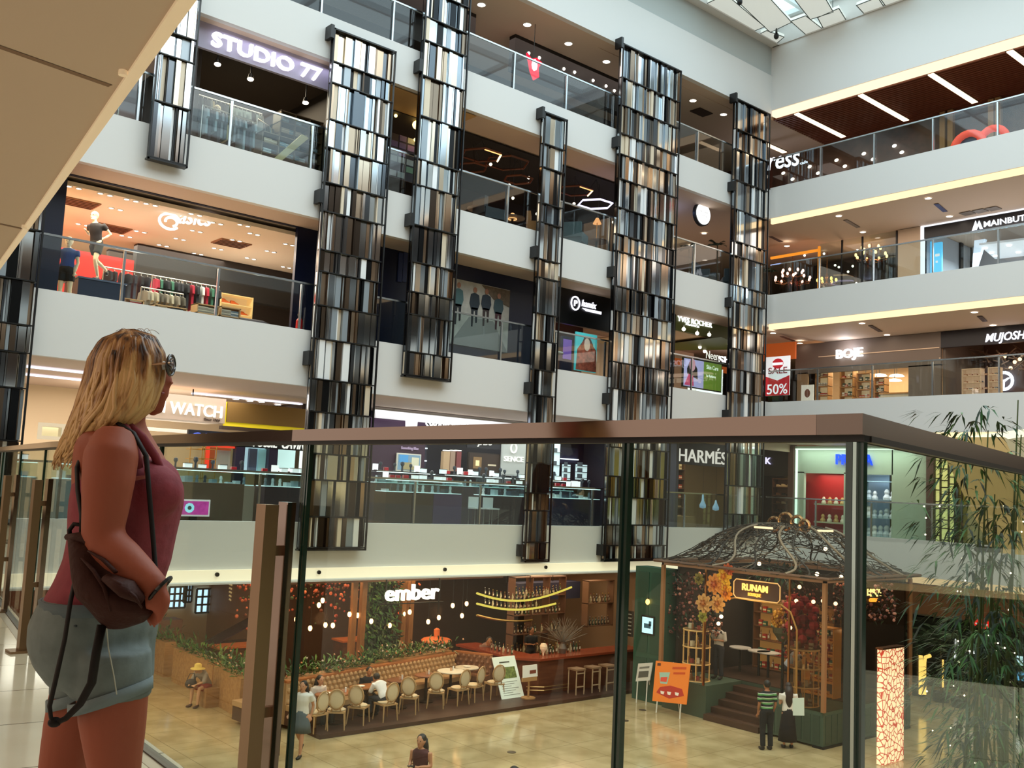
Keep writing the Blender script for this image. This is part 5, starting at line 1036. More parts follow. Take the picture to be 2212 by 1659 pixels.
area('white_shop_light', (37.8, 14.5, EZ+9.8), 3.4, 5, 240, (.85, .92, 1))
area('r4_walk', (33.6, 15, C4r-.05), 2.6, 13, 130, (1, .83, .68)); area('r3_walk', (33.6, 15, RV[4][0]-.05), 2.6, 13, 130, (1, .83, .66)); area('r2_walk', (33.6, 15, RV[3][0]-.05), 2.6, 13, 110, (1, .88, .72))
def rl(zz, pts, lab, grp):
    downlights([at(px, py, Z=zz) for px, py in pts], lab, grp, r=.11, s=8)
rl(C4r+.015, ((1812, 466), (1864, 501), (2005, 428), (2051, 467), (1700, 531)), 'oval white spot in the fourth-floor right walkway ceiling', 'spots of the right fourth ceiling')
rl(RV[4][0]+.015, ((1862, 698), (1916, 723), (2105, 674), (2145, 702), (1670, 719), (1728, 741)), 'oval white spot in the third-floor right walkway ceiling', 'spots of the right third ceiling')
def slot(zz, px0, py0, px1, py1, lab, w=.08, h='4a3c3c'):
    a = at(px0, py0, Z=zz-.01); c = at(px1, py1, Z=zz-.01); d = (c-a).normalized(); n_ = V((-d.y, d.x, 0))*w; m = MB(); u = V((0, 0, .012))
    m.add([a-n_, a+n_, c+n_, c-n_, a-n_+u, a+n_+u, c+n_+u, c-n_+u], [(0, 1, 2, 3), (7, 6, 5, 4), (0, 4, 5, 1), (1, 5, 6, 2), (2, 6, 7, 3), (3, 7, 4, 0)], mat(h, .5)); single(m, 'ceiling_slot', lab, 'slot vent')
slot(C4r, 1826, 476, 1854, 492, 'dark ceiling slot over the chandelier restaurant, fourth floor'); slot(C4r, 2022, 441, 2042, 458, 'violet dark ceiling slot nearest the black fascia sign', h='3a2c60'); slot(C4r, 1664, 511, 1688, 523, 'dark ceiling slot by the corner column, fourth floor')
slot(RV[4][0], 1880, 704, 1902, 717, 'dark ceiling slot above the grey shop fascia, third floor'); slot(RV[4][0], 2116, 684, 2128, 695, 'short dark ceiling slot near the MUJOSH sign'); slot(RV[4][0], 1688, 727, 1715, 737, 'dark ceiling slot above the SALE poster, third floor')
for i, (a_, b_) in enumerate(((2078, 2102), (2106, 2130), (2134, 2158))): slot(C4r, a_, 464-i*5, b_, 459-i*5, 'grey square ceiling vent above the black fascia, '+('left', 'middle', 'right')[i]+' of three', .22, '7c7068')
# third floor right
F3r = FLR[3]; C3r = RV[4][0]; gy = mat('75675e', .5)
b = MB(); b.box((35.6, 17.1, EZ+5.25), (35.75, 23.3, C3r), gy); b.box((35.6, 17.1, F3r), (35.75, 18.35, EZ+5.3), gy); b.box((35.6, 22.7, F3r), (35.7, 23.2, EZ+5.3), mat('a88664', .5)); b.box((39.5, 17.1, F3r), (39.7, 24.5, C3r), mat('d8a878', .5, emit=.3)); b.box((35.6, 8, EZ+5.9), (35.75, 17.1, C3r), mat('16121c', .4)); b.box((39, 8, F3r), (39.2, 17.1, C3r), mat('5a3c30', .6)); b.box((35.76, 17., F3r), (39.5, 17.1, C3r), gy); struct(b, 'wall_shopfront')
for i, (y0, z0, z1) in enumerate(((22.2, 5.9, 5.98), (17.15, 5.5, 6.35))): m = MB(); m.box((35.57, 17.15 if i == 0 else 17.1, EZ+z0), (35.6, y0, EZ+z0+.03), mat('c8a888', .4, emit=.4)); single(m, 'fascia_trim', ('long' if i == 0 else 'short')+' thin pale trim line on the grey shop fascia', 'trim')
t = thing('shop_sign', 'blazing white BOJE block letters on grey-brown fascia', 'sign', (35.5, 20.5, EZ+5.8)); textpx('BOJE', 'letters', t, (1808, 775), (1865, 769), 757, 'x', 35.5, glow('ffffff', 3.5), bold=.045, ext=.05)
spotpt('sign_halo', (35.2, 20.8, C3r-.35), 12, (.85, .88, 1), .15)
area('boje_light', (37.4, 20.5, EZ+5.7), 3, 4, 150, (1, .82, .6)); area('mujosh_light', (37.4, 13.5, EZ+5.7), 3, 5, 70, (1, .75, .55))
for i, (px, py) in enumerate(((1843, 715), (1870, 713), (1900, 712), (1893, 728), (1932, 723), (1937, 713))):
    c = at(px, py+98-0, X=37.2); c = at(px, py+100, X=37.2); t = thing('pendant_lamp', 'wide white pendant lamp in the BOJE shop', 'pendant light', c, group='pendant lamps in the BOJE shop'); m = MB(); m.lathe(c, [(.3, 0), (.24, .06), (.05, .1), (0, .1)], glow('fff0d8', 3), 14); m.build('lamp_shade', t); m = MB(); m.cyl(c+V((0, 0, .1)), (c.x, c.y, C3r), .012, BLACK, 5); m.build('cord', t)
wfr = mat('c89058', .5)
shs = []
for i, (y0, y1, x, H) in enumerate(((21.0, 21.6, 36.2, 1.9), (20.3, 20.9, 36.3, 1.7), (19.75, 20.2, 36.4, 1.5), (22.0, 22.6, 36.0, 2.0))):
    shelf(y0, y1, x, F3r, H, 5, wfr, 'warm wooden product shelf in the BOJE shop, '+('second from left', 'third from left', 'rightmost', 'leftmost')[i], d=.35, back=mat('f0d0a0', .6, emit=.3), face='x'); shs += grid(y0+.05, y1-.05, x+.17, F3r, H, 5, 4, 3, face='x')
goods([item_box('goods_box', (.1, .14, .14), 'f0ece0', 'c8a888'), item_box('goods_box', (.12, .14, .1), 'b83828', 'f0e0d0'), item_box('goods_box', (.09, .1, .17), '506858', 'e8e0d0')], shs, 's', 'small boxed goods on the BOJE wooden shelves', 'box', 'boxed goods on the BOJE shelves')
t = thing('counter', 'long low pale counter in the BOJE shop', 'counter', (36.2, 19.3, F3r)); m = MB(); m.box((36, 18.4, F3r), (36.6, 19.7, F3r+.75), mat('e8d8c0', .5)); m.build('base', t); m = MB(); m.box((35.95, 18.38, F3r+.75), (36.65, 19.72, F3r+.8), wfr); m.build('counter_top', t)
t = thing('poster_stand', 'leaning white poster with a face in the BOJE entrance', 'poster', (35.9, 22.3, F3r)); y0, y1, z0, z1 = RX(1731, 832, 1757, 865, 35.4); m = MB(); m.box((35.4, y1, F3r), (35.44, y0, z1), mat('f0e8dc', .5, emit=.3)); m.build('board', t); m = MB(); m.ell((35.4, (y0+y1)/2, z1-.35), (.01, .14, .18), mat('8a5a48', .6), 10, 6); m.build('face_shape', t)
# SALE poster
t = thing('poster', 'white and red SALE 50% poster right of the corner column', 'poster', (32.2, 21.7, F3r)); y0, y1, z0, z1 = RX(1655, 772, 1705, 853, 32.3); m = MB(); m.box((32.3, y1, z0), (32.34, y0, z1), mat('f0eef0', .5, emit=.5)); m.build('board', t)
rd = mat('c01a28', .5, emit=.4); m = MB(); m.box((32.29, y1, z0), (32.3, y0, z0+(z1-z0)*.36), rd); m.prism([(y1, z0+(z1-z0)*.36), (y0, z0+(z1-z0)*.36), (y0, z0+(z1-z0)*.5), ((y0+y1)/2, z0+(z1-z0)*.38), (y1, z0+(z1-z0)*.5)], 'x', 32.285, 32.3, rd); m.build('red_field', t)
text('SALE', 'poster_words', t, y0-.12, y1+.1, z0+(z1-z0)*.56, .24, 'x', 32.285, mat('a02430', .5), ext=.004, bold=.02); text('50%', 'poster_numbers', t, y0-.08, y1+.08, z0+.06, .38, 'x', 32.285, glow('ffffff', 1), ext=.004, bold=.02)
m = MB(); m.ell((32.3, (y0+y1)/2, z1-.28), (.01, .26, .2), rd, 12, 6); m.build('round_logo', t); m = MB(); m.box((32.28, y1+.3, z1-.34), (32.29, y0-.3, z1-.24), glow('ffffff', 1)); m.box((32.31, y1+.3, F3r), (32.33, y0-.3, z0), BLACK); m.build('logo_bar', t)
m = MB(); y0, y1, z0, z1 = RX(1662, 753, 1712, 775, 34.5); m.box((34.5, 22.6, z0), (34.6, 25.5, z1+.2), ora); single(m, 'orange_fascia', 'orange fascia strip above the SALE poster', 'fascia')
# MUJOSH
t = thing('shop_sign', 'white slanted MUJOSH letters on black fascia at the right', 'sign', (35.6, 14.5, EZ+6.1)); textpx('MUJOSH', 'letters', t, (2129, 739), (2216, 731), 722, 'x', 35.59, glow('f4f4ff', 2.2), bold=.03, shear=.25)
t = thing('round_logo_sign', 'white glowing round emblem on the dark wall inside the MUJOSH shop', 'sign', at(2168, 823, X=37.5)); c = at(2168, 823, X=37.5); sg = glow('f0f2ff', 2.5); m = MB(); m.ring([c+V((0, math.cos(k*PI/9)*.32, math.sin(k*PI/9)*.32)) for k in range(19)], .06, sg, 6); m.ring([c+V((0, .22, .1)), c, c+V((0, -.2, .12)), c+V((0, 0, -.02)), c+V((0, .02, -.3))], .05, sg, 6); m.build('ring', t); m = MB(); m.box((37.6, c.y-.9, F3r), (37.7, c.y+.8, c.z+.55), mat('4a3a40', .5)); m.build('wall_board', t)
for i, (y0, y1) in enumerate(((15.9, 16.6), (15.25, 15.65))):
    shelf(y0, y1, 36.2, F3r, 1.6, 6, mat('c8a888', .5, emit=.3), ('wide' if i == 0 else 'narrow')+' lit eyewear shelf in the MUJOSH shop', d=.3, face='x', back=mat('e0c0a0', .6, emit=.3))
goods([item_box('eyewear_case', (.1, .14, .05), '30343c', 'c0c0c0'), item_box('eyewear_case', (.1, .12, .06), 'b07850', 'f0e0d0')], grid(15.3, 16.6, 36.35, F3r, 1.6, 6, 7, 2, face='x'), 's', 'small eyewear case on the MUJOSH shelves', 'case', 'eyewear cases on the MUJOSH shelves')
t = thing('ceiling_ornament', 'tangled bronze ceiling ornament with warm bulbs in the MUJOSH shop', 'ornament', at(2180, 780, X=37)); m = MB()
for i in range(40): p = at(rnd.uniform(2105, 2215), rnd.uniform(752, 800)-0, X=rnd.uniform(36.5, 38)); d = V((rnd.gauss(0, 1), rnd.gauss(0, 1), rnd.gauss(0, .5))).normalized()*.25; m.ring([p-d, p+d], .03, mat('5a4030', .5), 5)
m.build('bars', t)
for px, py in ((2183, 795), (2192, 782), (2203, 776), (2170, 770)): m = MB(); m.ell(at(px, py, X=36.8), .07, glow('ffc890', 4), 8, 6); m.build('bulb', t)
# ---------------- second floor right
C2r = RV[3][0]; mg = mat('b4c8b8', .55)
b = MB(); b.box((35.6, 23.4, EZ+1.0), (35.75, 26, C2r), mat('241c1c', .4)); b.box((35.6, 18.95, EZ+1.15), (35.75, 23.25, C2r), mg); b.box((35.6, 22.8, F2), (35.75, 23.25, EZ+1.2), mg); b.box((35.6, 17.6, F2), (35.75, 19.0, C2r), mg); b.box((35.5, 17.15, F2), (35.9, 17.6, C2r), mat('6a5450', .5)); b.box((35.6, 20.7, F2), (35.75, 21.0, EZ+1.2), mg); b.box((39, 8, F2), (39.2, 26, C2r), mat('8a7a50', .6)); b.box((35.5, 23.25, F2), (35.85, 23.5, C2r), mat('5a4038', .5)); struct(b, 'wall_shopfront')
b = MB(); b.box((35.55, 18.9, C2r-.15), (35.6, 23.2, C2r-.1), glow('eafff4', 1.6)); b.box((35.55, 23.1, F2), (35.6, 23.18, C2r-.1), glow('eafff4', 1.6)); struct(b, 'trim_6')
area('red_window_light', (36.3, 22, EZ+1.15), .8, 1.6, 14, NEUT); area('blue_window_light', (36.3, 19.9, EZ+1.15), .8, 1.4, 22, COOL); area('mint_wash', (35.1, 20.5, C2r-.1), .6, 5, 40, (.85, 1, .92)); area('yellow_shop_light', (37, 14.5, EZ+1.9), 2.5, 5, 60, (1, .92, .6))
t = thing('shop_sign', 'glowing blue PRADA capitals on the pale mint wall, partly behind the rail post', 'sign', (35.5, 20.5, EZ+1.4)); textpx('PRADA', 'letters', t, (1807, 1003), (1886, 1005), 981, 'x', 35.55, glow('2850ff', 2.4), bold=.02, ext=.04)
m = MB(); y0, y1, z0, z1 = RX(1730, 1018, 1824, 1135, 36.8); m.box((36.8, y1, F2), (36.9, y0, z1), mat('b41c24', .5)); single(m, 'red_window_backdrop', 'red backdrop panel of the mint wall shop window', 'backdrop')
t = thing('glass_display_shelf', 'glass shelf with small white figures in the red shop window', 'shelf', (36.4, 22, EZ-.1))
for zz in (-.12, -.85): m = MB(); m.box((36.2, 21.1, EZ+zz), (36.7, 22.7, EZ+zz+.06), mat('b8b89c', .4)); m.build('shelf_board', t)
sp = [((36.4, 21.25+.28*i, EZ-.06), i % 2, 0, 1) for i in range(5)]+[((36.4, 21.2+.3*i, EZ-.79), (i+1) % 2, 0, 1.1) for i in range(5)]
def fig(h):
    def f():
        m = MB(); m.lathe((0, 0, 0), [(.09, 0), (.1, .06), (.05, .14), (.07, .2), (.04, .27), (0, .28)], mat(h, .4), 10); return m.build('figurine')
    return f
goods([fig('f0e8d8'), fig('d8b070')], sp, 's', 'small rounded figure in the red shop window', 'figurine', 'figures in the red shop window')
m = MB(); y0, y1, z0, z1 = RX(1846, 1030, 1920, 1112, 37.1); m.box((37.1, y1, F2), (37.2, y0, z1+.1), mat('7890a8', .5, emit=.25)); single(m, 'blue_window_backdrop', 'pale blue backdrop panel of the right mint wall window', 'backdrop')
t = shelf(19.05, 20.65, 36.4, F2, 2.2, 3, mat('a8c4cc', .4), 'blue grey glass shelf unit in the right mint wall window', d=.4, face='x')
goods([fig('f0f4f8'), fig('c8d8e4')], grid(19.1, 20.6, 36.6, F2, 2.2, 3, 6, 2, face='x', sc=(1.1, 1.6)), 's', 'pale sculptural bag or hat in the blue shop window', 'display item', 'items in the blue shop window')
t = thing('shop_sign', 'white letter K on the dark fascia just right of the corner column', 'sign', (35.5, 23.8, EZ+1.6)); textpx('K', 'letters', t, (1654, 1002), (1666, 1003), 988, 'x', 35.55, glow('c8c0ff', 2.2), bold=.03)
t = shelf(23.5, 24.8, 36.3, F2, 2.2, 6, mat('5a3828', .5), 'dark wooden shoe shelf right of the corner column', d=.35, face='x', back=mat('7a5038', .6))
goods([item_shoe('1c1a1c', '3a3838'), item_shoe('8a5a38', '3a2c20'), item_shoe('c8b090', '8a7a60')], grid(23.6, 24.7, 36.45, F2, 2.2, 6, 4, 3, face='x'), 's', 'dark leather shoe on the shelf by the corner column', 'shoe', 'leather shoes by the corner column'); spotpt('shoe_glow', (35.9, 24.2, EZ+1.4), 14, WARM)
# lattice window
t = thing('lattice_screen', 'tall glowing yellow-green window behind a dark rectangular lattice', 'lattice', (35.5, 16.7, F2)); y0, y1, z0, z1 = RX(2018, 990, 2062, 1176, 35.3)
m = MB(); m.box((35.4, y1, F2), (35.45, y0, z1), mat('dcdc90', .5, emit=1.)); m.build('glowing_panel', t); dk2 = mat('3c3420', .5); xs_ = [y0, y0-.22, y0-.52, y0-.82, y0-1.0, y1]
for q in xs_: m = MB(); m.box((35.3, q-.025, F2), (35.38, q+.025, z1), dk2); m.build('upright', t)
for i in range(len(xs_)-1):
    zz = F2+.1*i
    while zz < z1: m = MB(); m.box((35.31, xs_[i+1], zz), (35.37, xs_[i], zz+.04), dk2); m.build('cross_bar', t); zz += rnd.choice((.3, .42, .25))
t = thing('shop_sign', 'thin white letters on the yellow-green shop at the far right', 'sign', (35.3, 15.5, EZ+1.3)); textpx('A.s. üta', 'letters', t, (2076, 1020), (2122, 1023), 1008, 'x', 35.4, glow('ffffff', 1.4)); textpx('T.Zea', 'letters', t, (2165, 1022), (2212, 1026), 1011, 'x', 35.4, glow('ffffff', 1.4))
rwall((35.6, 8, F2), (35.75, 16.4, C2r), mat('a8a058', .6), 'wall_shopfront')
for i, (px0, py0, px1, py1) in enumerate(((2090, 1090, 2125, 1150), (2140, 1060, 2160, 1140))):
    y0, y1, z0, z1 = RX(px0, py0, px1, py1, 35.3); m = MB(); m.box((35.3, y1, F2), (35.4, y0, z1), mat('c8bc90', .5)); m.box((35.28, y1, z1), (35.45, y0, z1+.05), WHITE); single(m, 'display_plinth', 'cream display plinth under the thin white letters, '+('left' if i == 0 else 'right'), 'plinth')
# ---------------- ground floor right
b = MB(); b.box((35, -8, 0), (35.2, 21.5, EZ-3.9), mat('101a16', .3)); b.box((35.05, 8, EZ-3.9), (35.2, 21.5, RV[2][0]), mat('8a6248', .6)); b.box((35.0, 12, EZ-3.95), (35.3, 21.5, EZ-3.85), mat('5a5448', .6)); struct(b, 'wall_ground_right')
t = thing('shop_sign', 'thin white glowing letter M on the dark ground floor wall', 'sign', at(2078, 1425, X=34.9)); a = at(2063, 1422, X=34.9); p1 = at(2064, 1382, X=34.9); p2 = at(2085, 1424, X=34.9); p3 = at(2102, 1396, X=34.9); p4 = at(2103, 1412, X=34.9); m = MB(); m.ring([a, p1, p2, p3, p4], .045, glow('f4f4ff', 2.), 5); m.build('letter', t)
t = thing('shop_sign', 'small round red lit sign high among the bamboo leaves', 'sign', at(2122, 1348, X=34.9)); c = at(2122, 1348, X=34.9); m = MB(); m.ell(c, (.05, .3, .16), glow('ff2a24', 1.5), 12, 8); m.build('disc', t); m = MB(); m.box((c.x-.08, c.y-.2, c.z-.02), (c.x-.05, c.y+.2, c.z+.02), glow('ffffff', 1.)); m.build('white_bar', t)
for i, (px, py) in enumerate(((2198, 1426), (2203, 1460))): y0, y1, z0, z1 = RX(px-6, py-10, px+10, py+12, 34.8); m = MB(); m.box((34.8, y1, z0), (34.85, y0, z1), glow('c8ecff' if i == 0 else '70b8e8', 2.2 if i == 0 else 1.)); single(m, 'display_screen', ('white' if i == 0 else 'blue')+' glowing screen at the lower right picture edge', 'screen')
area('ground_right_light', (33, 14, RV[2][0]-.1), 3, 12, 60, (1, .85, .65))
t = thing('lit_pillar', 'tall glowing red and cream patterned pillar at the lower right', 'pillar', (23.9, 12.6, 0)); a = at(1905, 1655, Z=0); c_ = at(1950, 1640, Z=0)
pm, nt, bs = nm('lace_light'); tc = nt.nodes.new('ShaderNodeTexCoord'); vo = nt.nodes.new('ShaderNodeTexVoronoi'); vo.feature = 'DISTANCE_TO_EDGE'; vo.inputs['Scale'].default_value = 7; rr = nt.nodes.new('ShaderNodeValToRGB'); rr.color_ramp.elements[0].position = .04; rr.color_ramp.elements[1].position = .1; rr.color_ramp.elements[0].color = lin('b03020'); rr.color_ramp.elements[1].color = lin('ffd8b0')
nt.links.new(tc.outputs['Object'], vo.inputs['Vector']); nt.links.new(vo.outputs['Distance'], rr.inputs[0]); nt.links.new(rr.outputs[0], bs.inputs['Base Color']); nt.links.new(rr.outputs[0], bs.inputs['Emission Color']); bs.inputs['Emission Strength'].default_value = .9
zt = at(1906, 1404, Y=a.y).z; m = MB(); m.box((a.x, a.y-.03, 0.02), (c_.x-.1, a.y+.14, zt), pm); m.build('lace_panel', t); m = MB(); m.box((a.x-.03, a.y-.03, zt), (c_.x-.07, a.y+.17, zt+.04), metal('8a5a40')); m.build('frame', t)
t = thing('neon_arch', 'gold glowing tube arch shaped like letter r at lower right', 'light arch', (30, 14.5, 0)); gt2 = glow('ffd070', 2.)
p = [at(1989, 1500, X=31), at(1989, 1416, X=31)]; m = MB(); m.ring(p, .07, gt2, 6); m.build('left_tube', t); p = [at(1997, 1500, X=31), at(1997, 1432, X=31), at(1999, 1420, X=31), at(2010, 1416, X=31)]; m = MB(); m.ring(p, .06, gt2, 6); m.build('right_tube', t); p = [at(2037, 1485, X=31), at(2037, 1425, X=31)]; m = MB(); m.ring(p, .03, gt2, 6); m.ring([(31, p[0].y, 0), p[0]], .02, BLACK, 5); m.build('thin_tube', t)
for i, (px, py) in enumerate(((1912, 1440), (1950, 1450), (2000, 1500), (2060, 1500), (2110, 1500))):
    b0 = at(px, 1500+i*4, X=33.4); b0.z = 0; palm('arching green palm before the dark ground floor wall, '+('first', 'second', 'third', 'fourth', 'fifth')[i]+' from the kiosk', (33.4-.3*i, b0.y, 0), 1.7+.25*(i % 2), 11, 1.2, DGR+[GRN[0]], pot='2a2a28', potr=.3)
# cream reflection in the right glass, drawn as a slanted solid over the atrium
t = thing('escalator_reflection', 'cream slanted reflection in the glass, drawn solid at the right picture edge', 'escalator_reflection', (18, 8, 3)); Yp = 9.
P = [at(2034, 950, Y=Yp), at(2156, 1192, Y=Yp), at(2420, 1200, Y=Yp), at(2420, 900, Y=Yp)]; m = MB(); m.prism([(p.x, p.z) for p in P], 'y', Yp-1.2, Yp, mat('efe0bc', .5)); m.build('reflected_truss', t)
P = [at(2024, 945, Y=Yp), at(2040, 952, Y=Yp), at(2160, 1190, Y=Yp), at(2148, 1194, Y=Yp)]; m = MB(); m.prism([(p.x, p.z) for p in P], 'y', Yp-1.25, Yp+.04, mat('f0e0b8', .4)); m.build('reflected_trim', t)
P = [at(px, py, Y=Yp-.1) for px, py in ((2110, 1186), (2160, 1188), (2190, 1182), (2230, 1160))]; m = MB(); m.ring(P, .06, mat('1c1c1c', .3), 8); m.build('handrail', t, True)  # dark curved end of the same reflection, also drawn solid
# tall bamboo beside the camera's corner
def bamboo(px, X_, zt, lab, n=5):
    c = at(px, 1200, X=X_); t = thing('bamboo_plant', lab, 'plant', (c.x, c.y, 0))
    m = MB(); m.lathe((c.x, c.y, 0), [(0, 0), (.4, 0), (.5, .6), (.45, .6), (0, .55)], mat('2a2c26', .5), 16); m.build('planter', t)
    for k in range(n):
        x = c.x+rnd.uniform(-.3, .3); y = c.y+rnd.uniform(-.3, .3); zz = zt-rnd.uniform(0, 2.5)*(k > 0); m = MB(); m.ring([(x, y, .5), (x+.05, y, zz*.5), (x+rnd.uniform(-.3, .3), y+rnd.uniform(-.3, .3), zz)], [.03, .025, .008], mat('48582c', .5), 6); m.build('cane', t)
    m = MB()
    for i in range(330):
        zz = rnd.uniform(.2, 1)**.7*zt*.985; r = .25+.5*rnd.random(); an = rnd.uniform(0, 6.28); q = V((c.x+r*math.cos(an), c.y+r*math.sin(an), zz))
        for k in range(4):
            d = V((math.cos(an+rnd.uniform(-.9, .9)), math.sin(an+rnd.uniform(-.9, .9)), rnd.uniform(-.9, .35))).normalized(); s_ = d.cross(V((0, 0, 1))).normalized()*.016; l = rnd.uniform(.16, .34)
            m.add([q, q+d*l*.4+s_, q+d*l-V((0, 0, l*.3)), q+d*l*.4-s_], [(0, 1, 2, 3)], rnd.choice(DGR+[GRN[0], GRN[1]]))
    m.build('leaves', t)
    m = MB()
    for i in range(26): an = rnd.uniform(0, 6.28); m.ell((c.x+.6*math.cos(an), c.y+.6*math.sin(an), rnd.uniform(.5, zt-.8)), .012, glow('fff0d0', 5), 5, 4)
    tag(m.build('fairy_lights', t), kind='stuff')
bamboo(2108, 12.6, 7.7, 'tallest leafy bamboo, its tip rising above the handrail at the right', 6); bamboo(2180, 12.9, 6.5, 'leafy bamboo with fairy lights at the right picture edge', 5); bamboo(2140, 16.5, 5.2, 'lower bamboo behind the tallest one', 5)
# ================================================================ ground floor: restaurant terrace
C1 = LV[2][0]; dk = wood('4a2c1c', '5a3826', 4); wd = wood('8a5a34', 'a06c40', 5, axis='z'); wdx = wood('a87c50', 'c09464', 5)
b = MB(); b.box((12.85, 21.5, 0), (27, 33, .1), wood('3c2620', '4c3228', 3)); struct(b, 'floor_terrace')
b = MB(); b.box((15.3, 30, .1), (27, 30.2, C1), mat('3a2418', .7)); b.box((27, 21.6, 0), (27.2, 30, C1), mat('a08468', .6)); b.box((15.3, 30.2, .1), (15.45, 33.8, C1), mat('8a6248', .6)); b.box((-6, 33.8, 0), (20, 34, C1), mat('b89a78', .6)); struct(b, 'wall_back')
b = MB(); b.box((12.9, 24.2, C1-.42), (20.8, 30, C1-.3), wood('4a2e20', '6a4630', 4)); b.box((21, 23, C1-.25), (27, 30, C1-.05), mat('b8a89a', .6)); struct(b, 'ceiling_restaurant')
area('ember_light', (16.5, 26.6, C1-.5), 7, 3, 190, (1, .66, .4)); area('terrace_light', (17, 22.9, C1-.05), 9, 1., 130, (1, .76, .52)); area('bar_light', (23.5, 25, C1-.3), 4.5, 3, 90, (1, .68, .45))
area('plaza_light_left', (8, 27, C1-.06), 6, 8, 230, (1, .84, .6)); area('plaza_bounce', (16, 12, EZ-1.3+1.2), 16, 9, 260, (1, .8, .56))
t = thing('shop_sign', 'glowing white rounded ember letters above the terrace', 'sign', (17, 23.9, EZ-3.3)); textpx('ember', 'letters', t, (830, 1298), (945, 1292), 1264, 'y', 23.9, glow('fff6e0', 3.), bold=.035, ext=.05)
m = MB(); m.box((16, 23.98, EZ-3.52), (18.3, 24.02, EZ-3.49), BLACK); m.box((16.2, 23.98, EZ-3.5), (16.23, 24.02, C1), BLACK); m.box((18.1, 23.98, EZ-3.5), (18.13, 24.02, C1), BLACK); m.build('mounting_rail', t)
spotpt('ember_halo', (17.1, 23.4, EZ-3.2), 8, (1, .85, .6), .2)
# banquette
def banq(a, c, lab, h='c09a70'):
    a = V(a); c = V(c); d = (c-a).normalized(); n_ = V((-d.y, d.x, 0)); L = (c-a).length; t = thing('banquette', lab, 'bench seat', a); z = V((0, 0, 1)); lm = mat(h, .45, bump=.1)
    def slabb(m, u0, u1, v0, v1, z0, z1, mm): P = [a+d*u+n_*v+z*w for w in (z0, z1) for u, v in ((u0, v0), (u1, v0), (u1, v1), (u0, v1))]; m.add(P, [(0, 3, 2, 1), (4, 5, 6, 7), (0, 1, 5, 4), (1, 2, 6, 5), (2, 3, 7, 6), (3, 0, 4, 7)], mm)
    m = MB(); slabb(m, 0, L, -.55, 0, .1, .45, mat('5a3a28', .6)); m.build('base', t); m = MB(); slabb(m, 0, L, -.58, -.02, .45, .58, lm); m.build('seat_cushion', t)
    m = MB(); slabb(m, 0, L, 0, .14, .1, 1.12, lm); slabb(m, 0, L, -.02, .16, 1.12, 1.17, mat('a8683c', .4)); m.build('backrest', t)
    m = MB()
    nn = int(L/.17)
    for i in range(nn):
        for j in range(4): p = a+d*(L*(i+.5+.5*(j % 2))/nn)-n_*.005+z*(.65+.14*j); m.ell(p, (.075, .05, .07), lm, 6, 4)
    m.build('tufting', t)
banq((12.6, 22.85, 0), (19.2, 24.45, 0), 'long brown button-tufted leather banquette along the terrace'); banq((12.3, 24.1, 0), (12.45, 22.9, 0), 'short tufted banquette end behind the white backpack'); banq((19.35, 24.7, 0), (19.95, 23.6, 0), 'short upholstered banquette end beside the bar', '8a5c40')
def chair(lab, x, y, rz, src=None):
    if src is not None: o = dup(src, (x, y, .1), rz); o['label'] = lab; return o
    t = thing('dining_chair', lab, 'chair', (x, y, .1), rz, 'beige dining chairs on the terrace'); fr = mat('b89468', .5); cu = mat('d4c0a0', .7)
    for sx in (-1, 1):
        for sy in (-1, 1): m = MB(); m.ring([(sx*.2, sy*.19, .44), (sx*.23, sy*.23, 0)], [.024, .016], fr, 6); m.build('leg', t, local=True)
    m = MB(); m.box((-.23, -.22, .4), (.23, .22, .44), fr); m.build('seat_frame', t, local=True); m = MB(); m.ell((0, 0, .46), (.235, .225, .05), cu, 14, 6); m.build('seat_cushion', t, True, True)
    m = MB(); c = V((0, -.26, .75)); m.ring([c+V((math.cos(k*PI/8)*.2, -.04*math.sin(k*PI/8), math.sin(k*PI/8)*.25)) for k in range(17)], .02, fr, 6); m.ring([(-.12, -.2, .44), (-.1, -.24, .53)], .018, fr, 6); m.ring([(.12, -.2, .44), (.1, -.24, .53)], .018, fr, 6); bf = m.build('back_frame', t, local=True)
    m = MB(); m.ell(c, (.18, .03, .23), cu, 14, 8); sub(m.build('back_cushion', t, True, True), bf); return t
ch = [(12.95, 21.95, .2, 'behind the backpack walker'), (13.55, 21.95, -.6, 'turned left before the long table'), (14.3, 22.1, -.9, 'left of the man in the white shirt'), (15.1, 22.05, .05, 'carrying the man in the white shirt'),
    (16.1, 22.4, -.8, 'before the third table'), (17.15, 22.6, -.7, 'before the fourth table'), (17.95, 22.62, .1, 'before the round white table'), (18.6, 22.75, .3, 'right of the round white table'), (19.4, 22.75, -.2, 'nearest the menu board')]
c0 = None
for x, y, r, l in ch:
    o = chair('beige upholstered chair '+l, x, y, r, c0); c0 = c0 or o
def table(lab, x, y, sx, sy, h, H=.76, rz=0):
    t = thing('dining_table', lab, 'table', (x, y, .1), rz); m = MB(); m.ring([(0, 0, H-.04), (0, 0, H)], sx, mat(h, .35), 24, True, sy/sx) if False else m.lathe((0, 0, 0), [(0, H-.04), (sx, H-.04), (sx+.01, H-.02), (sx, H), (0, H)], mat(h, .35), 24)
    for i, v in enumerate(m.v): m.v[i] = V((v.x, v.y*sy/sx, v.z))
    m.build('table_top', t, local=True); m = MB(); m.cyl((0, 0, .03), (0, 0, H-.04), .04, mat('2a1a12', .5), 8); m.build('pedestal', t, local=True); m = MB(); m.cyl((0, 0, 0), (0, 0, .03), .24, mat('2a1a12', .5), 14); m.build('foot', t, local=True)
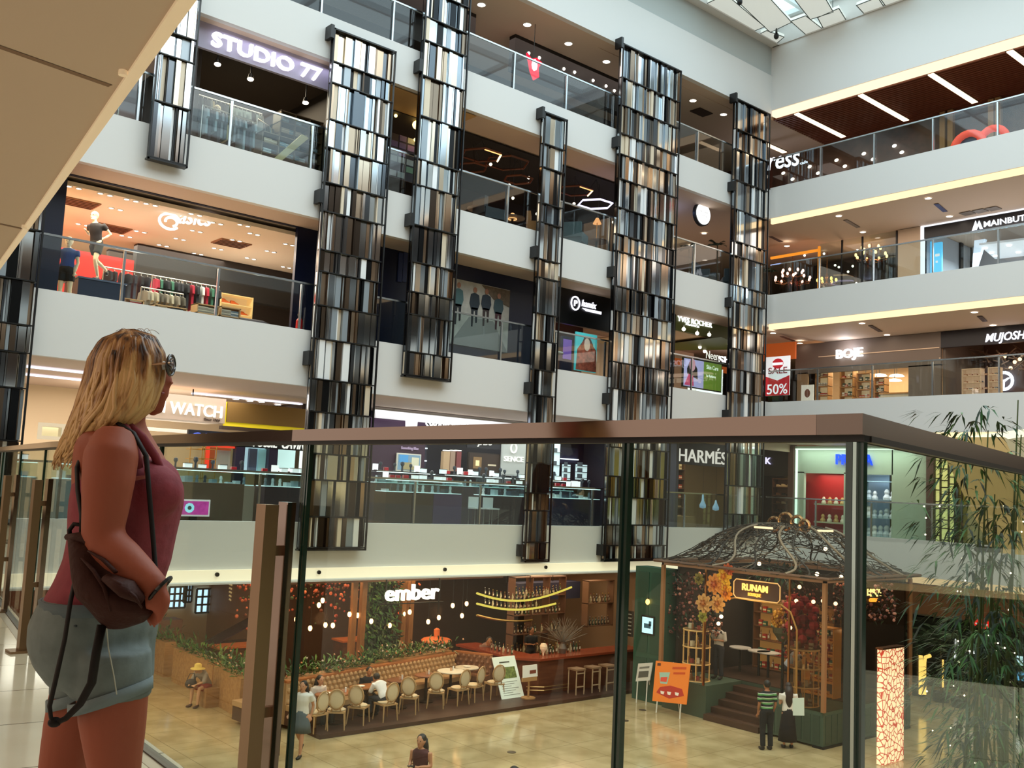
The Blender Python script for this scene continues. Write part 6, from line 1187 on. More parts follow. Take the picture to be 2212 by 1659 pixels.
table('oval wooden table before the woman with dark hair', 13.75, 22.4, .55, .33, '9a5c34'); table('oval wooden table before the man in the dark jacket', 14.95, 22.75, .52, .3, 'a06438'); table('small wooden table right of the seated man in white', 16.2, 23.05, .38, .3, '7a4c34'); table('small wooden table, third from the menu board', 17.3, 23.3, .36, .3, '8a5438')
table('round white table nearest the bar', 18.3, 23.45, .4, .4, 'e8e0d0'); table('white table right of the round white one', 19.1, 23.7, .36, .34, 'dcd0bc')
tw = [((13.55, 22.4, .86), 0), ((13.95, 22.35, .86), 1), ((14.75, 22.75, .86), 0), ((15.15, 22.8, .86), 1), ((16.2, 23.05, .86), 1), ((17.3, 23.3, .86), 1), ((18.3, 23.45, .86), 1), ((19.1, 23.7, .86), 0)]
def plate():
    m = MB(); m.lathe((0, 0, 0), [(0, .004), (.06, .004), (.11, .02), (.105, .024), (.05, .012), (0, .012)], mat('f0ece4', .3), 16); return m.build('plate')
def cup():
    m = MB(); m.lathe((0, 0, 0), [(0, .0), (.03, 0), (.04, .08), (.036, .08), (.028, .01), (0, .01)], mat('d8b090', .3), 12); m.lathe((.08, 0, 0), [(0, 0), (.025, 0), (.025, .12), (0, .12)], mat('e8e8e8', .2), 10); return m.build('cup')
goods([plate, cup], [(p, k, 0, 1) for p, k in tw], 's', 'white plate or cup set on the terrace tables', 'tableware', 'tableware on the terrace tables')
# people on the terrace
person('seated woman with long dark hair in a white blouse at the oval table', (13.45, 22.78, .02), 3.3, SIT, 'c89070', 'd8ccc4', '2a2a2e', '16100e', hairlen=.25, sleeves=.8)
person('seated man in dark jacket facing us on the banquette', (15.25, 23.2, .02), 2.9, SIT, 'b07850', '1c1e26', '2a2a2e', '14100e', sleeves=1.)
person('seated man in white shirt seen from behind, head bowed', (15.1, 22.12, .1), .1, LEAN, 'b07850', 'e8e8ea', '30323a', '1c1614', sleeves=.8)
person('walking woman with long dark hair, white shirt and grey skirt, carrying a backpack', (11.75, 20.5, 0), 2.2, WALK, 'c89070', 'e4e0da', '5c6468', '16100e', hairlen=.42, skirt=True, legs=.5, sleeves=.3)
t = thing('backpack', 'white backpack on the walking woman\'s back', 'backpack', (11.98, 20.62, .95)); m = MB(); m.ring([(12.02, 20.66, .88), (12.03, 20.67, 1.), (12.0, 20.65, 1.2), (11.96, 20.62, 1.36)], [.1, .15, .15, .07], mat('ddd4d0', .8, bump=.3), 12); m.build('bag', t, True); m = MB(); m.ring([(11.85, 20.68, 1.38), (11.8, 20.45, 1.36), (11.86, 20.42, 1.1)], .02, mat('c8beb8', .8), 6); m.build('strap', t)
pw = at(912, 1592, Z=EZ-4.68); pw.z = 0; person('woman with long dark hair in a dark plum dress reading a phone', pw, 2.0, HOLD, 'c08868', '4a2024', '4a2024', '1a1210', shoes='302020', hairlen=.45, skirt=True, legs=.6, sleeves=.0)
pc = at(1112, 1652, Z=EZ-4.6); pc.z = 0; person('dark haired person at the bottom edge, only the head top visible', pc, 1., STAND, 'b07850', '3a4a5a', '2a2a30', '14100c')
t = thing('phone', 'black phone in the plum dress woman\'s hands', 'phone', (pw.x-.22, pw.y-.16, 1.17)); m = MB(); m.cb((pw.x-.3, pw.y-.13, 1.17), (.15, .08, .01), BLACK, 2.); m.build('case', t)
person('bartender in grey shirt leaning behind the bar', (21., 25.1, .1), 2.6, LEAN, 'a06c4c', '8a6a60', '2a2a2a', '1a1410', sleeves=.8, scale=1.25)
person('bartender in dark shirt at the right of the bar', (22.3, 24.4, .1), 3., HOLD, 'a06c4c', '26262c', '2a2a2a', '1a1410', sleeves=.4)
# planters and greenery behind the banquette
def planter(x0, y0, x1, y1, z, H, lab, cols=GRN, wdm=None, n=260, spread=.35, flowers=0):
    t = thing('planter_box', lab, 'planter', ((x0+x1)/2, (y0+y1)/2, z)); a = V((x0, y0, z)); c = V((x1, y1, z)); d = (c-a).normalized(); n_ = V((-d.y, d.x, 0))*.18; u = V((0, 0, H)); m = MB()
    P = [a-n_, a+n_, c+n_, c-n_]; m.add(P+[p+u for p in P], [(0, 1, 2, 3), (7, 6, 5, 4), (0, 4, 5, 1), (1, 5, 6, 2), (2, 6, 7, 3), (3, 7, 4, 0)], wdm or wdx); m.build('box', t)
    m = MB(); k = (c-a).length
    for i in range(n):
        q = a.lerp(c, rnd.random())+n_*rnd.uniform(-1, 1)+V((0, 0, H)); dd = V((rnd.gauss(0, .6), rnd.gauss(0, .6), rnd.uniform(.2, 1))).normalized(); l = rnd.uniform(.1, .45)*spread/.35; s_ = dd.cross(V((0, 0, 1))).normalized()*.03
        q2 = q+dd*l*rnd.random(); m.add([q2, q2+dd*l*.4+s_, q2+dd*l*.8-V((0, 0, l*.2)), q2+dd*l*.4-s_], [(0, 1, 2, 3)], rnd.choice(cols))
        if flowers and rnd.random() < flowers: m.ell(q2+dd*l*.5, .03, mat(rnd.choice(('e8b090', 'e0d0c8', 'd88860')), .6), 5, 4)
    m.build('foliage', t); return t
planter(12.7, 23.25, 16., 24.05, .1, 1.05, 'planter of mixed leaves behind the left part of the banquette', n=520, flowers=.06); planter(16.2, 24.1, 19.2, 24.85, .1, 1.1, 'planter of mixed leaves and small flowers behind the right banquette', n=480, cols=GRN+[mat('8a8a60', .6)], flowers=.12)
for i, (x, y) in enumerate(((15.85, 25.1), (16.2, 25.15), (17.75, 25.3), (18.1, 25.4))): m = MB(); m.box((x-.08, y-.08, .1), (x+.08, y+.08, C1-.42), wd); single(m, 'timber_post', 'square timber post in the restaurant front, '+('first', 'second', 'third', 'fourth')[i]+' from left', 'post')
t = thing('green_column', 'column covered in hanging green leaves between the timber posts', 'plant wall', (17, 25.4, .1)); m = MB(); m.box((16.55, 25.3, .1), (17.35, 25.9, C1-.42), mat('1c2418', .8)); m.build('core', t); m = MB()
for i in range(900):
    q = V((rnd.uniform(16.4, 17.5), rnd.uniform(25.05, 25.35), rnd.uniform(.9, C1-.5))); d = V((rnd.gauss(0, .5), -.4, rnd.uniform(-1, .2))).normalized(); s_ = d.cross(V((0, 1, 0))).normalized()*.03; l = rnd.uniform(.12, .26); m.add([q, q+d*l*.5+s_, q+d*l, q+d*l*.5-s_], [(0, 1, 2, 3)], rnd.choice(GRN+DGR))
m.build('leaves', t)
def bulb(px, py, Y_, lab, grp=None, r=.06, s=9, ztop=None):
    p = at(px, py, Y=Y_); t = thing('hanging_bulb', lab, 'lamp', p, group=grp); m = MB(); m.ell(p, (r, r, r*1.35), glow('ffb878', s), 8, 6); m.build('bulb', t); m = MB(); m.cyl(p+V((0, 0, r)), (p.x, p.y, ztop or (C1-.42)), .008, BLACK, 4); m.cyl(p+V((0, 0, r)), p+V((0, 0, r+.08)), .022, BLACK, 6); m.build('cord', t)
for i, (px, py) in enumerate(((640, 1338), (670, 1357), (703, 1350), (719, 1351), (755, 1327), (773, 1329), (802, 1342), (842, 1351), (872, 1326), (885, 1322), (925, 1343), (948, 1334), (978, 1308), (998, 1330), (1008, 1304), (689, 1307), (697, 1297))): bulb(px, py, 24.75+.25*(i % 3), 'warm teardrop bulb hanging on a cord in the restaurant', 'warm bulbs hanging in the restaurant')
for i, (px, py) in enumerate(((690, 1380), (830, 1395), (940, 1370))):
    p = at(px, py, Y=27.2); spotpt('table_glow', (p.x, p.y, 2.0), 20, (1, .5, .22), .2)
# interior red flowers, shelf, counters
t = thing('hanging_flowers', 'dense red and orange hanging flowers inside the restaurant', 'flowers', (14.5, 27, 2.6)); m = MB()
for i in range(420): m.ell((rnd.uniform(13.2, 19.5), rnd.uniform(26.6, 27.4), C1-.5-abs(rnd.gauss(0, .5))), rnd.uniform(.02, .06), mat(rnd.choice(('8a2c20', 'a84830', '6a3420', 'c86848', '3a4a28')), .7), 5, 4)
tag(m.build('blossoms', t), kind='stuff'); m = MB(); m.box((13.1, 26.9, C1-.6), (19.6, 27.1, C1-.43), dk); m.build('beam', t)
for i, (x, y, w, lab) in enumerate(((14., 28.2, 1.6, 'at left behind the planter'), (17.9, 27.8, 1.3, 'lit copper one in the middle'))):
    t = thing('kitchen_counter', 'wooden serving counter inside the restaurant, '+lab, 'counter', (x, y, .1)); m = MB(); m.box((x-w/2, y, .1), (x+w/2, y+.6, 1.1), dk); m.build('base', t); m = MB(); m.box((x-w/2-.05, y-.05, 1.1), (x+w/2+.05, y+.65, 1.16), mat('a85c30', .3)); m.build('counter_top', t)
m = MB(); c = at(943, 1378, Y=26.8); m.lathe((c.x, c.y, c.z-.12), [(.5, 0), (.52, .05), (.45, .1), (.1, .16), (.1, .4), (.02, .45)], mat('c86838', .3, emit=.4), 18); m.cyl((c.x, c.y, c.z+.3), (c.x, c.y, C1-.42), .02, BLACK, 6); single(m, 'copper_pendant', 'wide orange copper pendant lamp low in the restaurant', 'pendant light')
# bar
t = thing('bar_counter', 'long dark wood bar counter with reddish top at the right of the terrace', 'bar', (22, 22.7, .1)); br = wood('5a3020', '70402a', 4); m = MB()
m.prism([(20.35, 23.0), (20.9, 22.45), (25.5, 22.45), (25.5, 23.1), (21.1, 23.1), (20.95, 25.6), (20.3, 25.6)], 'z', .1, 1.1, br); m.build('body', t); m = MB(); m.prism([(20.25, 22.95), (20.85, 22.35), (25.5, 22.35), (25.5, 23.2), (21.2, 23.2), (21.05, 25.7), (20.2, 25.7)], 'z', 1.1, 1.17, mat('8a3c24', .25)); m.build('counter_top', t)
m = MB(); m.ring([(20.5, 22.55, .35), (20.95, 22.25, .35), (22.0, 22.25, .35)], .02, metal('b89060'), 6); m.ring([(20.5, 22.55, .25), (20.95, 22.25, .25), (22.0, 22.25, .25)], .02, metal('b89060'), 6); m.build('foot_rail', t)
def stool(lab, x, y, src):
    if src is not None: return dup(src, (x, y, .1), 0, lab)
    t = thing('bar_stool', lab, 'stool', (x, y, .1), group='bar stools by the counter'); fr = mat('b09478', .5)
    for sx in (-1, 1):
        for sy in (-1, 1): m = MB(); m.cyl((sx*.17, sy*.17, 0), (sx*.17, sy*.17, .72), .02, fr, 6); m.build('leg', t, local=True)
    m = MB(); m.box((-.2, -.2, .72), (.2, .2, .77), mat('8a6a50', .6)); m.build('seat', t, local=True)
    for zz in (.22, .62): m = MB(); m.box((-.17, -.18, zz), (.17, -.15, zz+.03), fr); m.build('stretcher', t, local=True)
    return t
s0 = None
for x, l in ((22.05, 'nearest the menu board'), (22.75, 'middle one'), (23.4, 'right one by the railing post')): o = stool('pale wooden bar stool, '+l, x, 21.98, s0); s0 = s0 or o
bk = [item_bottle('2c4a2c'), item_bottle('5a3418'), item_bottle('b8b090', 'b02020'), item_bottle('1c2420', 'd0d0d0')]
sp = [((21.4+.13*i, 22.95, 1.17), i % 4, 0, rnd.uniform(.8, 1.1)) for i in range(14)]+[((20.6, 23.4+.2*i, 1.17), i % 4, 0, .9) for i in range(6)]
sh1 = [];
t = shelf(22.2, 24.6, 25.2, .1, 3.2, 5, mat('6a4a38', .5), 'tall open back-bar shelf filled with bottles', d=.35, vert=2); sp += grid(22.3, 24.5, 25.35, .1, 3.2, 5, 14, 4, sc=(.85, 1.1), fill=.85)
shelf(24.9, 26.2, 24.4, 1.6, 1.6, 2, mat('7a5a44', .5), 'hanging bottle shelf right, behind the two light lines', d=.3); sp += grid(24.95, 26.15, 24.55, 1.6, 1.6, 2, 8, 4, fill=.9)
# curved gold-lit hanging bottle rack
t = thing('hanging_rack', 'curved hanging glass rack with gold light lines full of bottles over the bar', 'rack', (21.5, 23.8, 3.2)); pts = []
for k, (dz, s_) in enumerate(((0, 1.), (-.32, .8), (-.62, .55))):
    P = [at(1030+ (1235-1030)*u, 1268+dz*0+ (30 if k == 0 else 24)*math.sin(PI*(.15+u*.85))+k*25, Y=23.6+.35*math.sin(PI*u)) for u in [i/12 for i in range(13)]]
    m = MB(); m.ring(P[:int(13*s_)+1], .035, glow('e8d060', 1.3) if k < 2 else metal('b8a060'), 5); m.build('light_line', t)
    if k < 2:
        for i in range(1, int(12*s_)-1):
            for u in (0, .5): q = P[i].lerp(P[i+1], u); sp.append(((q.x, q.y, q.z+.035), rnd.randrange(4), 0, .75))
for x in (20.6, 21.6, 22.6): m = MB(); m.cyl((x, 23.8, 3.3), (x, 23.8, C1-.2), .012, BLACK, 5); m.build('hanger', t)
goods(bk, sp, 's', 'glass bottle standing in the bar area', 'bottle', 'bottles of the bar')
t = thing('dry_branch_vase', 'large vase of dry grey branches on the bar', 'vase', (22.25, 22.85, 1.17)); m = MB(); m.lathe((22.25, 22.85, 1.17), [(0, 0), (.1, 0), (.14, .15), (.07, .3), (.09, .36)], mat('6a5a50', .4), 14); m.build('vase_body', t); m = MB()
for i in range(70): d = V((rnd.gauss(0, .7), rnd.gauss(0, .5), rnd.uniform(.4, 1.2))).normalized(); b0 = V((22.25, 22.85, 1.5)); m.ring([b0, b0+d*.4, b0+d*.4+(d+V((rnd.gauss(0, .5), 0, .1)))*.35], [.008, .006, .004], mat('8a7c70', .8), 4)
m.build('branches', t)
m = MB(); c = at(1174, 1402, Y=22.8); m.lathe((c.x, c.y, 1.17), [(.02, 0), (.03, .1), (.11, .2), (.12, .28), (.08, .36), (0, .38)], mat('d8b898', .4, emit=.4), 14); single(m, 'table_lamp', 'round pale glowing lamp on the bar top', 'lamp')
m = MB(); m.prism([(1.5, 2.6), (2.9, 2.3), (2.9, 3.1), (1.5, 3.0)], 'z', 0, .1, BLACK) if False else m.box((23., 25.9, 2.4), (26., 26.5, 3.0), mat('3a3c58', .6)); single(m, 'blue_awning', 'dark blue awning shape behind the bottle shelves', 'awning')
# menu boards
t = thing('menu_board', 'tall white printed menu board on a black easel before the bar', 'board', (19.7, 21.9, .0)); a = at(1087, 1517, Z=0.02); P = [at(1075, 1424, Y=a.y), at(1122, 1419, Y=a.y), at(1136, 1508, Y=a.y-.05), at(1088, 1516, Y=a.y-.05)]
yb = a.y; x0, x1 = P[3].x, P[2].x; m = MB(); H = P[0].z; z0 = P[3].z; ln = V((P[0].x-P[3].x, .25, P[0].z-P[3].z)); A = V((x0, yb, z0)); B = V((x1, yb, z0)); C_ = B+ln; D_ = A+ln; th = V((0, .03, 0))
m.add([A, B, C_, D_, A+th, B+th, C_+th, D_+th], [(0, 1, 2, 3), (7, 6, 5, 4), (0, 4, 5, 1), (1, 5, 6, 2), (2, 6, 7, 3), (3, 7, 4, 0)], mat('e8f0e4', .5, emit=.35)); m.build('board', t)
def onb(u0, v0, u1, v1, mm, nm_, dy=.006):
    f = lambda u, v: A+(B-A)*u+ln*v-V((0, dy, 0)); m = MB(); m.add([f(u0, v0), f(u1, v0), f(u1, v1), f(u0, v1), f(u0, v0)+V((0, .005, 0)), f(u1, v0)+V((0, .005, 0)), f(u1, v1)+V((0, .005, 0)), f(u0, v1)+V((0, .005, 0))], [(0, 1, 2, 3), (7, 6, 5, 4), (0, 4, 5, 1), (1, 5, 6, 2), (2, 6, 7, 3), (3, 7, 4, 0)], mm); m.build(nm_, t)
onb(.1, .5, .88, .76, mat('7a8a48', .6, var=.6, scale=14), 'food_photo')
for k in range(7): onb(.12, .42-.05*k, .85-.15*(k % 3), .43-.05*k, mat('8a9088', .6), 'text_line')
onb(.25, .86, .7, .89, mat('5a5a50', .6), 'title_line')
m = MB(); m.ring([A+V((.05, .1, 0)), (A.x, A.y-.1, 0)], .015, BLACK, 5); m.ring([B+V((-.05, .1, 0)), (B.x, B.y-.1, 0)], .015, BLACK, 5); m.ring([A+ln*.7+(B-A)*.5+th, ((A.x+B.x)/2, A.y+.6, 0)], .015, BLACK, 5); m.build('easel_legs', t)
t = thing('menu_stand', 'small open menu on a thin wooden stand right of the menu board', 'menu stand', (20.7, 22.2, .1)); c = at(1146, 1449, Y=22.15); m = MB(); m.prism([(c.x-.3, c.z-.18), (c.x+.28, c.z-.18), (c.x+.24, c.z+.17), (c.x-.32, c.z+.17)], 'y', 22.13, 22.16, mat('e8e4dc', .5, emit=.2)); m.build('page', t); m = MB(); m.box((c.x-.05, 22.12, c.z-.08), (c.x+.2, 22.13, c.z+.02), mat('8a4a3a', .5)); m.build('picture', t); m = MB(); m.box((c.x-.3, 22.13, c.z-.3), (c.x+.26, 22.2, c.z-.18), wdx); m.cyl((c.x, 22.2, .1), (c.x, 22.2, c.z-.2), .03, wdx, 8); m.cyl((c.x, 22.2, .1), (c.x, 22.2, .13), .22, wdx, 12); m.build('stand', t)
# ---------------- ground floor left of the terrace
t = planter(12.62, 30.3, 12.62, 32.3, 0, 1.05, 'far wooden planter box with leafy plants left of the hat woman', n=200, spread=.4); planter(12.6, 26.8, 12.6, 29.6, 0, 1.0, 'middle wooden planter box behind the woman in the straw hat', n=260, spread=.4); planter(12.3, 24.4, 12.45, 26.4, 0, 1.0, 'near wooden planter box right of the woman in the straw hat', n=240, spread=.45, flowers=.1)
hp = at(395, 1500, Z=0); person('seated person in yellow straw hat, grey top and red shorts', (12.05, 26.3, 0), 2.0, LEAN, 'd8a888', 'a89c94', 'a84840', 'c8a060', shoes='5a4038', legs=.35, sleeves=.6, hat='e8cc70')
m = MB(); m.box((11.85, 25.85, 0), (12.6, 26.25, .5), wdx); single(m, 'wooden_bench_box', 'square wooden box bench the straw hat person sits on', 'bench')
m = MB(); m.box((11.95, 26.25, 0), (12.42, 26.65, .42), wdx); single(m, 'wooden_block', 'low wooden block under the straw hat person', 'bench')
t = thing('handbag', 'dark handbag by the straw hat person\'s knees', 'bag', (11.6, 26.4, .5)); m = MB(); m.ell((11.55, 26.2, .62), (.17, .1, .13), mat('4a4244', .6), 10, 7); m.build('bag', t, True); m = MB(); m.ring([(11.42, 26.2, .7), (11.5, 26.2, .88), (11.62, 26.2, .88), (11.68, 26.2, .7)], .012, mat('4a4244', .6), 5); m.build('strap', t)
for i, (px0, py0, px1, py1) in enumerate(((366, 1268, 398, 1312), (425, 1272, 460, 1322), (470, 1290, 492, 1320), (398, 1262, 412, 1300))):
    x0, x1, z0, z1 = RY(px0, py0, px1, py1, 33.7); t = thing('street_window', 'bright bluish daylight window at the back of the ground floor, '+('first from left', 'third from left', 'rightmost', 'narrow second one')[i], 'window', ((x0+x1)/2, 33.7, z0)); m = MB(); m.box((x0, 33.7, z0), (x1, 33.74, z1), glow('b8dcff', 2.)); pn = m.build('pane', t)
    m = MB(); fr_ = mat('2c2a30', .5); nx = 3
    for k in range(nx+1): xx = x0+(x1-x0)*k/nx; m.box((xx-.03, 33.64, z0), (xx+.03, 33.7, z1), fr_)
    for k in range(4): zz = z0+(z1-z0)*k/3; m.box((x0, 33.64, zz-.03), (x1, 33.7, zz+.03), fr_)
    sub(pn, m.build('window_frame', t))
m = MB(); m.box((7, 33.2, 0), (9.9, 33.6, 2.5), mat('6a3c30', .6)); single(m, 'brown_cabinet', 'red-brown cabinet wall left below the bluish windows', 'cabinet')
m = MB(); x0, x1, z0, z1 = RY(325, 1335, 390, 1400, 31.5); m.box((x0-1, 31.5, 0), (x1, 32.2, z1-.1), mat('7a5040', .6)); single(m, 'wooden_cabinet', 'wooden cabinet behind the far planter', 'cabinet')
t = thing('grand_piano', 'dark glossy grand piano shape behind the middle planter', 'piano', (14.6, 29.5, .1)); pl = mat('3a2c34', .15); m = MB(); m.prism([(13.4, 28.9), (15.4, 28.9), (15.5, 29.6), (14.8, 30.), (13.6, 29.8)], 'z', .75, 1.05, pl); m.build('case', t); m = MB(); m.prism([(13.4, 1.08), (15.2, 1.9), (15.2, 1.93), (13.4, 1.11)], 'y', 28.95, 29.7, pl); m.build('lid', t)
for x, y in ((13.6, 29.), (15.2, 29.), (14.4, 29.8)): m = MB(); m.cyl((x, y, .1), (x, y, .75), .05, pl, 8); m.build('leg', t)
t = thing('lattice_ornament', 'gold slanted lattice of bars beside the bluish windows', 'ornament', (14, 32, 2.6)); m = MB()
for k in range(5): a = at(495, 1262+k*8, Y=32); c_ = at(528, 1272+k*11, Y=32); m.ring([a, c_], .03, mat('e8c890', .5, emit=.4), 5)
m.build('bars', t); m = MB(); a = at(512, 1255, Y=32.03); m.cyl((a.x, 32.05, a.z-.8), (a.x, 32.05, C1), .02, BLACK, 5); m.build('hanger', t)
t = thing('bicycle_sign', 'round white and grey picture stand just left of the backpack walker', 'sign', (11.2, 20.9, 0)); c = at(592, 1495, Y=20.8); m = MB(); m.box((c.x-.22, 20.8, c.z-.75), (c.x+.2, 20.84, c.z+.75), mat('98a0a8', .5, var=.5, scale=12)); m.build('picture', t); m = MB(); m.ring([c+V((math.cos(k*PI/6)*.1, -.02, .18+math.sin(k*PI/6)*.12)) for k in range(13)], .025, WHITE, 5); m.ring([c+V((math.cos(k*PI/6)*.1, -.02, -.5+math.sin(k*PI/6)*.12)) for k in range(13)], .025, WHITE, 5); m.build('ring_marks', t); m = MB(); m.box((c.x-.25, 20.75, 0), (c.x+.22, 20.95, max(.05, c.z-.75)), BLACK); m.build('base', t)
# ================================================================ the kiosk pavilion
KX = 23.3; KY0, KY1 = 14.25, 19.7; KXB = 27.8; grn = mat('46584a', .5); grn2 = mat('3c4c40', .5); cop = metal('b07848', .3); PF = .82
t = thing('kiosk', 'dark pavilion kiosk with a domed roof of woven branches, green base and copper frame', 'kiosk', (25.5, 17, 0)); KT = t
m = MB(); m.prism([(KX, KY0), (KXB, KY0), (KXB, KY1), (KX+1.7, KY1), (KX+1.7, 16.15), (KX, 16.15)], 'z', .06, PF+.1, grn); m.box((KX-.03, KY0-.03, 0), (KXB, KY0+.3, .06), BLACK); m.build('green_base', t)
m = MB(); m.prism([(KX, 18.0), (KX+1.7, 18.0), (KX+1.7, KY1), (KX+.1, KY1)], 'z', 0, PF+.1, grn); m.build('green_base', t)
m = MB()
for i in range(7): m.box((KX-.015, KY0+.1+i*.27, .12), (KX, KY0+.3+i*.27, PF), grn2)
for i in range(16): m.box((KX+.1+i*.28, KY0-.015, .12), (KX+.32+i*.28, KY0, PF), grn2)
m.build('base_panels', t)
for i in range(5):
    m = MB(); m.box((KX-.1+.34*i, 16.15, 0), (KX+1.7, 18.0, .165*(i+1)), wood('38241a', '4a3022', 4, axis='y')); m.build('step', t)
m = MB(); m.box((KX+1.7, KY0+.05, PF+.1), (KXB-.05, KY1-.05, PF+.12), wood('34241c', '402c22', 4)); m.build('platform_floor', t)
TZ = EZ-2.05; m = MB()
for a, c in (((KX, KY0), (KX, KY1)), ((KX, KY0), (KXB, KY0)), ((KXB, KY0), (KXB, KY1)), ((KX, KY1), (KXB, KY1))):
    m.box((min(a[0], c[0])-.04, min(a[1], c[1])-.04, TZ-.05), (max(a[0], c[0])+.04, max(a[1], c[1])+.04, TZ+.05), mat('a8785a', .4)) if True else None
m.build('top_beam', t)
for x, y in ((KX, KY0), (KX, KY1), (KXB, KY0), (KX, 15.3), (KX, 18.1)):
    m = MB(); w_ = .05 if (x, y) in ((KX, KY0), (KX, KY1), (KXB, KY0)) else .025; m.box((x-w_, y-w_, PF+.1), (x+w_, y+w_, TZ-.05), cop if w_ < .05 else mat('a0704c', .35)); m.build('post', t)
m = MB(); m.box((KXB-.15, KY0+.1, PF+.1), (KXB-.05, KY1-.1, TZ-.05), mat('241812', .7)); m.box((KX+.6, KY1-.15, PF+.1), (KXB-.1, KY1-.05, TZ-.05), mat('1e1612', .7)); m.build('rear_wall', t)
m = MB(); m.box((KX-.01, KY0+.05, PF+.1), (KX+.01, 15.28, TZ-.05), glass('d8d0c8')); m.box((KX+.06, KY0-.01, PF+.1), (KXB-.06, KY0+.01, TZ-.05), glass('d8d0c8')); m.build('glazing', t)
# roof of woven branches
cx, cy = (KX+KXB)/2, (KY0+KY1)/2; prof = [(0, 1.08, 1.), (.12, .95, .92), (.36, .84, .8), (.64, .76, .6), (.92, .67, .4), (1.12, .55, .2), (1.26, .34, 0), (1.31, .02, 0)]
def rp(u, an, lift=0.):
    u = max(0, min(.9999, u))*(len(prof)-1); i = int(u); f_ = u-i; z, s, q = [prof[i][k]*(1-f_)+prof[i+1][k]*f_ for k in range(3)]
    c_, s_ = math.cos(an), math.sin(an); k = max(abs(c_), abs(s_)); k = (1/k)*q+(1-q)
    return V((cx+c_*k*s*(KXB-KX)/2*1.02, cy+s_*k*s*(KY1-KY0)/2*1.02, TZ+.05+z*1.0+lift))
bm = mat('2a211c', .6); bm2 = mat('6a5a4c', .5); m = MB()
for i in range(900):
    a0 = rnd.uniform(0, 2*PI); u0 = rnd.random()**.8*.92; du = rnd.gauss(.0, .12); da = rnd.gauss(0, .22); P = [rp(u0+du*k/3+.01*math.sin(k*2), a0+da*k/3+rnd.gauss(0, .012), rnd.uniform(-.01, .03)) for k in range(4)]
    m.ring(P, rnd.uniform(.008, .019), bm if rnd.random() < .75 else bm2, 3, False)
tag(m.build('woven_branches', t), kind='stuff')
for i in range(12): a0 = 2*PI*i/12+.13; m = MB(); m.ring([rp(k/14*.97, a0+.05*math.sin(k*.7)) for k in range(15)], .03, bm, 6); m.build('roof_rib', t)
for a0 in (3.65, 4.35, 2.9, 5.2): m = MB(); m.ring([rp(k/12*.8, a0+.1*math.sin(k*.5), .05) for k in range(13)], .035, mat('8a7866', .5), 6); m.build('rope', t)
m = MB(); m.ring([rp(.02, 2*PI*k/48) for k in range(49)], .05, mat('6a4a38', .5), 6, False); m.build('eave_beam', t)
for i, (px, py, r) in enumerate(((1672, 1132, .2), (1697, 1126, .24), (1722, 1130, .2), (1738, 1136, .16))):
    c = at(px, py, X=cx-.2*(i-1)); m = MB(); m.ring([c+V((0, math.cos(k*PI/8)*r, math.sin(k*PI/8)*r)) for k in range(17)], .05, metal('e0b080', .15), 8); m.build('gold_ring', t)
m = MB(); m.ring([rp(.72, a_, .06) for a_ in (3.4, 3.2, 3.0)], .035, glow('ffd8b0', 2), 6); m.ring([rp(.72, a_, .06) for a_ in (4.3, 4.6, 4.8)], .035, glow('ffd8b0', 2), 6); m.build('light_strip', t)
m = MB(); leafy(m, (KX+.8, 16.2, TZ-.02), (.5, 1.2, .3), 260, DGR, .2); m.build('roof_foliage', t)
# sign board and arch
t = thing('kiosk_sign', 'brown notched board with glowing gold RUNAM letters on the kiosk front', 'sign', (KX, 17, EZ-2.4)); XF = KX-.12
y0, z1_ = at(1586, 1248, X=XF).y, at(1586, 1248, X=XF).z; pr_ = at(1685, 1303, X=XF); y1, z0 = pr_.y, pr_.z; dz = at(1586, 1290, X=XF).z-z0
z1_ -= .02; z0_ = (z0+at(1586, 1290, X=XF).z)/2; n_ = .08
out = [(y0, z0_+n_), (y0-n_, z0_), (y1+n_, z0_), (y1, z0_+n_), (y1, z1_-n_), (y1+n_, z1_), (y0-n_, z1_), (y0, z1_-n_)]
m = MB(); m.prism(out, 'x', XF, XF+.06, mat('4a2c1e', .5)); kb = m.build('board', t); m = MB(); m.ring([(XF-.01, a_, b_) for a_, b_ in out+[out[0]]], .018, mat('e8b070', .4, emit=.5), 5, False); sub(m.build('gold_border', t), kb)
h_ = z1_-z0_; text('RUNAM', 'letters', t, y0-.3, y1+.38, z0_+h_*.45, h_*.36, 'x', XF-.01, glow('ffc060', 3), bold=.02); text('BOUTIQUE', 'small_letters', t, y0-.5, y1+.6, z0_+h_*.18, h_*.17, 'x', XF-.01, glow('ffa040', 3), bold=.01)
m = MB(); P = [(XF+.05, 18.1, PF+.2), (XF+.05, 18.1, EZ-3.6), (XF+.05, 17.9, z0_-.25), (XF+.05, y0, z0_-.02), (XF+.05, (y0+y1)/2, z0_-.03), (XF+.05, y1, z0_-.04), (XF+.05, y1-.3, z0_-.2), (XF+.05, y1-.5, EZ-3.4), (XF+.05, y1-.52, PF+.2)]; m.ring(P, .025, mat('c89858', .35, metal=.7), 6); m.build('arch_frame', t)
t = thing('kiosk_sign', 'small glowing gold side sign right of the thick rail post', 'sign', (25.5, 14.2, EZ-2.7)); yy = KY0-.1; textpx('RVICE', 'letters', t, (1873, 1288), (1901, 1288), 1272, 'y', yy, glow('ffd080', 3), bold=.03); textpx('COFFEE', 'small_letters', t, (1877, 1300), (1897, 1300), 1292, 'y', yy, glow('ff9030', 3), bold=.01); x0, x1, z0, z1 = RY(1868, 1262, 1906, 1308, yy+.02); m = MB(); m.box((x0, yy+.01, z0), (x1, yy+.04, z1), mat('2a1c14', .6)); m.build('board', t)
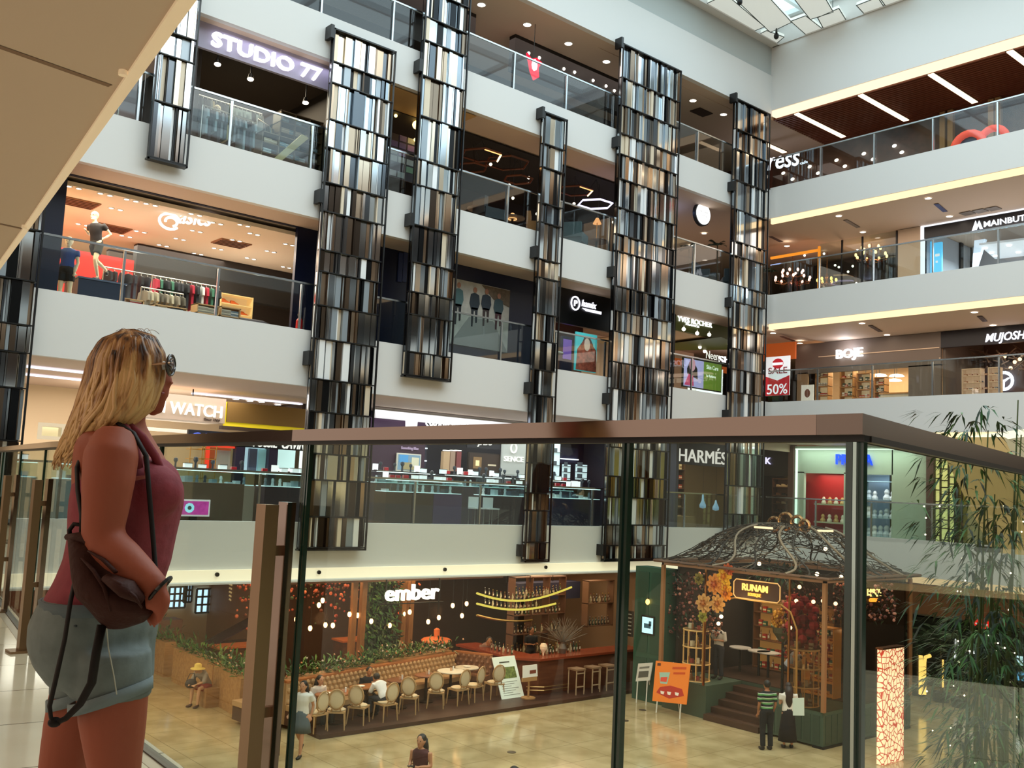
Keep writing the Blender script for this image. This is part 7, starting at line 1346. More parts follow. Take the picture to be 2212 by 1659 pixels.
# flowers
def bloom(px, py, X_, r, h, h2, lab):
    c = at(px, py, X=X_); t = thing('giant_flower', lab, 'flower', c); m = MB()
    for k, (rr, n, tl) in enumerate(((1., 8, .25), (.72, 7, .6), (.42, 5, .95))):
        for i in range(n):
            an = 2*PI*i/n+k*.4; d = V((0, math.cos(an), math.sin(an))); o = V((-.35*tl, 0, 0)); e = V((0, -d.z, d.y)); R_ = r*rr
            m.add([c+o*r*.3, c+d*R_*.5+e*R_*.34+o*r, c+d*R_+e*R_*.16+o*r*.7, c+d*R_-e*R_*.16+o*r*.7, c+d*R_*.5-e*R_*.34+o*r], [(0, 1, 2), (0, 2, 3), (0, 3, 4)], mat(h if k < 2 else h2, .6))
    m.build('petals', t); m = MB(); m.ell(c+V((-.2*r, 0, 0)), r*.2, mat(h2, .6), 8, 6); m.build('centre', t)
for i, (px, py, r, h, h2) in enumerate(((1545, 1262, .3, 'e08a40', 'b05020'), (1565, 1245, .26, 'e8a828', 'c87010'), (1573, 1232, .2, 'c8582c', '8a3018'), (1569, 1282, .22, 'd8801c', 'a04c10'), (1521, 1303, .28, 'd8a060', 'b06830'), (1551, 1304, .26, 'd89850', 'a86028'), (1510, 1250, .18, '8a7838', '5a5020'), (1518, 1332, .17, 'a0983c', '6a6420'), (1568, 1268, .2, 'f0b030', 'c07010'))):
    bloom(px, py, KX-.15, r, h, h2, 'giant paper flower on the kiosk corner, '+('orange one upper left', 'yellow one beside the sign', 'rust one at the frame top', 'amber one below the yellow', 'peach one lower left', 'peach one lower right', 'small olive one', 'lowest olive one', 'bright yellow centre one')[i])
def mass(lab, name, px0, py0, px1, py1, X0, X1, n, cols, r=(.02, .05), L=0):
    t = thing(name, lab, 'flowers', at((px0+px1)/2, py1, X=X0)); m = MB()
    for i in range(n): p = at(rnd.uniform(px0, px1), rnd.uniform(py0, py1), X=rnd.uniform(X0, X1)); m.ell(p, rnd.uniform(*r), rnd.choice(cols), 5, 4)
    m.build('blossoms', t); m = MB()
    for i in range(n//2):
        p = at(rnd.uniform(px0, px1), rnd.uniform(py0, py1), X=rnd.uniform(X0, X1)); d = V((rnd.gauss(0, 1), rnd.gauss(0, 1), rnd.gauss(0, 1))).normalized(); s_ = d.cross(V((0, .3, 1))).normalized()*.03; m.add([p, p+d*.1+s_, p+d*.2, p+d*.1-s_], [(0, 1, 2, 3)], rnd.choice(DGR))
    m.build('leaves', t)
redc = [mat('a01c28', .6), mat('7a1420', .6), mat('c02c38', .6)]; drk = [mat('3a201c', .7), mat('5a2c28', .7), mat('8a5048', .7), mat('c88878', .6), mat('241816', .7)]
mass('cluster of deep red flowers in the right kiosk bay', 'hanging_flowers', 1700, 1290, 1762, 1400, KX+.4, KX+1.3, 120, redc, (.05, .14)); mass('dark reddish twig and berry curtain in the left kiosk bay', 'hanging_branches', 1440, 1238, 1560, 1372, KX+.3, KX+1.0, 520, drk); mass('dark berry curtain along the top of the right kiosk bay', 'hanging_branches', 1690, 1270, 1785, 1420, KX+.6, KX+1.4, 300, drk); mass('dark berry curtain in the side face of the kiosk', 'hanging_branches', 1800, 1262, 1935, 1340, 25., 26., 340, drk)
t = thing('flower_ball', 'round ball of yellow orange flowers in a planter inside the kiosk', 'flowers', at(1690, 1360, X=KX+1.2)); c = at(1692, 1338, X=KX+1.2); m = MB()
for i in range(150): d = V((rnd.gauss(0, 1), rnd.gauss(0, 1), rnd.gauss(0, 1))).normalized(); m.ell(c+d*.3, .05, mat(rnd.choice(('d89828', 'a87018', '8a5018', 'e0b040')), .6), 5, 4)
m.build('blossoms', t); m = MB(); m.lathe((c.x, c.y, c.z-.62), [(.1, 0), (.28, .25), (.3, .4), (0, .4)], mat('4a4a38', .5), 14); m.cyl((c.x, c.y, PF+.12), (c.x, c.y, c.z-.6), .04, BLACK, 8); m.build('planter', t)
for i, (px, py, X_) in enumerate(((1558, 1332, KX-.1), (1552, 1347, KX+.2), (1640, 1218, KX+.4), (1765, 1240, KX+.2), (1720, 1298, KX+.5), (1757, 1300, KX+.5), (1778, 1298, KX+.3), (1707, 1356, KX+.1), (1830, 1364, KX+2.2), (1805, 1304, KX+1.2), (1727, 1268, KX+.4), (1783, 1186, cx), (1817, 1246, KX+2))): bulb(px, py, 0, 'x') if False else None; p = at(px, py, X=X_); m = MB(); m.ell(p, .055, glow('ffd8b0', 9), 8, 6); m.cyl(p+V((0, 0, .05)), p+V((0, 0, .4)), .006, BLACK, 4); single(m, 'hanging_bulb', 'small warm glowing bulb strung on the kiosk', 'lamp', 'warm bulbs strung on the kiosk')
area('kiosk_light', (25.6, 17, TZ-.15), 3.6, 4.4, 80, (1, .66, .42)); spotpt('kiosk_front_glow', (KX-.6, 16.8, EZ-3), 12, (1, .72, .45), .3)
# cylindrical display cages
def cage(px, py, X_, H, lab, z):
    c = at(px, py, X=X_); c.z = z; t = thing('display_cage', lab, 'display case', c); fr_ = mat('dcae6c', .45, emit=.12); r = .4
    for i in range(10): an = 2*PI*i/10; d = V((math.cos(an), math.sin(an), 0))*r; m = MB(); m.cyl(c+d, c+d+V((0, 0, H)), .016, fr_, 6); m.build('bar', t)
    for k in range(4):
        zz = H*k/3; m = MB(); m.ring([c+V((math.cos(2*PI*i/24)*r, math.sin(2*PI*i/24)*r, zz)) for i in range(25)], .022, fr_, 6, False); m.cyl(c+V((0, 0, zz)), c+V((0, 0, zz+.02)), r-.02, mat('8a6a40', .5), 20); m.build('shelf_ring', t)
    sp = [(c+V((math.cos(a_)*.2, math.sin(a_)*.2, H*k/3+.025)), (k+i) % 3, a_, .9) for k in range(4) for i, a_ in enumerate((2.2, 3.1, 4.0, 4.9))]
    return sp
sp = cage(1735, 1525, KX+.42, 1.45, 'round wicker display cage full of jars on the right kiosk base', PF+.1)+cage(1503, 1475, KX+.5, 1.45, 'round wicker display cage full of jars on the left kiosk base', PF+.1)
goods([item_box('gift_jar', (.12, .1, .17), 'd8c8a8', '8a5a38'), item_bottle('8a5a30'), item_box('gift_jar', (.1, .1, .13), '9a4438', 'e8d8b8')], sp, 's', 'jar or small gift in the round wicker display cages', 'jar', 'jars in the wicker cages')
for i, (y0, y1, l) in enumerate(((16.3, 17.6, 'centre'), (17.9, 19.2, 'left'))):
    shelf(y0, y1, KXB-.6, PF+.12, 2.2, 5, mat('6a4428', .5), 'tall dark rear shelf with lit goods deep in the kiosk, '+l, d=.35, face='x', back=mat('c08848', .5, emit=.35))
goods([item_bottle('8a5a30'), item_box('tea_tin', (.12, .12, .18), 'b83828', 'e8d8a8'), item_box('tea_tin', (.12, .12, .15), '3a6a50', 'd8c890')], grid(16.4, 17.5, KXB-.42, PF+.12, 2.2, 5, 7, 3, face='x')+grid(18., 19.1, KXB-.42, PF+.12, 2.2, 5, 7, 3, face='x'), 's', 'bottle or tea tin on the rear kiosk shelves', 'tin', 'goods on the rear kiosk shelves')
t = shelf(15.0, 16.0, KX+1.7, PF+.12, 1.9, 5, mat('c88838', .4, emit=.25), 'golden lit pastry shelves inside the right kiosk bay', d=.4, face='x'); goods([item_box('pastry', (.16, .12, .07), 'd89838', '8a4818'), item_box('pastry', (.12, .12, .1), 'f0c060', 'b03020')], grid(15.05, 15.95, KX+1.9, PF+.12, 1.9, 5, 5, 2, face='x'), 's', 'small pastry on the golden kiosk shelves', 'pastry', 'pastries on the kiosk shelves'); spotpt('pastry_glow', (KX+.9, 15.4, 2.2), 7, (1, .65, .25), .1)
person('kiosk worker with dark hair in light blue shirt at the golden shelves', (KX+1.9, 16.6, PF+.12), 4.0, LEAN, 'b07c5c', '98a4b8', '2a2c34', '14100c', sleeves=.6, scale=1.1)
person('kiosk worker in white shirt in the left bay', (KX+1.2, 18.5, PF+.12), 1.6, HOLD, 'b07c5c', 'c8c4c0', '2a2c34', '14100c', sleeves=.6)
for i, (px, py) in enumerate(((1660, 1400), (1600, 1355), (1640, 1380))):
    c = at(px, py, X=KX+2.8); t = thing('kiosk_table', 'round dark table with white cloth deep in the kiosk, '+('right', 'left', 'centre')[i], 'table', (c.x, c.y, PF+.12)); m = MB(); m.cyl((c.x, c.y, PF+.84), (c.x, c.y, PF+.87), .34, mat('b8b0a8', .6), 16); m.build('table_top', t); m = MB(); m.cyl((c.x, c.y, PF+.12), (c.x, c.y, PF+.84), .04, BLACK, 8); m.build('pedestal', t)
# green booth wall, tablet, boards
t = thing('green_booth', 'dark green panelled booth wall left of the kiosk', 'booth', (23.9, 20.6, 0)); y0, y1, z0, z1 = RX(1374, 1222, 1432, 1500, 23.55); y1 = max(y1, KY1+.1); m = MB(); m.box((23.55, y1, 0), (24.1, y0, z1), mat('2c5444', .5)); m.build('wall', t); m = MB()
for za, zb_ in ((.15, 1.3), (1.45, 2.95), (3.1, z1-.15)):
    for q in (.12, (y0-y1)/2+.05): m.box((23.535, y1+q, za), (23.55, y1+q+(y0-y1)/2-.17, zb_), mat('264a3c', .5))
m.build('wall_panels', t); m = MB(); c = at(1399, 1300, X=23.5); m.ell(c, (.06, .07, .09), glow('ffb860', 6), 8, 6); m.cyl(c+V((0, 0, .08)), c+V((.05, 0, .12)), .02, BLACK, 6); m.build('wall_lamp', t)
t = thing('tablet_screen', 'light blue glowing tablet screen on the green booth wall', 'screen', at(1399, 1350, X=23.5)); y0, y1, z0, z1 = RX(1386, 1328, 1412, 1374, 23.5); m = MB(); m.box((23.5, y1, z0), (23.534, y0, z1), BLACK); m.build('case', t); m = MB(); m.box((23.49, y1+.04, z0+.05), (23.5, y0-.04, z1-.05), mat('a8d8e8', .4, emit=1.6)); m.build('screen', t); m = MB(); m.box((23.485, y1+.12, z0+.2), (23.489, y0-.12, z0+.34), mat('3a7090', .4)); m.box((23.485, y1+.1, z1-.3), (23.489, y1+.2, z1-.15), mat('3a7090', .4)); m.build('drawing', t)
def easel(lab, P4, X_, h, name='poster_board', e=.35, legs=True):
    c = at(*P4[2], X=X_); t = thing(name, lab, 'poster', (X_, c.y, 0)); P = [at(*p, X=X_) for p in P4]; P = [p+V((.0 if i > 1 else .12, 0, 0)) for i, p in enumerate(P)]
    th = V((.03, 0, 0)); m = MB(); m.add(P+[p+th for p in P], [(0, 1, 2, 3), (7, 6, 5, 4), (0, 4, 5, 1), (1, 5, 6, 2), (2, 6, 7, 3), (3, 7, 4, 0)], mat(h, .5, emit=e)); m.build('board', t)
    if legs:
        for k in (2, 3): m = MB(); q = P[k].lerp(P[5-k], .15); m.cyl(q, (q.x-.03, q.y, 0), .02, WHITE, 6); m.build('leg', t)
        q = (P[0]+P[1])/2; m = MB(); m.cyl(q+th, (X_+.5, q.y, 0), .015, WHITE, 6); m.build('leg', t)
    def part_(nm_, h2, poly, e2=.3, o=.008):
        f = lambda u, v: P[3]+(P[2]-P[3])*u+(P[0]-P[3])*v-V((o, 0, 0)); m = MB(); q = [f(*p) for p in poly]; n = len(q); m.add(q+[p+V((.006, 0, 0)) for p in q], [tuple(range(n)), tuple(range(n, 2*n))[::-1]]+[(i, n+i, n+(i+1) % n, (i+1) % n) for i in range(n)], mat(h2, .5, emit=e2)); m.build(nm_, t)
    return part_
f = easel('orange promotional board on white legs left of the kiosk stairs', [(1411, 1428), (1485, 1436), (1482, 1522), (1409, 1514)], 22.7, 'e07828')
f('red_plate', 'b03024', [(.1, .22), (.5, .1), (.92, .2), (.85, .36), (.5, .42), (.2, .36)]); f('drink_glass', '98b8a8', [(.2, .45), (.4, .45), (.46, .74), (.14, .72)]); f('drink_top', 'd84838', [(.2, .5), (.38, .5), (.4, .62), (.2, .6)], o=.014); f('script_line', 'c04818', [(.52, .82), (.92, .84), (.92, .9), (.52, .88)]); f('script_line', 'c04818', [(.56, .7), (.9, .72), (.9, .77), (.56, .75)]); f('logo_dot', '5a2c18', [(.06, .88), (.16, .88), (.16, .95), (.06, .95)])
for u in (.25, .45, .68): f('white_cup', 'e8dcd0', [(u, .2), (u+.08, .19), (u+.1, .26), (u-.02, .27)], o=.02)
f = easel('small white framed newspaper board on the floor beside the green booth', [(1373, 1434), (1404, 1432), (1403, 1470), (1373, 1472)], 23.2, 'c8c4bc', e=.1, legs=True); f('photo', '50504c', [(.15, .2), (.85, .2), (.85, .55), (.15, .55)], 0); f('headline', '70706c', [(.15, .7), (.85, .7), (.85, .8), (.15, .8)], 0)
t = thing('framed_menu', 'dark framed menu on the wall by the long vertical glass joint', 'picture', at(1358, 1340, X=24.3)); y0, y1, z0, z1 = RX(1350, 1318, 1366, 1376, 24.3); m = MB(); m.box((24.3, y1, z0), (24.34, y0, z1), mat('1c1a18', .4)); m.build('frame', t); m = MB()
for k in range(6): m.box((24.29, y1+.06, z0+.08+k*.12), (24.3, y0-.06, z0+.12+k*.12), mat('a0a098', .5))
m.build('text_lines', t)
# people in front
mp = at(1655, 1620, Z=0)
stp = None
sm, nt, bs = nm('striped_polo'); tc = nt.nodes.new('ShaderNodeTexCoord'); sx = nt.nodes.new('ShaderNodeSeparateXYZ'); mu = nt.nodes.new('ShaderNodeMath'); mu.operation = 'MULTIPLY'; mu.inputs[1].default_value = 9.5; fr2 = nt.nodes.new('ShaderNodeMath'); fr2.operation = 'FRACT'; rr = nt.nodes.new('ShaderNodeValToRGB'); rr.color_ramp.interpolation = 'CONSTANT'; rr.color_ramp.elements[0].color = lin('181c20'); rr.color_ramp.elements[1].color = lin('5a9a58'); rr.color_ramp.elements[1].position = .5; e_ = rr.color_ramp.elements.new(.85); e_.color = lin('d8dcd0')
nt.links.new(tc.outputs['Object'], sx.inputs[0]); nt.links.new(sx.outputs['Z'], mu.inputs[0]); nt.links.new(mu.outputs[0], fr2.inputs[0]); nt.links.new(fr2.outputs[0], rr.inputs[0]); nt.links.new(rr.outputs[0], bs.inputs['Base Color']); bs.inputs['Roughness'].default_value = .85
person('standing man in green and black striped polo and black trousers by the kiosk', (mp.x, mp.y, 0), -.5, STAND, 'a87050', '5a9a58', '15151a', '120e0c', sleeves=.4, scale=1.03, stripes=sm)
wp = at(1700, 1618, Z=0); person('standing woman with long hair, white top and long black skirt, holding a paper', (wp.x+.1, wp.y+.05, 0), -.7, HOLD, 'c08c6c', 'e8e0da', '1a1416', '2a1814', sleeves=.3, hairlen=.38, skirt=True, legs=.85, scale=.98)
c = at(1722, 1530, X=wp.x-.15); t = thing('paper_sheet', 'white paper map held up by the woman in the long skirt', 'paper', c); m = MB(); m.add([c+V((0, .12, -.2)), c+V((.05, -.17, -.15)), c+V((.06, -.15, .28)), c+V((.0, .14, .22)), c+V((.012, .12, -.2)), c+V((.062, -.17, -.15)), c+V((.072, -.15, .28)), c+V((.012, .14, .22))], [(0, 1, 2, 3), (7, 6, 5, 4), (0, 4, 5, 1), (2, 6, 7, 3), (1, 5, 6, 2), (3, 7, 4, 0)], mat('d8e4e0', .6)); m.build('sheet', t)
for i, (px, py) in enumerate(((1388, 1534), (1105, 1625), (1350, 1557))):
    p = at(px, py, Z=.0); m = MB(); m.cyl(p, p+V((0, 0, .01)), .11, mat('4a3c2c', .5), 12); single(m, 'floor_cap', 'small dark metal cap in the shiny floor, '+('by the orange board', 'beyond the plum dress woman', 'by the tall glass joint')[i], 'floor cap')
# ================================================================ foreground railing
brz = mat('9a8478', .1, metal=1.); brz2 = mat('a5866a', .28, metal=.9); gg = glass('f0f3ec', 1.5, 'near'); edge = mat('1c3a30', .15, spec=.9); edge2 = mat('6a8a78', .1, spec=1.)
HT = EZ+.17; HB = EZ+.13
def strip(m, path, o0, o1, z0, z1, mm):
    """a band following a plan path, offset sideways from o0 to o1"""
    n = len(path); L = []
    for i, (x, y) in enumerate(path):
        d = V((path[min(i+1, n-1)][0]-path[max(i-1, 0)][0], path[min(i+1, n-1)][1]-path[max(i-1, 0)][1], 0)).normalized(); q = V((d.y, -d.x, 0)); L.append((V((x, y, 0))+q*o0, V((x, y, 0))+q*o1))
    vs = []
    for a, c in L: vs += [a+V((0, 0, z0)), c+V((0, 0, z0)), c+V((0, 0, z1)), a+V((0, 0, z1))]
    fs = [(0, 1, 2, 3), tuple(4*(n-1)+k for k in (3, 2, 1, 0))]
    for i in range(n-1):
        for k in range(4): fs.append((4*i+k, 4*i+(k+1) % 4, 4*i+4+(k+1) % 4, 4*i+4+k))
    m.add(vs, fs, mm)
t = thing('foreground_railing', 'long bronze-capped glass railing in the foreground, passing behind the blonde woman', 'railing', (1.72, 3, F2))
m = MB(); strip(m, [(1.72, 1.0685)]+RA[1:], -.012, .065, HB, HT, brz); hr_ = m.build('handrail', t)
m = MB(); strip(m, RA, .012, .04, HB-.012, HB, mat('151210', .4)); sub(m.build('handrail_channel', t), hr_)
def along(y):
    for i in range(len(RA)-1):
        if RA[i][1] <= y <= RA[i+1][1]: u = (y-RA[i][1])/(RA[i+1][1]-RA[i][1]); return RA[i][0]+(RA[i+1][0]-RA[i][0])*u
    return RA[-1][0]
jt = [1.018, 1.6, 3.13, 4.72, 6.3, 7.9, 9.5, 11.1, 12.9]
for i in range(len(jt)-1):
    a, c = jt[i]+.008, jt[i+1]-.008; P = [(along(a), a)]+[p for p in RA if a+.05 < p[1] < c-.05]+[(along(c), c)]
    m = MB(); strip(m, P, .02, .032, F2-.12, HB-.012, gg); m.build('glass_pane', t)
    for y in ((a, c) if i else (c,)): m = MB(); m.box((along(y)+.018, y-.004, F2-.12), (along(y)+.034, y+.004, HB-.012), edge); m.build('pane_edge', t)
m = MB(); strip(m, [(x, y) for x, y in RA], .005, .05, F2-.02, F2+.012, mat('3a342e', .4)); strip(m, RA, -.05, .005, F2, F2+.006, mat('a89a88', .3)); m.build('base_channel', t)
for y in (3.23, 5.4, 7.38, 9.4):
    x = along(y)
    pt_ = EZ-.1
    m = MB(); m.box((x-.10, y-.035, F2+.004), (x-.048, y+.035, pt_), brz2); m.build('inner_post', t)
    m = MB(); m.box((x-.014, y-.035, F2+.004), (x+.019, y+.035, pt_+.01), brz); m.build('outer_post', t)
    for zz in (EZ-.28, EZ-.84): m = MB(); m.box((x-.048, y-.012, zz), (x-.014, y+.012, zz+.035), brz2); m.build('spacer', t)
    m = MB(); m.box((x-.16, y-.07, F2+.004), (x+.0, y+.07, F2+.02), brz2); m.build('foot_plate', t)
t = thing('foreground_railing', 'short bronze-capped glass railing turning the corner toward the right picture edge', 'railing', (1.9, 1, F2))
RBp = [(1.75, 1.005), (3.8, 1.445), (8., 2.335)]
m = MB(); m.prism([(1.708, .97), (8, 2.307), (8, 2.39), (1.785, 1.068), (1.708, 1.068)], 'z', HB, HT, mat('83756e', .3, metal=.9)); m.build('handrail', t)
m = MB(); strip(m, RBp, .0, .028, HB-.012, HB, mat('151210', .4)); m.build('handrail_channel', t)
m = MB(); strip(m, [(1.76, 1.007), (3.3, 1.337)], .0, .012, F2-.12, HB-.012, gg); m.build('glass_pane', t); m = MB(); strip(m, [(3.32, 1.342), (8, 2.335)], .0, .012, F2-.12, HB-.012, gg); m.build('glass_pane', t)
t = thing('corner_glass_joint', 'thick dark green corner edge where the two foreground glass panes meet', 'glass edge', (1.745, .95, F2-.12))
m = MB(); m.box((1.738, 1.008, F2-.12), (1.752, 1.022, HB-.012), edge); m.build('left_edge', t); m = MB(); m.box((1.748, .99, F2-.12), (1.762, 1.004, HB-.012), edge); m.box((1.739, 1.0, F2-.12), (1.7475, 1.0075, HB-.012), mat('b8c8c0', .1, metal=.9)); m.build('right_edge', t)  # pale metal sliver drawn as the highlight on the corner edge
# ================================================================ the blonde woman
WD = 2.55; RH = V((math.cos(_yaw), -math.sin(_yaw), 0)); FH = V((math.sin(_yaw), math.cos(_yaw), 0)); UP = V((0, 0, 1))
def W(px, py, dd=0.):
    d = ray(px, py); return EYE+d*((WD+dd)/(d.dot(_f)))
def loft(m, rings, mm, n=22, pw=2.):
    """rings of (px, py, dd, half width in px, half depth in m), flat in the horizontal plane"""
    vs = []; fs = []
    for (px, py, dd, a, b_) in rings:
        c = W(px, py, dd); a_ = a*(WD+dd)/FPX
        for k in range(n):
            an = 2*PI*k/n; cc, ss = math.cos(an), math.sin(an); cc = math.copysign(abs(cc)**(2/pw), cc); ss = math.copysign(abs(ss)**(2/pw), ss); vs.append(c+RH*cc*a_+FH*ss*b_)
    for i in range(len(rings)-1):
        for k in range(n): fs.append((i*n+k, i*n+(k+1) % n, (i+1)*n+(k+1) % n, (i+1)*n+k))
    fs.append(tuple(range(n))[::-1]); fs.append(tuple((len(rings)-1)*n+k for k in range(n))); m.add(vs, fs, mm); return m
def pipe(m, pts, rs, mm=BLACK, n=12, flat=1.): m.ring([W(*p) for p in pts], rs, mm, n, True, flat)
foot0 = W(220, 1700); wt_ = thing('person', 'blonde woman with sunglasses in dusty red tank top and denim shorts, back half turned', 'person', (foot0.x, foot0.y, F2))
def fz(px, z, dd):
    """pixel row at which height z above the gallery floor shows, for column px at depth dd"""
    lo, hi = 0, 4000
    for _ in range(40):
        mid = (lo+hi)/2
        if W(px, mid, dd).z > F2+z: lo = mid
        else: hi = mid
    return lo
TOR = [(210, 1420, 0, 100, .16), (202, 1385, 0, 112, .168), (206, 1340, 0, 116, .165), (226, 1290, 0, 106, .152), (248, 1240, 0, 104, .142), (262, 1190, 0, 104, .14), (270, 1140, 0, 106, .145), (274, 1095, 0, 108, .155), (276, 1060, 0, 108, .16), (268, 1015, 0, 98, .16), (258, 975, 0, 80, .17), (255, 945, 0, 62, .165), (262, 920, 0, 44, .12), (276, 900, 0, 34, .055), (288, 870, 0, 34, .052)]
skinm = mat('a05036', .62, bump=.05, scale=60)
m = MB(); loft(m, TOR, skinm)
AL, AR = fz(120, .09, .1), fz(250, .09, -.1)
loft(m, [(234, 1400, -.09, 76, .086), (243, 1480, -.095, 76, .088), (243, 1560, -.095, 70, .082), (246, 1640, -.095, 58, .07), (250, 1700, -.09, 50, .058), (246, 1760, -.09, 47, .052), (240, 1830, -.09, 50, .055), (243, 1920, -.09, 38, .042), (248, AR-30, -.09, 27, .03), (250, AR+20, -.09, 30, .034)], skinm, 16)
loft(m, [(200, 1400, .09, 80, .09), (188, 1480, .1, 74, .086), (165, 1560, .1, 66, .08), (143, 1640, .1, 55, .068), (128, 1700, .1, 48, .056), (118, 1770, .1, 46, .052), (108, 1850, .1, 45, .052), (105, 1930, .1, 34, .04), (110, AL-30, .1, 25, .03), (112, AL+20, .1, 28, .034)], skinm, 16)
for px, A, dd in ((250, AR, -.09), (112, AL, .1)):
    pipe(m, [(px-12, A+25, dd), (px+25, A+42, dd), (px+85, A+55, dd), (px+125, A+60, dd)], [.035, .036, .034, .02])
# near arm
ARM = [(250, 945, -.15), (240, 985, -.19), (234, 1040, -.205), (228, 1100, -.21), (222, 1150, -.215), (232, 1180, -.22), (262, 1208, -.23), (298, 1238, -.24), (330, 1262, -.25), (346, 1276, -.25)]
pipe(m, ARM, [.052, .064, .061, .054, .049, .051, .05, .043, .033, .029], n=16)
# far arm, hanging in front of the body on its far side
pipe(m, [(258, 945, .15), (262, 1040, .19), (268, 1140, .2), (300, 1200, .18), (322, 1262, .1)], [.052, .052, .044, .038, .026])
# near hand: palm, four fingers curled downward round the bag strap, thumb leaving the palm's side
pipe(m, [(344, 1274, -.25), (347, 1292, -.25), (343, 1312, -.245)], [.028, .036, .033], n=12, flat=.6)
for i, (x0, dx) in enumerate(((352, -.27), (345, -.25), (338, -.23), (331, -.215))):
    L_ = (1, 1.12, 1.05, .85)[i]; pipe(m, [(x0, 1306, dx), (x0-3, 1306+20*L_, dx), (x0-9, 1306+34*L_, dx+.01), (x0-14, 1306+42*L_, dx+.022)], [.0105, .0095, .009, .007], n=8)
pipe(m, [(328, 1286, -.26), (320, 1302, -.27), (318, 1320, -.27)], [.012, .011, .008], n=8)
pipe(m, [(322, 1258, .1), (330, 1285, .05), (328, 1310, .02)], [.026, .032, .03], n=10, flat=.6)
for i in range(4): pipe(m, [(334-6*i, 1304, .03+.018*i), (332-7*i, 1325, .02+.018*i), (326-7*i, 1340, .015+.018*i)], [.01, .009, .007], n=8)
pipe(m, [(318, 1285, .05), (312, 1300, .03), (312, 1314, .02)], [.011, .01, .008], n=8)
# head: skull, jaw, nose, lips, ear
m.ell(W(284, 802, 0), (.086, .072, .098), skinm, 18, 14, Matrix((RH, FH, UP)).transposed())
loft(m, [(292, 880, 0, 34, .05), (308, 868, 0, 36, .052), (316, 845, 0, 42, .058), (314, 815, 0, 47, .064), (308, 785, 0, 50, .068)], skinm, 14)
pipe(m, [(345, 868, .0), (340, 880, 0), (322, 884, 0)], [.017, .02, .022]); pipe(m, [(356, 790, .005), (362, 812, .005), (368, 826, .005), (360, 832, .005)], [.009, .011, .012, .009], n=8)
pipe(m, [(352, 845, -.02), (362, 846, .005), (352, 848, .03)], [.006, .008, .006], n=8); pipe(m, [(350, 855, -.02), (359, 855, .005), (350, 857, .03)], [.006, .008, .006], n=8)
remesh(m, .0085, skinm, 'body', wt_, 5)
m = MB(); pipe(m, [(348, 849, -.03), (361, 850, .005), (348, 851, .04)], .0035, mat('8a3038', .5), 6); m.build('lips', wt_)
m = MB(); m.ell(W(351, 790, -.035), (.012, .012, .012), WHITE, 10, 8); m.ell(W(357, 790, -.036), (.005, .005, .005), BLACK, 8, 6); m.ell(W(355, 790, .045), (.012, .012, .012), WHITE, 10, 8); m.build('eyes', wt_)
# tank top
top = mat('8c3540', .8, bump=.35, var=.12, scale=30); m = MB()
def grow(r, da, db): return [(x, y, d, a+da, b_+db) for x, y, d, a, b_ in r]
T2 = [(216, 1312, 0, 114, .17), (222, 1292, 0, 113, .165), (238, 1255, 0, 109, .153), (255, 1210, 0, 108, .148), (264, 1165, 0, 108, .148), (270, 1120, 0, 112, .156), (276, 1085, 0, 114, .165), (280, 1050, 0, 110, .168), (276, 1010, 0, 100, .158), (262, 985, 0, 88, .135)]
loft(m, T2, top)
m.ell(W(330, 1062, -.07), (.075, .075, .07), top, 14, 10); m.ell(W(330, 1062, .07), (.075, .075, .07), top, 14, 10)
o = remesh(m, .009, top, 'tank_top', wt_, 6)
for pts in ([(300, 1010, -.13), (292, 965, -.145), (272, 925, -.13), (248, 910, -.11), (225, 925, -.1), (205, 965, -.1), (192, 1010, -.09)], [(352, 1030, -.05), (335, 985, -.07), (308, 945, -.09), (276, 918, -.1)], [(350, 1020, .06), (330, 975, .08), (296, 925, .1), (260, 915, .1), (215, 960, .1)]):
    m = MB(); pipe(m, pts, .011, top, 8, 1.); sub(m.build('shoulder_strap', wt_, True), o)
m = MB(); pipe(m, [(262, 1032, -.13), (290, 1034, -.15), (315, 1030, -.14), (318, 1008, -.13), (314, 985, -.125)], .006, mat('b86a60', .7), 6); sub(m.build('top_hem', wt_, True), o)
# denim shorts
den = mat('76807e', .85, bump=.3, var=.14, scale=22); m = MB()
loft(m, [(220, 1290, 0, 112, .168), (214, 1310, 0, 120, .176), (206, 1345, 0, 128, .184), (201, 1390, 0, 124, .189), (207, 1430, 0, 116, .184), (222, 1470, 0, 100, .17)], den)
loft(m, [(238, 1400, -.088, 85, .104), (240, 1450, -.09, 84, .104), (239, 1505, -.09, 84, .102)], den, 18); loft(m, [(205, 1400, .085, 85, .1), (195, 1450, .09, 80, .1), (180, 1500, .09, 68, .095)], den, 18)
sh_ = remesh(m, .009, den, 'shorts', wt_, 5)
def hem(m, cx_, cyy, dd, a, b_, tilt, h, mm, g=0):
    n = 26; vs = []
    for j, (dy, gg_) in enumerate(((0, g), (h, g), (h, g+.008), (0, g+.008))):
        for k in range(n):
            an = 2*PI*k/n; px = cx_+math.cos(an)*(a+gg_*833); vs.append(W(px, cyy+dy-tilt*math.cos(an), dd)+FH*math.sin(an)*(b_+gg_))
    m.add(vs, [(j*n+k, j*n+(k+1) % n, ((j+1) % 4)*n+(k+1) % n, ((j+1) % 4)*n+k) for j in range(4) for k in range(n)], mm)
m = MB(); hem(m, 240, 1490, -.09, 79, .1, 26, 26, mat('7d8a8c', .85, bump=.3, scale=30)); sub(m.build('near_cuff', wt_, True), sh_); m = MB(); hem(m, 180, 1488, .09, 66, .095, 20, 24, mat('7d8a8c', .85, bump=.3, scale=30)); sub(m.build('far_cuff', wt_, True), sh_)
m = MB(); hem(m, 220, 1290, 0, 112, .17, -2, 26, mat('626e72', .85, bump=.3, scale=30)); sub(m.build('waistband', wt_, True), sh_)
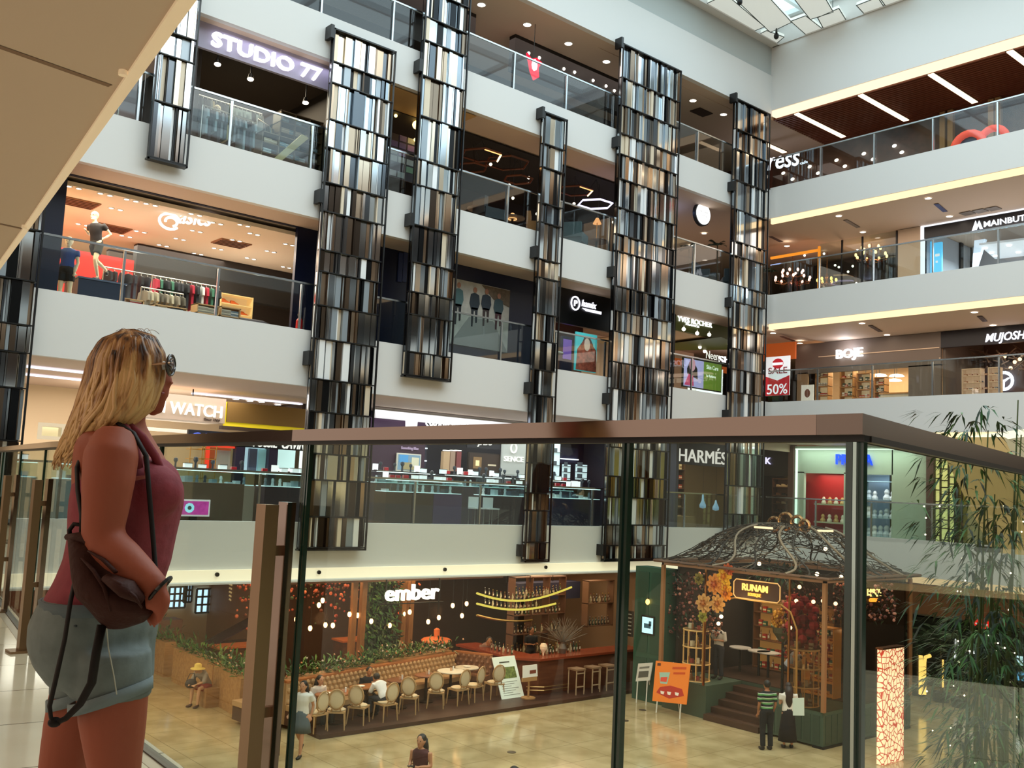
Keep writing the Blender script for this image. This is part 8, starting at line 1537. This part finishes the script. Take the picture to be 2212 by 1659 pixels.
m = MB(); pipe(m, [(228, 1330, -.186), (234, 1400, -.193), (246, 1460, -.196), (252, 1500, -.198)], .0016, mat('b8b4a0', .8), 5); pipe(m, [(96, 1345, -.1), (125, 1352, -.15), (165, 1352, -.178)], .003, mat('3c4446', .8), 5); sub(m.build('seam', wt_), sh_)
m = MB()
for px, A, dd in ((250, AR, -.09), (112, AL, .1)): P = [W(px-22, A+46, dd), W(px+30, A+56, dd), W(px+130, A+66, dd)]; P = [V((p.x, p.y, F2+.02)) for p in P]; m.ring(P, [.042, .045, .035], mat('4a3024', .6), 10, True, .35)
m.build('sandals', wt_, True)
# sunglasses and wrist cord
gl_ = mat('14100e', .1, spec=.8); m = MB()
for dd in (-.045, .045): c = W(369, 789, dd); M_ = Matrix((RH, FH, UP)).transposed(); m.ell(c, (.006, .028, .023), mat('2a1c18', .08, spec=.9), 14, 8, M_)
ln_ = m.build('lenses', wt_, True); m = MB()
for dd in (-.045, .045): m.ring([W(369, 789, dd)+FH*math.cos(k*PI/8)*.03+UP*math.sin(k*PI/8)*.026 for k in range(17)], .0035, gl_, 6)
pipe(m, [(370, 784, -.02), (371, 783, 0), (370, 784, .02)], .0035, gl_, 6); pipe(m, [(367, 784, -.072), (345, 786, -.078), (310, 790, -.08)], .003, mat('c8a080', .3, metal=.6), 6); sg_ = m.build('sunglasses', wt_, True); sub(ln_, sg_)
m = MB(); c = W(346, 1272, -.25); ax = (W(346, 1276, -.25)-W(330, 1262, -.25)).normalized(); e1 = ax.cross(UP).normalized(); e2 = ax.cross(e1); m.ring([c+(e1*math.cos(k*PI/9)+e2*math.sin(k*PI/9))*.034 for k in range(19)], .0045, BLACK, 6, False); m.build('bracelet', wt_)
# hair
hm_, nt, bs = nm('blonde_hair'); tc = nt.nodes.new('ShaderNodeTexCoord'); mp_ = nt.nodes.new('ShaderNodeMapping'); mp_.inputs['Scale'].default_value = (26, 26, 2.2); n1 = nt.nodes.new('ShaderNodeTexNoise'); n1.inputs['Scale'].default_value = 1.6; n1.inputs['Detail'].default_value = 4
sx = nt.nodes.new('ShaderNodeSeparateXYZ'); mr = nt.nodes.new('ShaderNodeMapRange'); mr.inputs[1].default_value = EZ+.36-F2; mr.inputs[2].default_value = EZ+.15-F2; ad = nt.nodes.new('ShaderNodeMath'); ad.operation = 'MULTIPLY_ADD'; ad.inputs[1].default_value = 2.3; cr = nt.nodes.new('ShaderNodeValToRGB')
cr.color_ramp.elements[0].color = lin('3c2218'); cr.color_ramp.elements[0].position = .3; cr.color_ramp.elements[1].color = lin('dcae72'); cr.color_ramp.elements[1].position = 1.; e_ = cr.color_ramp.elements.new(.62); e_.color = lin('a06c3c'); sb = nt.nodes.new('ShaderNodeMath'); sb.operation = 'MULTIPLY_ADD'; sb.inputs[1].default_value = .6; sb.inputs[2].default_value = -.72
nt.links.new(tc.outputs['Object'], mp_.inputs[0]); nt.links.new(mp_.outputs[0], n1.inputs['Vector']); nt.links.new(tc.outputs['Object'], sx.inputs[0]); nt.links.new(sx.outputs['Z'], mr.inputs[0]); nt.links.new(mr.outputs[0], sb.inputs[0]); nt.links.new(n1.outputs['Fac'], ad.inputs[0]); nt.links.new(sb.outputs[0], ad.inputs[2]); nt.links.new(ad.outputs[0], cr.inputs[0]); nt.links.new(cr.outputs[0], bs.inputs['Base Color']); bs.inputs['Roughness'].default_value = .42
HL = [(268, 712), (222, 734), (197, 775), (186, 830), (165, 890), (142, 945), (120, 1000)]
HR = [(290, 712), (332, 728), (352, 768), (350, 820), (326, 880), (268, 925), (198, 992)]
HD = [.012, .07, .095, .105, .11, .1, .075]
def ip(A, t_):
    t_ = max(0, min(.9999, t_))*(len(A)-1); i = int(t_); f_ = t_-i
    return A[i]*(1-f_)+A[i+1]*f_ if not hasattr(A[0], '__len__') else [A[i][k]*(1-f_)+A[i+1][k]*f_ for k in range(2)]
def hp_(t_, th, s=1.):
    l, r, D = ip(HL, t_), ip(HR, t_), ip(HD, t_); u = .5-.5*math.cos(th)*s; x = l[0]+(r[0]-l[0])*u; y = l[1]+(r[1]-l[1])*u
    over = max(0, 1-abs(t_*6-4.5)/2)*.05
    return (x, y, -math.sin(th)*D*s-over)
m = MB(); vs = []; n = 20; K = 22; fs = []
for j in range(K+1):
    for k in range(n): vs.append(W(*hp_(j/K, 2*PI*k/n, .9)))
for j in range(K):
    for k in range(n): fs.append((j*n+k, j*n+(k+1) % n, (j+1)*n+(k+1) % n, (j+1)*n+k))
fs.append(tuple(range(n))[::-1]); fs.append(tuple(K*n+k for k in range(n))); m.add(vs, fs, hm_); m.build('hair_base', wt_, True)
rh = random.Random(5); m = MB()
for i in range(430):
    th = rh.uniform(-.35, PI+.35) if i % 3 else rh.uniform(0, 2*PI); t0 = 0 if rh.random() < .6 else rh.uniform(0, .3); t1 = rh.uniform(.7, 1.04); ph = rh.uniform(0, 6.28); am = rh.uniform(.06, .38); q = 15; pts = []; rr_ = []
    base = rh.uniform(.94, 1.05); R0 = rh.uniform(.0045, .011)
    for k in range(q):
        t_ = t0+(t1-t0)*k/(q-1); wv = am*math.sin(ph+t_*9)*max(0, t_-.15)
        x, y, d = hp_(min(t_, .999), th+wv, base); ex = max(0, t_-.999)*400
        pts.append((x+8*math.sin(ph*2+t_*15)*t_*t_-10*t_*t_*rh.random()*0, y+ex, d)); rr_.append(R0*min(1, .35+3*t_)*(1 if t_ < .8 else max(.2, 1-(t_-.8)*3.4)))
    m.ring([W(*p) for p in pts], rr_, hm_, 5, True, .6)
m.build('hair_locks', wt_, True)
m = MB()
for i in range(9):
    x = rh.uniform(245, 320); hh = rh.uniform(4, 9); L_ = rh.uniform(14, 30); m.ring([W(x+L_*k/7, 716-hh*math.sin(PI*k/7)+6*(k/7)**2, -.02) for k in range(8)], .0006, hm_, 4)
m.build('flyaway_hair', wt_)
# bag
bg = thing('backpack', 'dark brown leather backpack slung at the blonde woman\'s hip, straps dangling', 'backpack', W(250, 1350, -.2)); lea = mat('3a1a12', .7, bump=.6, scale=34, spec=.25)
def bagring(px, py, dd, a, b_, tl=.7):
    return (px, py, dd, a, b_)
m = MB(); RR = [(172, 1158, -.2, 26, .03), (186, 1180, -.22, 36, .045), (196, 1215, -.225, 40, .06), (216, 1255, -.235, 56, .07), (244, 1290, -.24, 78, .072), (264, 1316, -.238, 72, .062), (262, 1342, -.23, 50, .04), (248, 1358, -.22, 20, .02)]
loft(m, RR, lea, 20); pipe(m, [(200, 1190, -.215), (255, 1240, -.225), (318, 1290, -.22)], [.04, .052, .03]); bb_ = remesh(m, .008, lea, 'bag_body', bg, 3)
m = MB(); pipe(m, [(232, 1248, -.29), (275, 1272, -.305), (308, 1296, -.29)], [.022, .04, .018], lea, 12, .5); sub(m.build('front_pocket', bg, True), bb_)
m = MB(); pipe(m, [(148, 1160, -.2), (172, 1162, -.225), (204, 1172, -.24), (222, 1196, -.24)], [.012, .02, .02, .01], lea, 8, .7); pipe(m, [(156, 1182, -.2), (180, 1184, -.235), (212, 1196, -.25)], [.01, .016, .01], lea, 8, .7); sub(m.build('gathered_top', bg, True), bb_)
stm = mat('140a08', .6, spec=.3)
for P_ in ([(176, 1205, -.275), (205, 1235, -.295), (226, 1268, -.31), (240, 1320, -.3)], [(232, 1246, -.305), (262, 1262, -.325), (292, 1290, -.325), (306, 1312, -.3)], [(190, 1190, -.27), (222, 1208, -.28), (250, 1236, -.3)]):
    m = MB(); pipe(m, P_, [.004, .007, .007, .004][:len(P_)], lea, 8, .6); sub(m.build('leather_fold', bg, True), bb_)
m = MB(); pipe(m, [(152, 1168, -.2), (150, 1145, -.2), (160, 1132, -.2), (176, 1134, -.2), (182, 1152, -.2)], .0055, stm, 8); sub(m.build('carry_loop', bg, True), bb_)
m = MB(); pipe(m, [(176, 1160, -.2), (176, 1110, -.2), (168, 1060, -.17), (166, 1010, -.14), (184, 965, -.13), (212, 930, -.14)], [.009]*6, stm, 8, .6); m.build('rear_strap', bg, True)
m = MB(); pipe(m, [(240, 905, -.14), (288, 935, -.16), (316, 985, -.16), (322, 1060, -.165), (328, 1130, -.16), (334, 1205, -.165), (337, 1245, -.18), (326, 1290, -.2)], [.0085]*8, stm, 8, .6); m.build('front_strap', bg, True)
m = MB(); pipe(m, [(166, 1235, -.24), (152, 1300, -.26), (140, 1380, -.27), (122, 1460, -.27), (107, 1525, -.26), (110, 1550, -.255), (120, 1562, -.25), (142, 1552, -.25), (172, 1522, -.25), (198, 1475, -.26), (208, 1410, -.26), (220, 1350, -.25)], [.0085, .0085, .0085, .009, .009, .008, .009, .008, .0095, .0105, .0105, .011], stm, 8, .6); m.build('hanging_strap', bg, True)
m = MB(); m.ell(W(118, 1560, -.25), (.016, .012, .012), stm, 10, 7); m.build('buckle', bg, True)
for _o in bpy.data.objects:
    if '_o' in _o: del _o['_o']
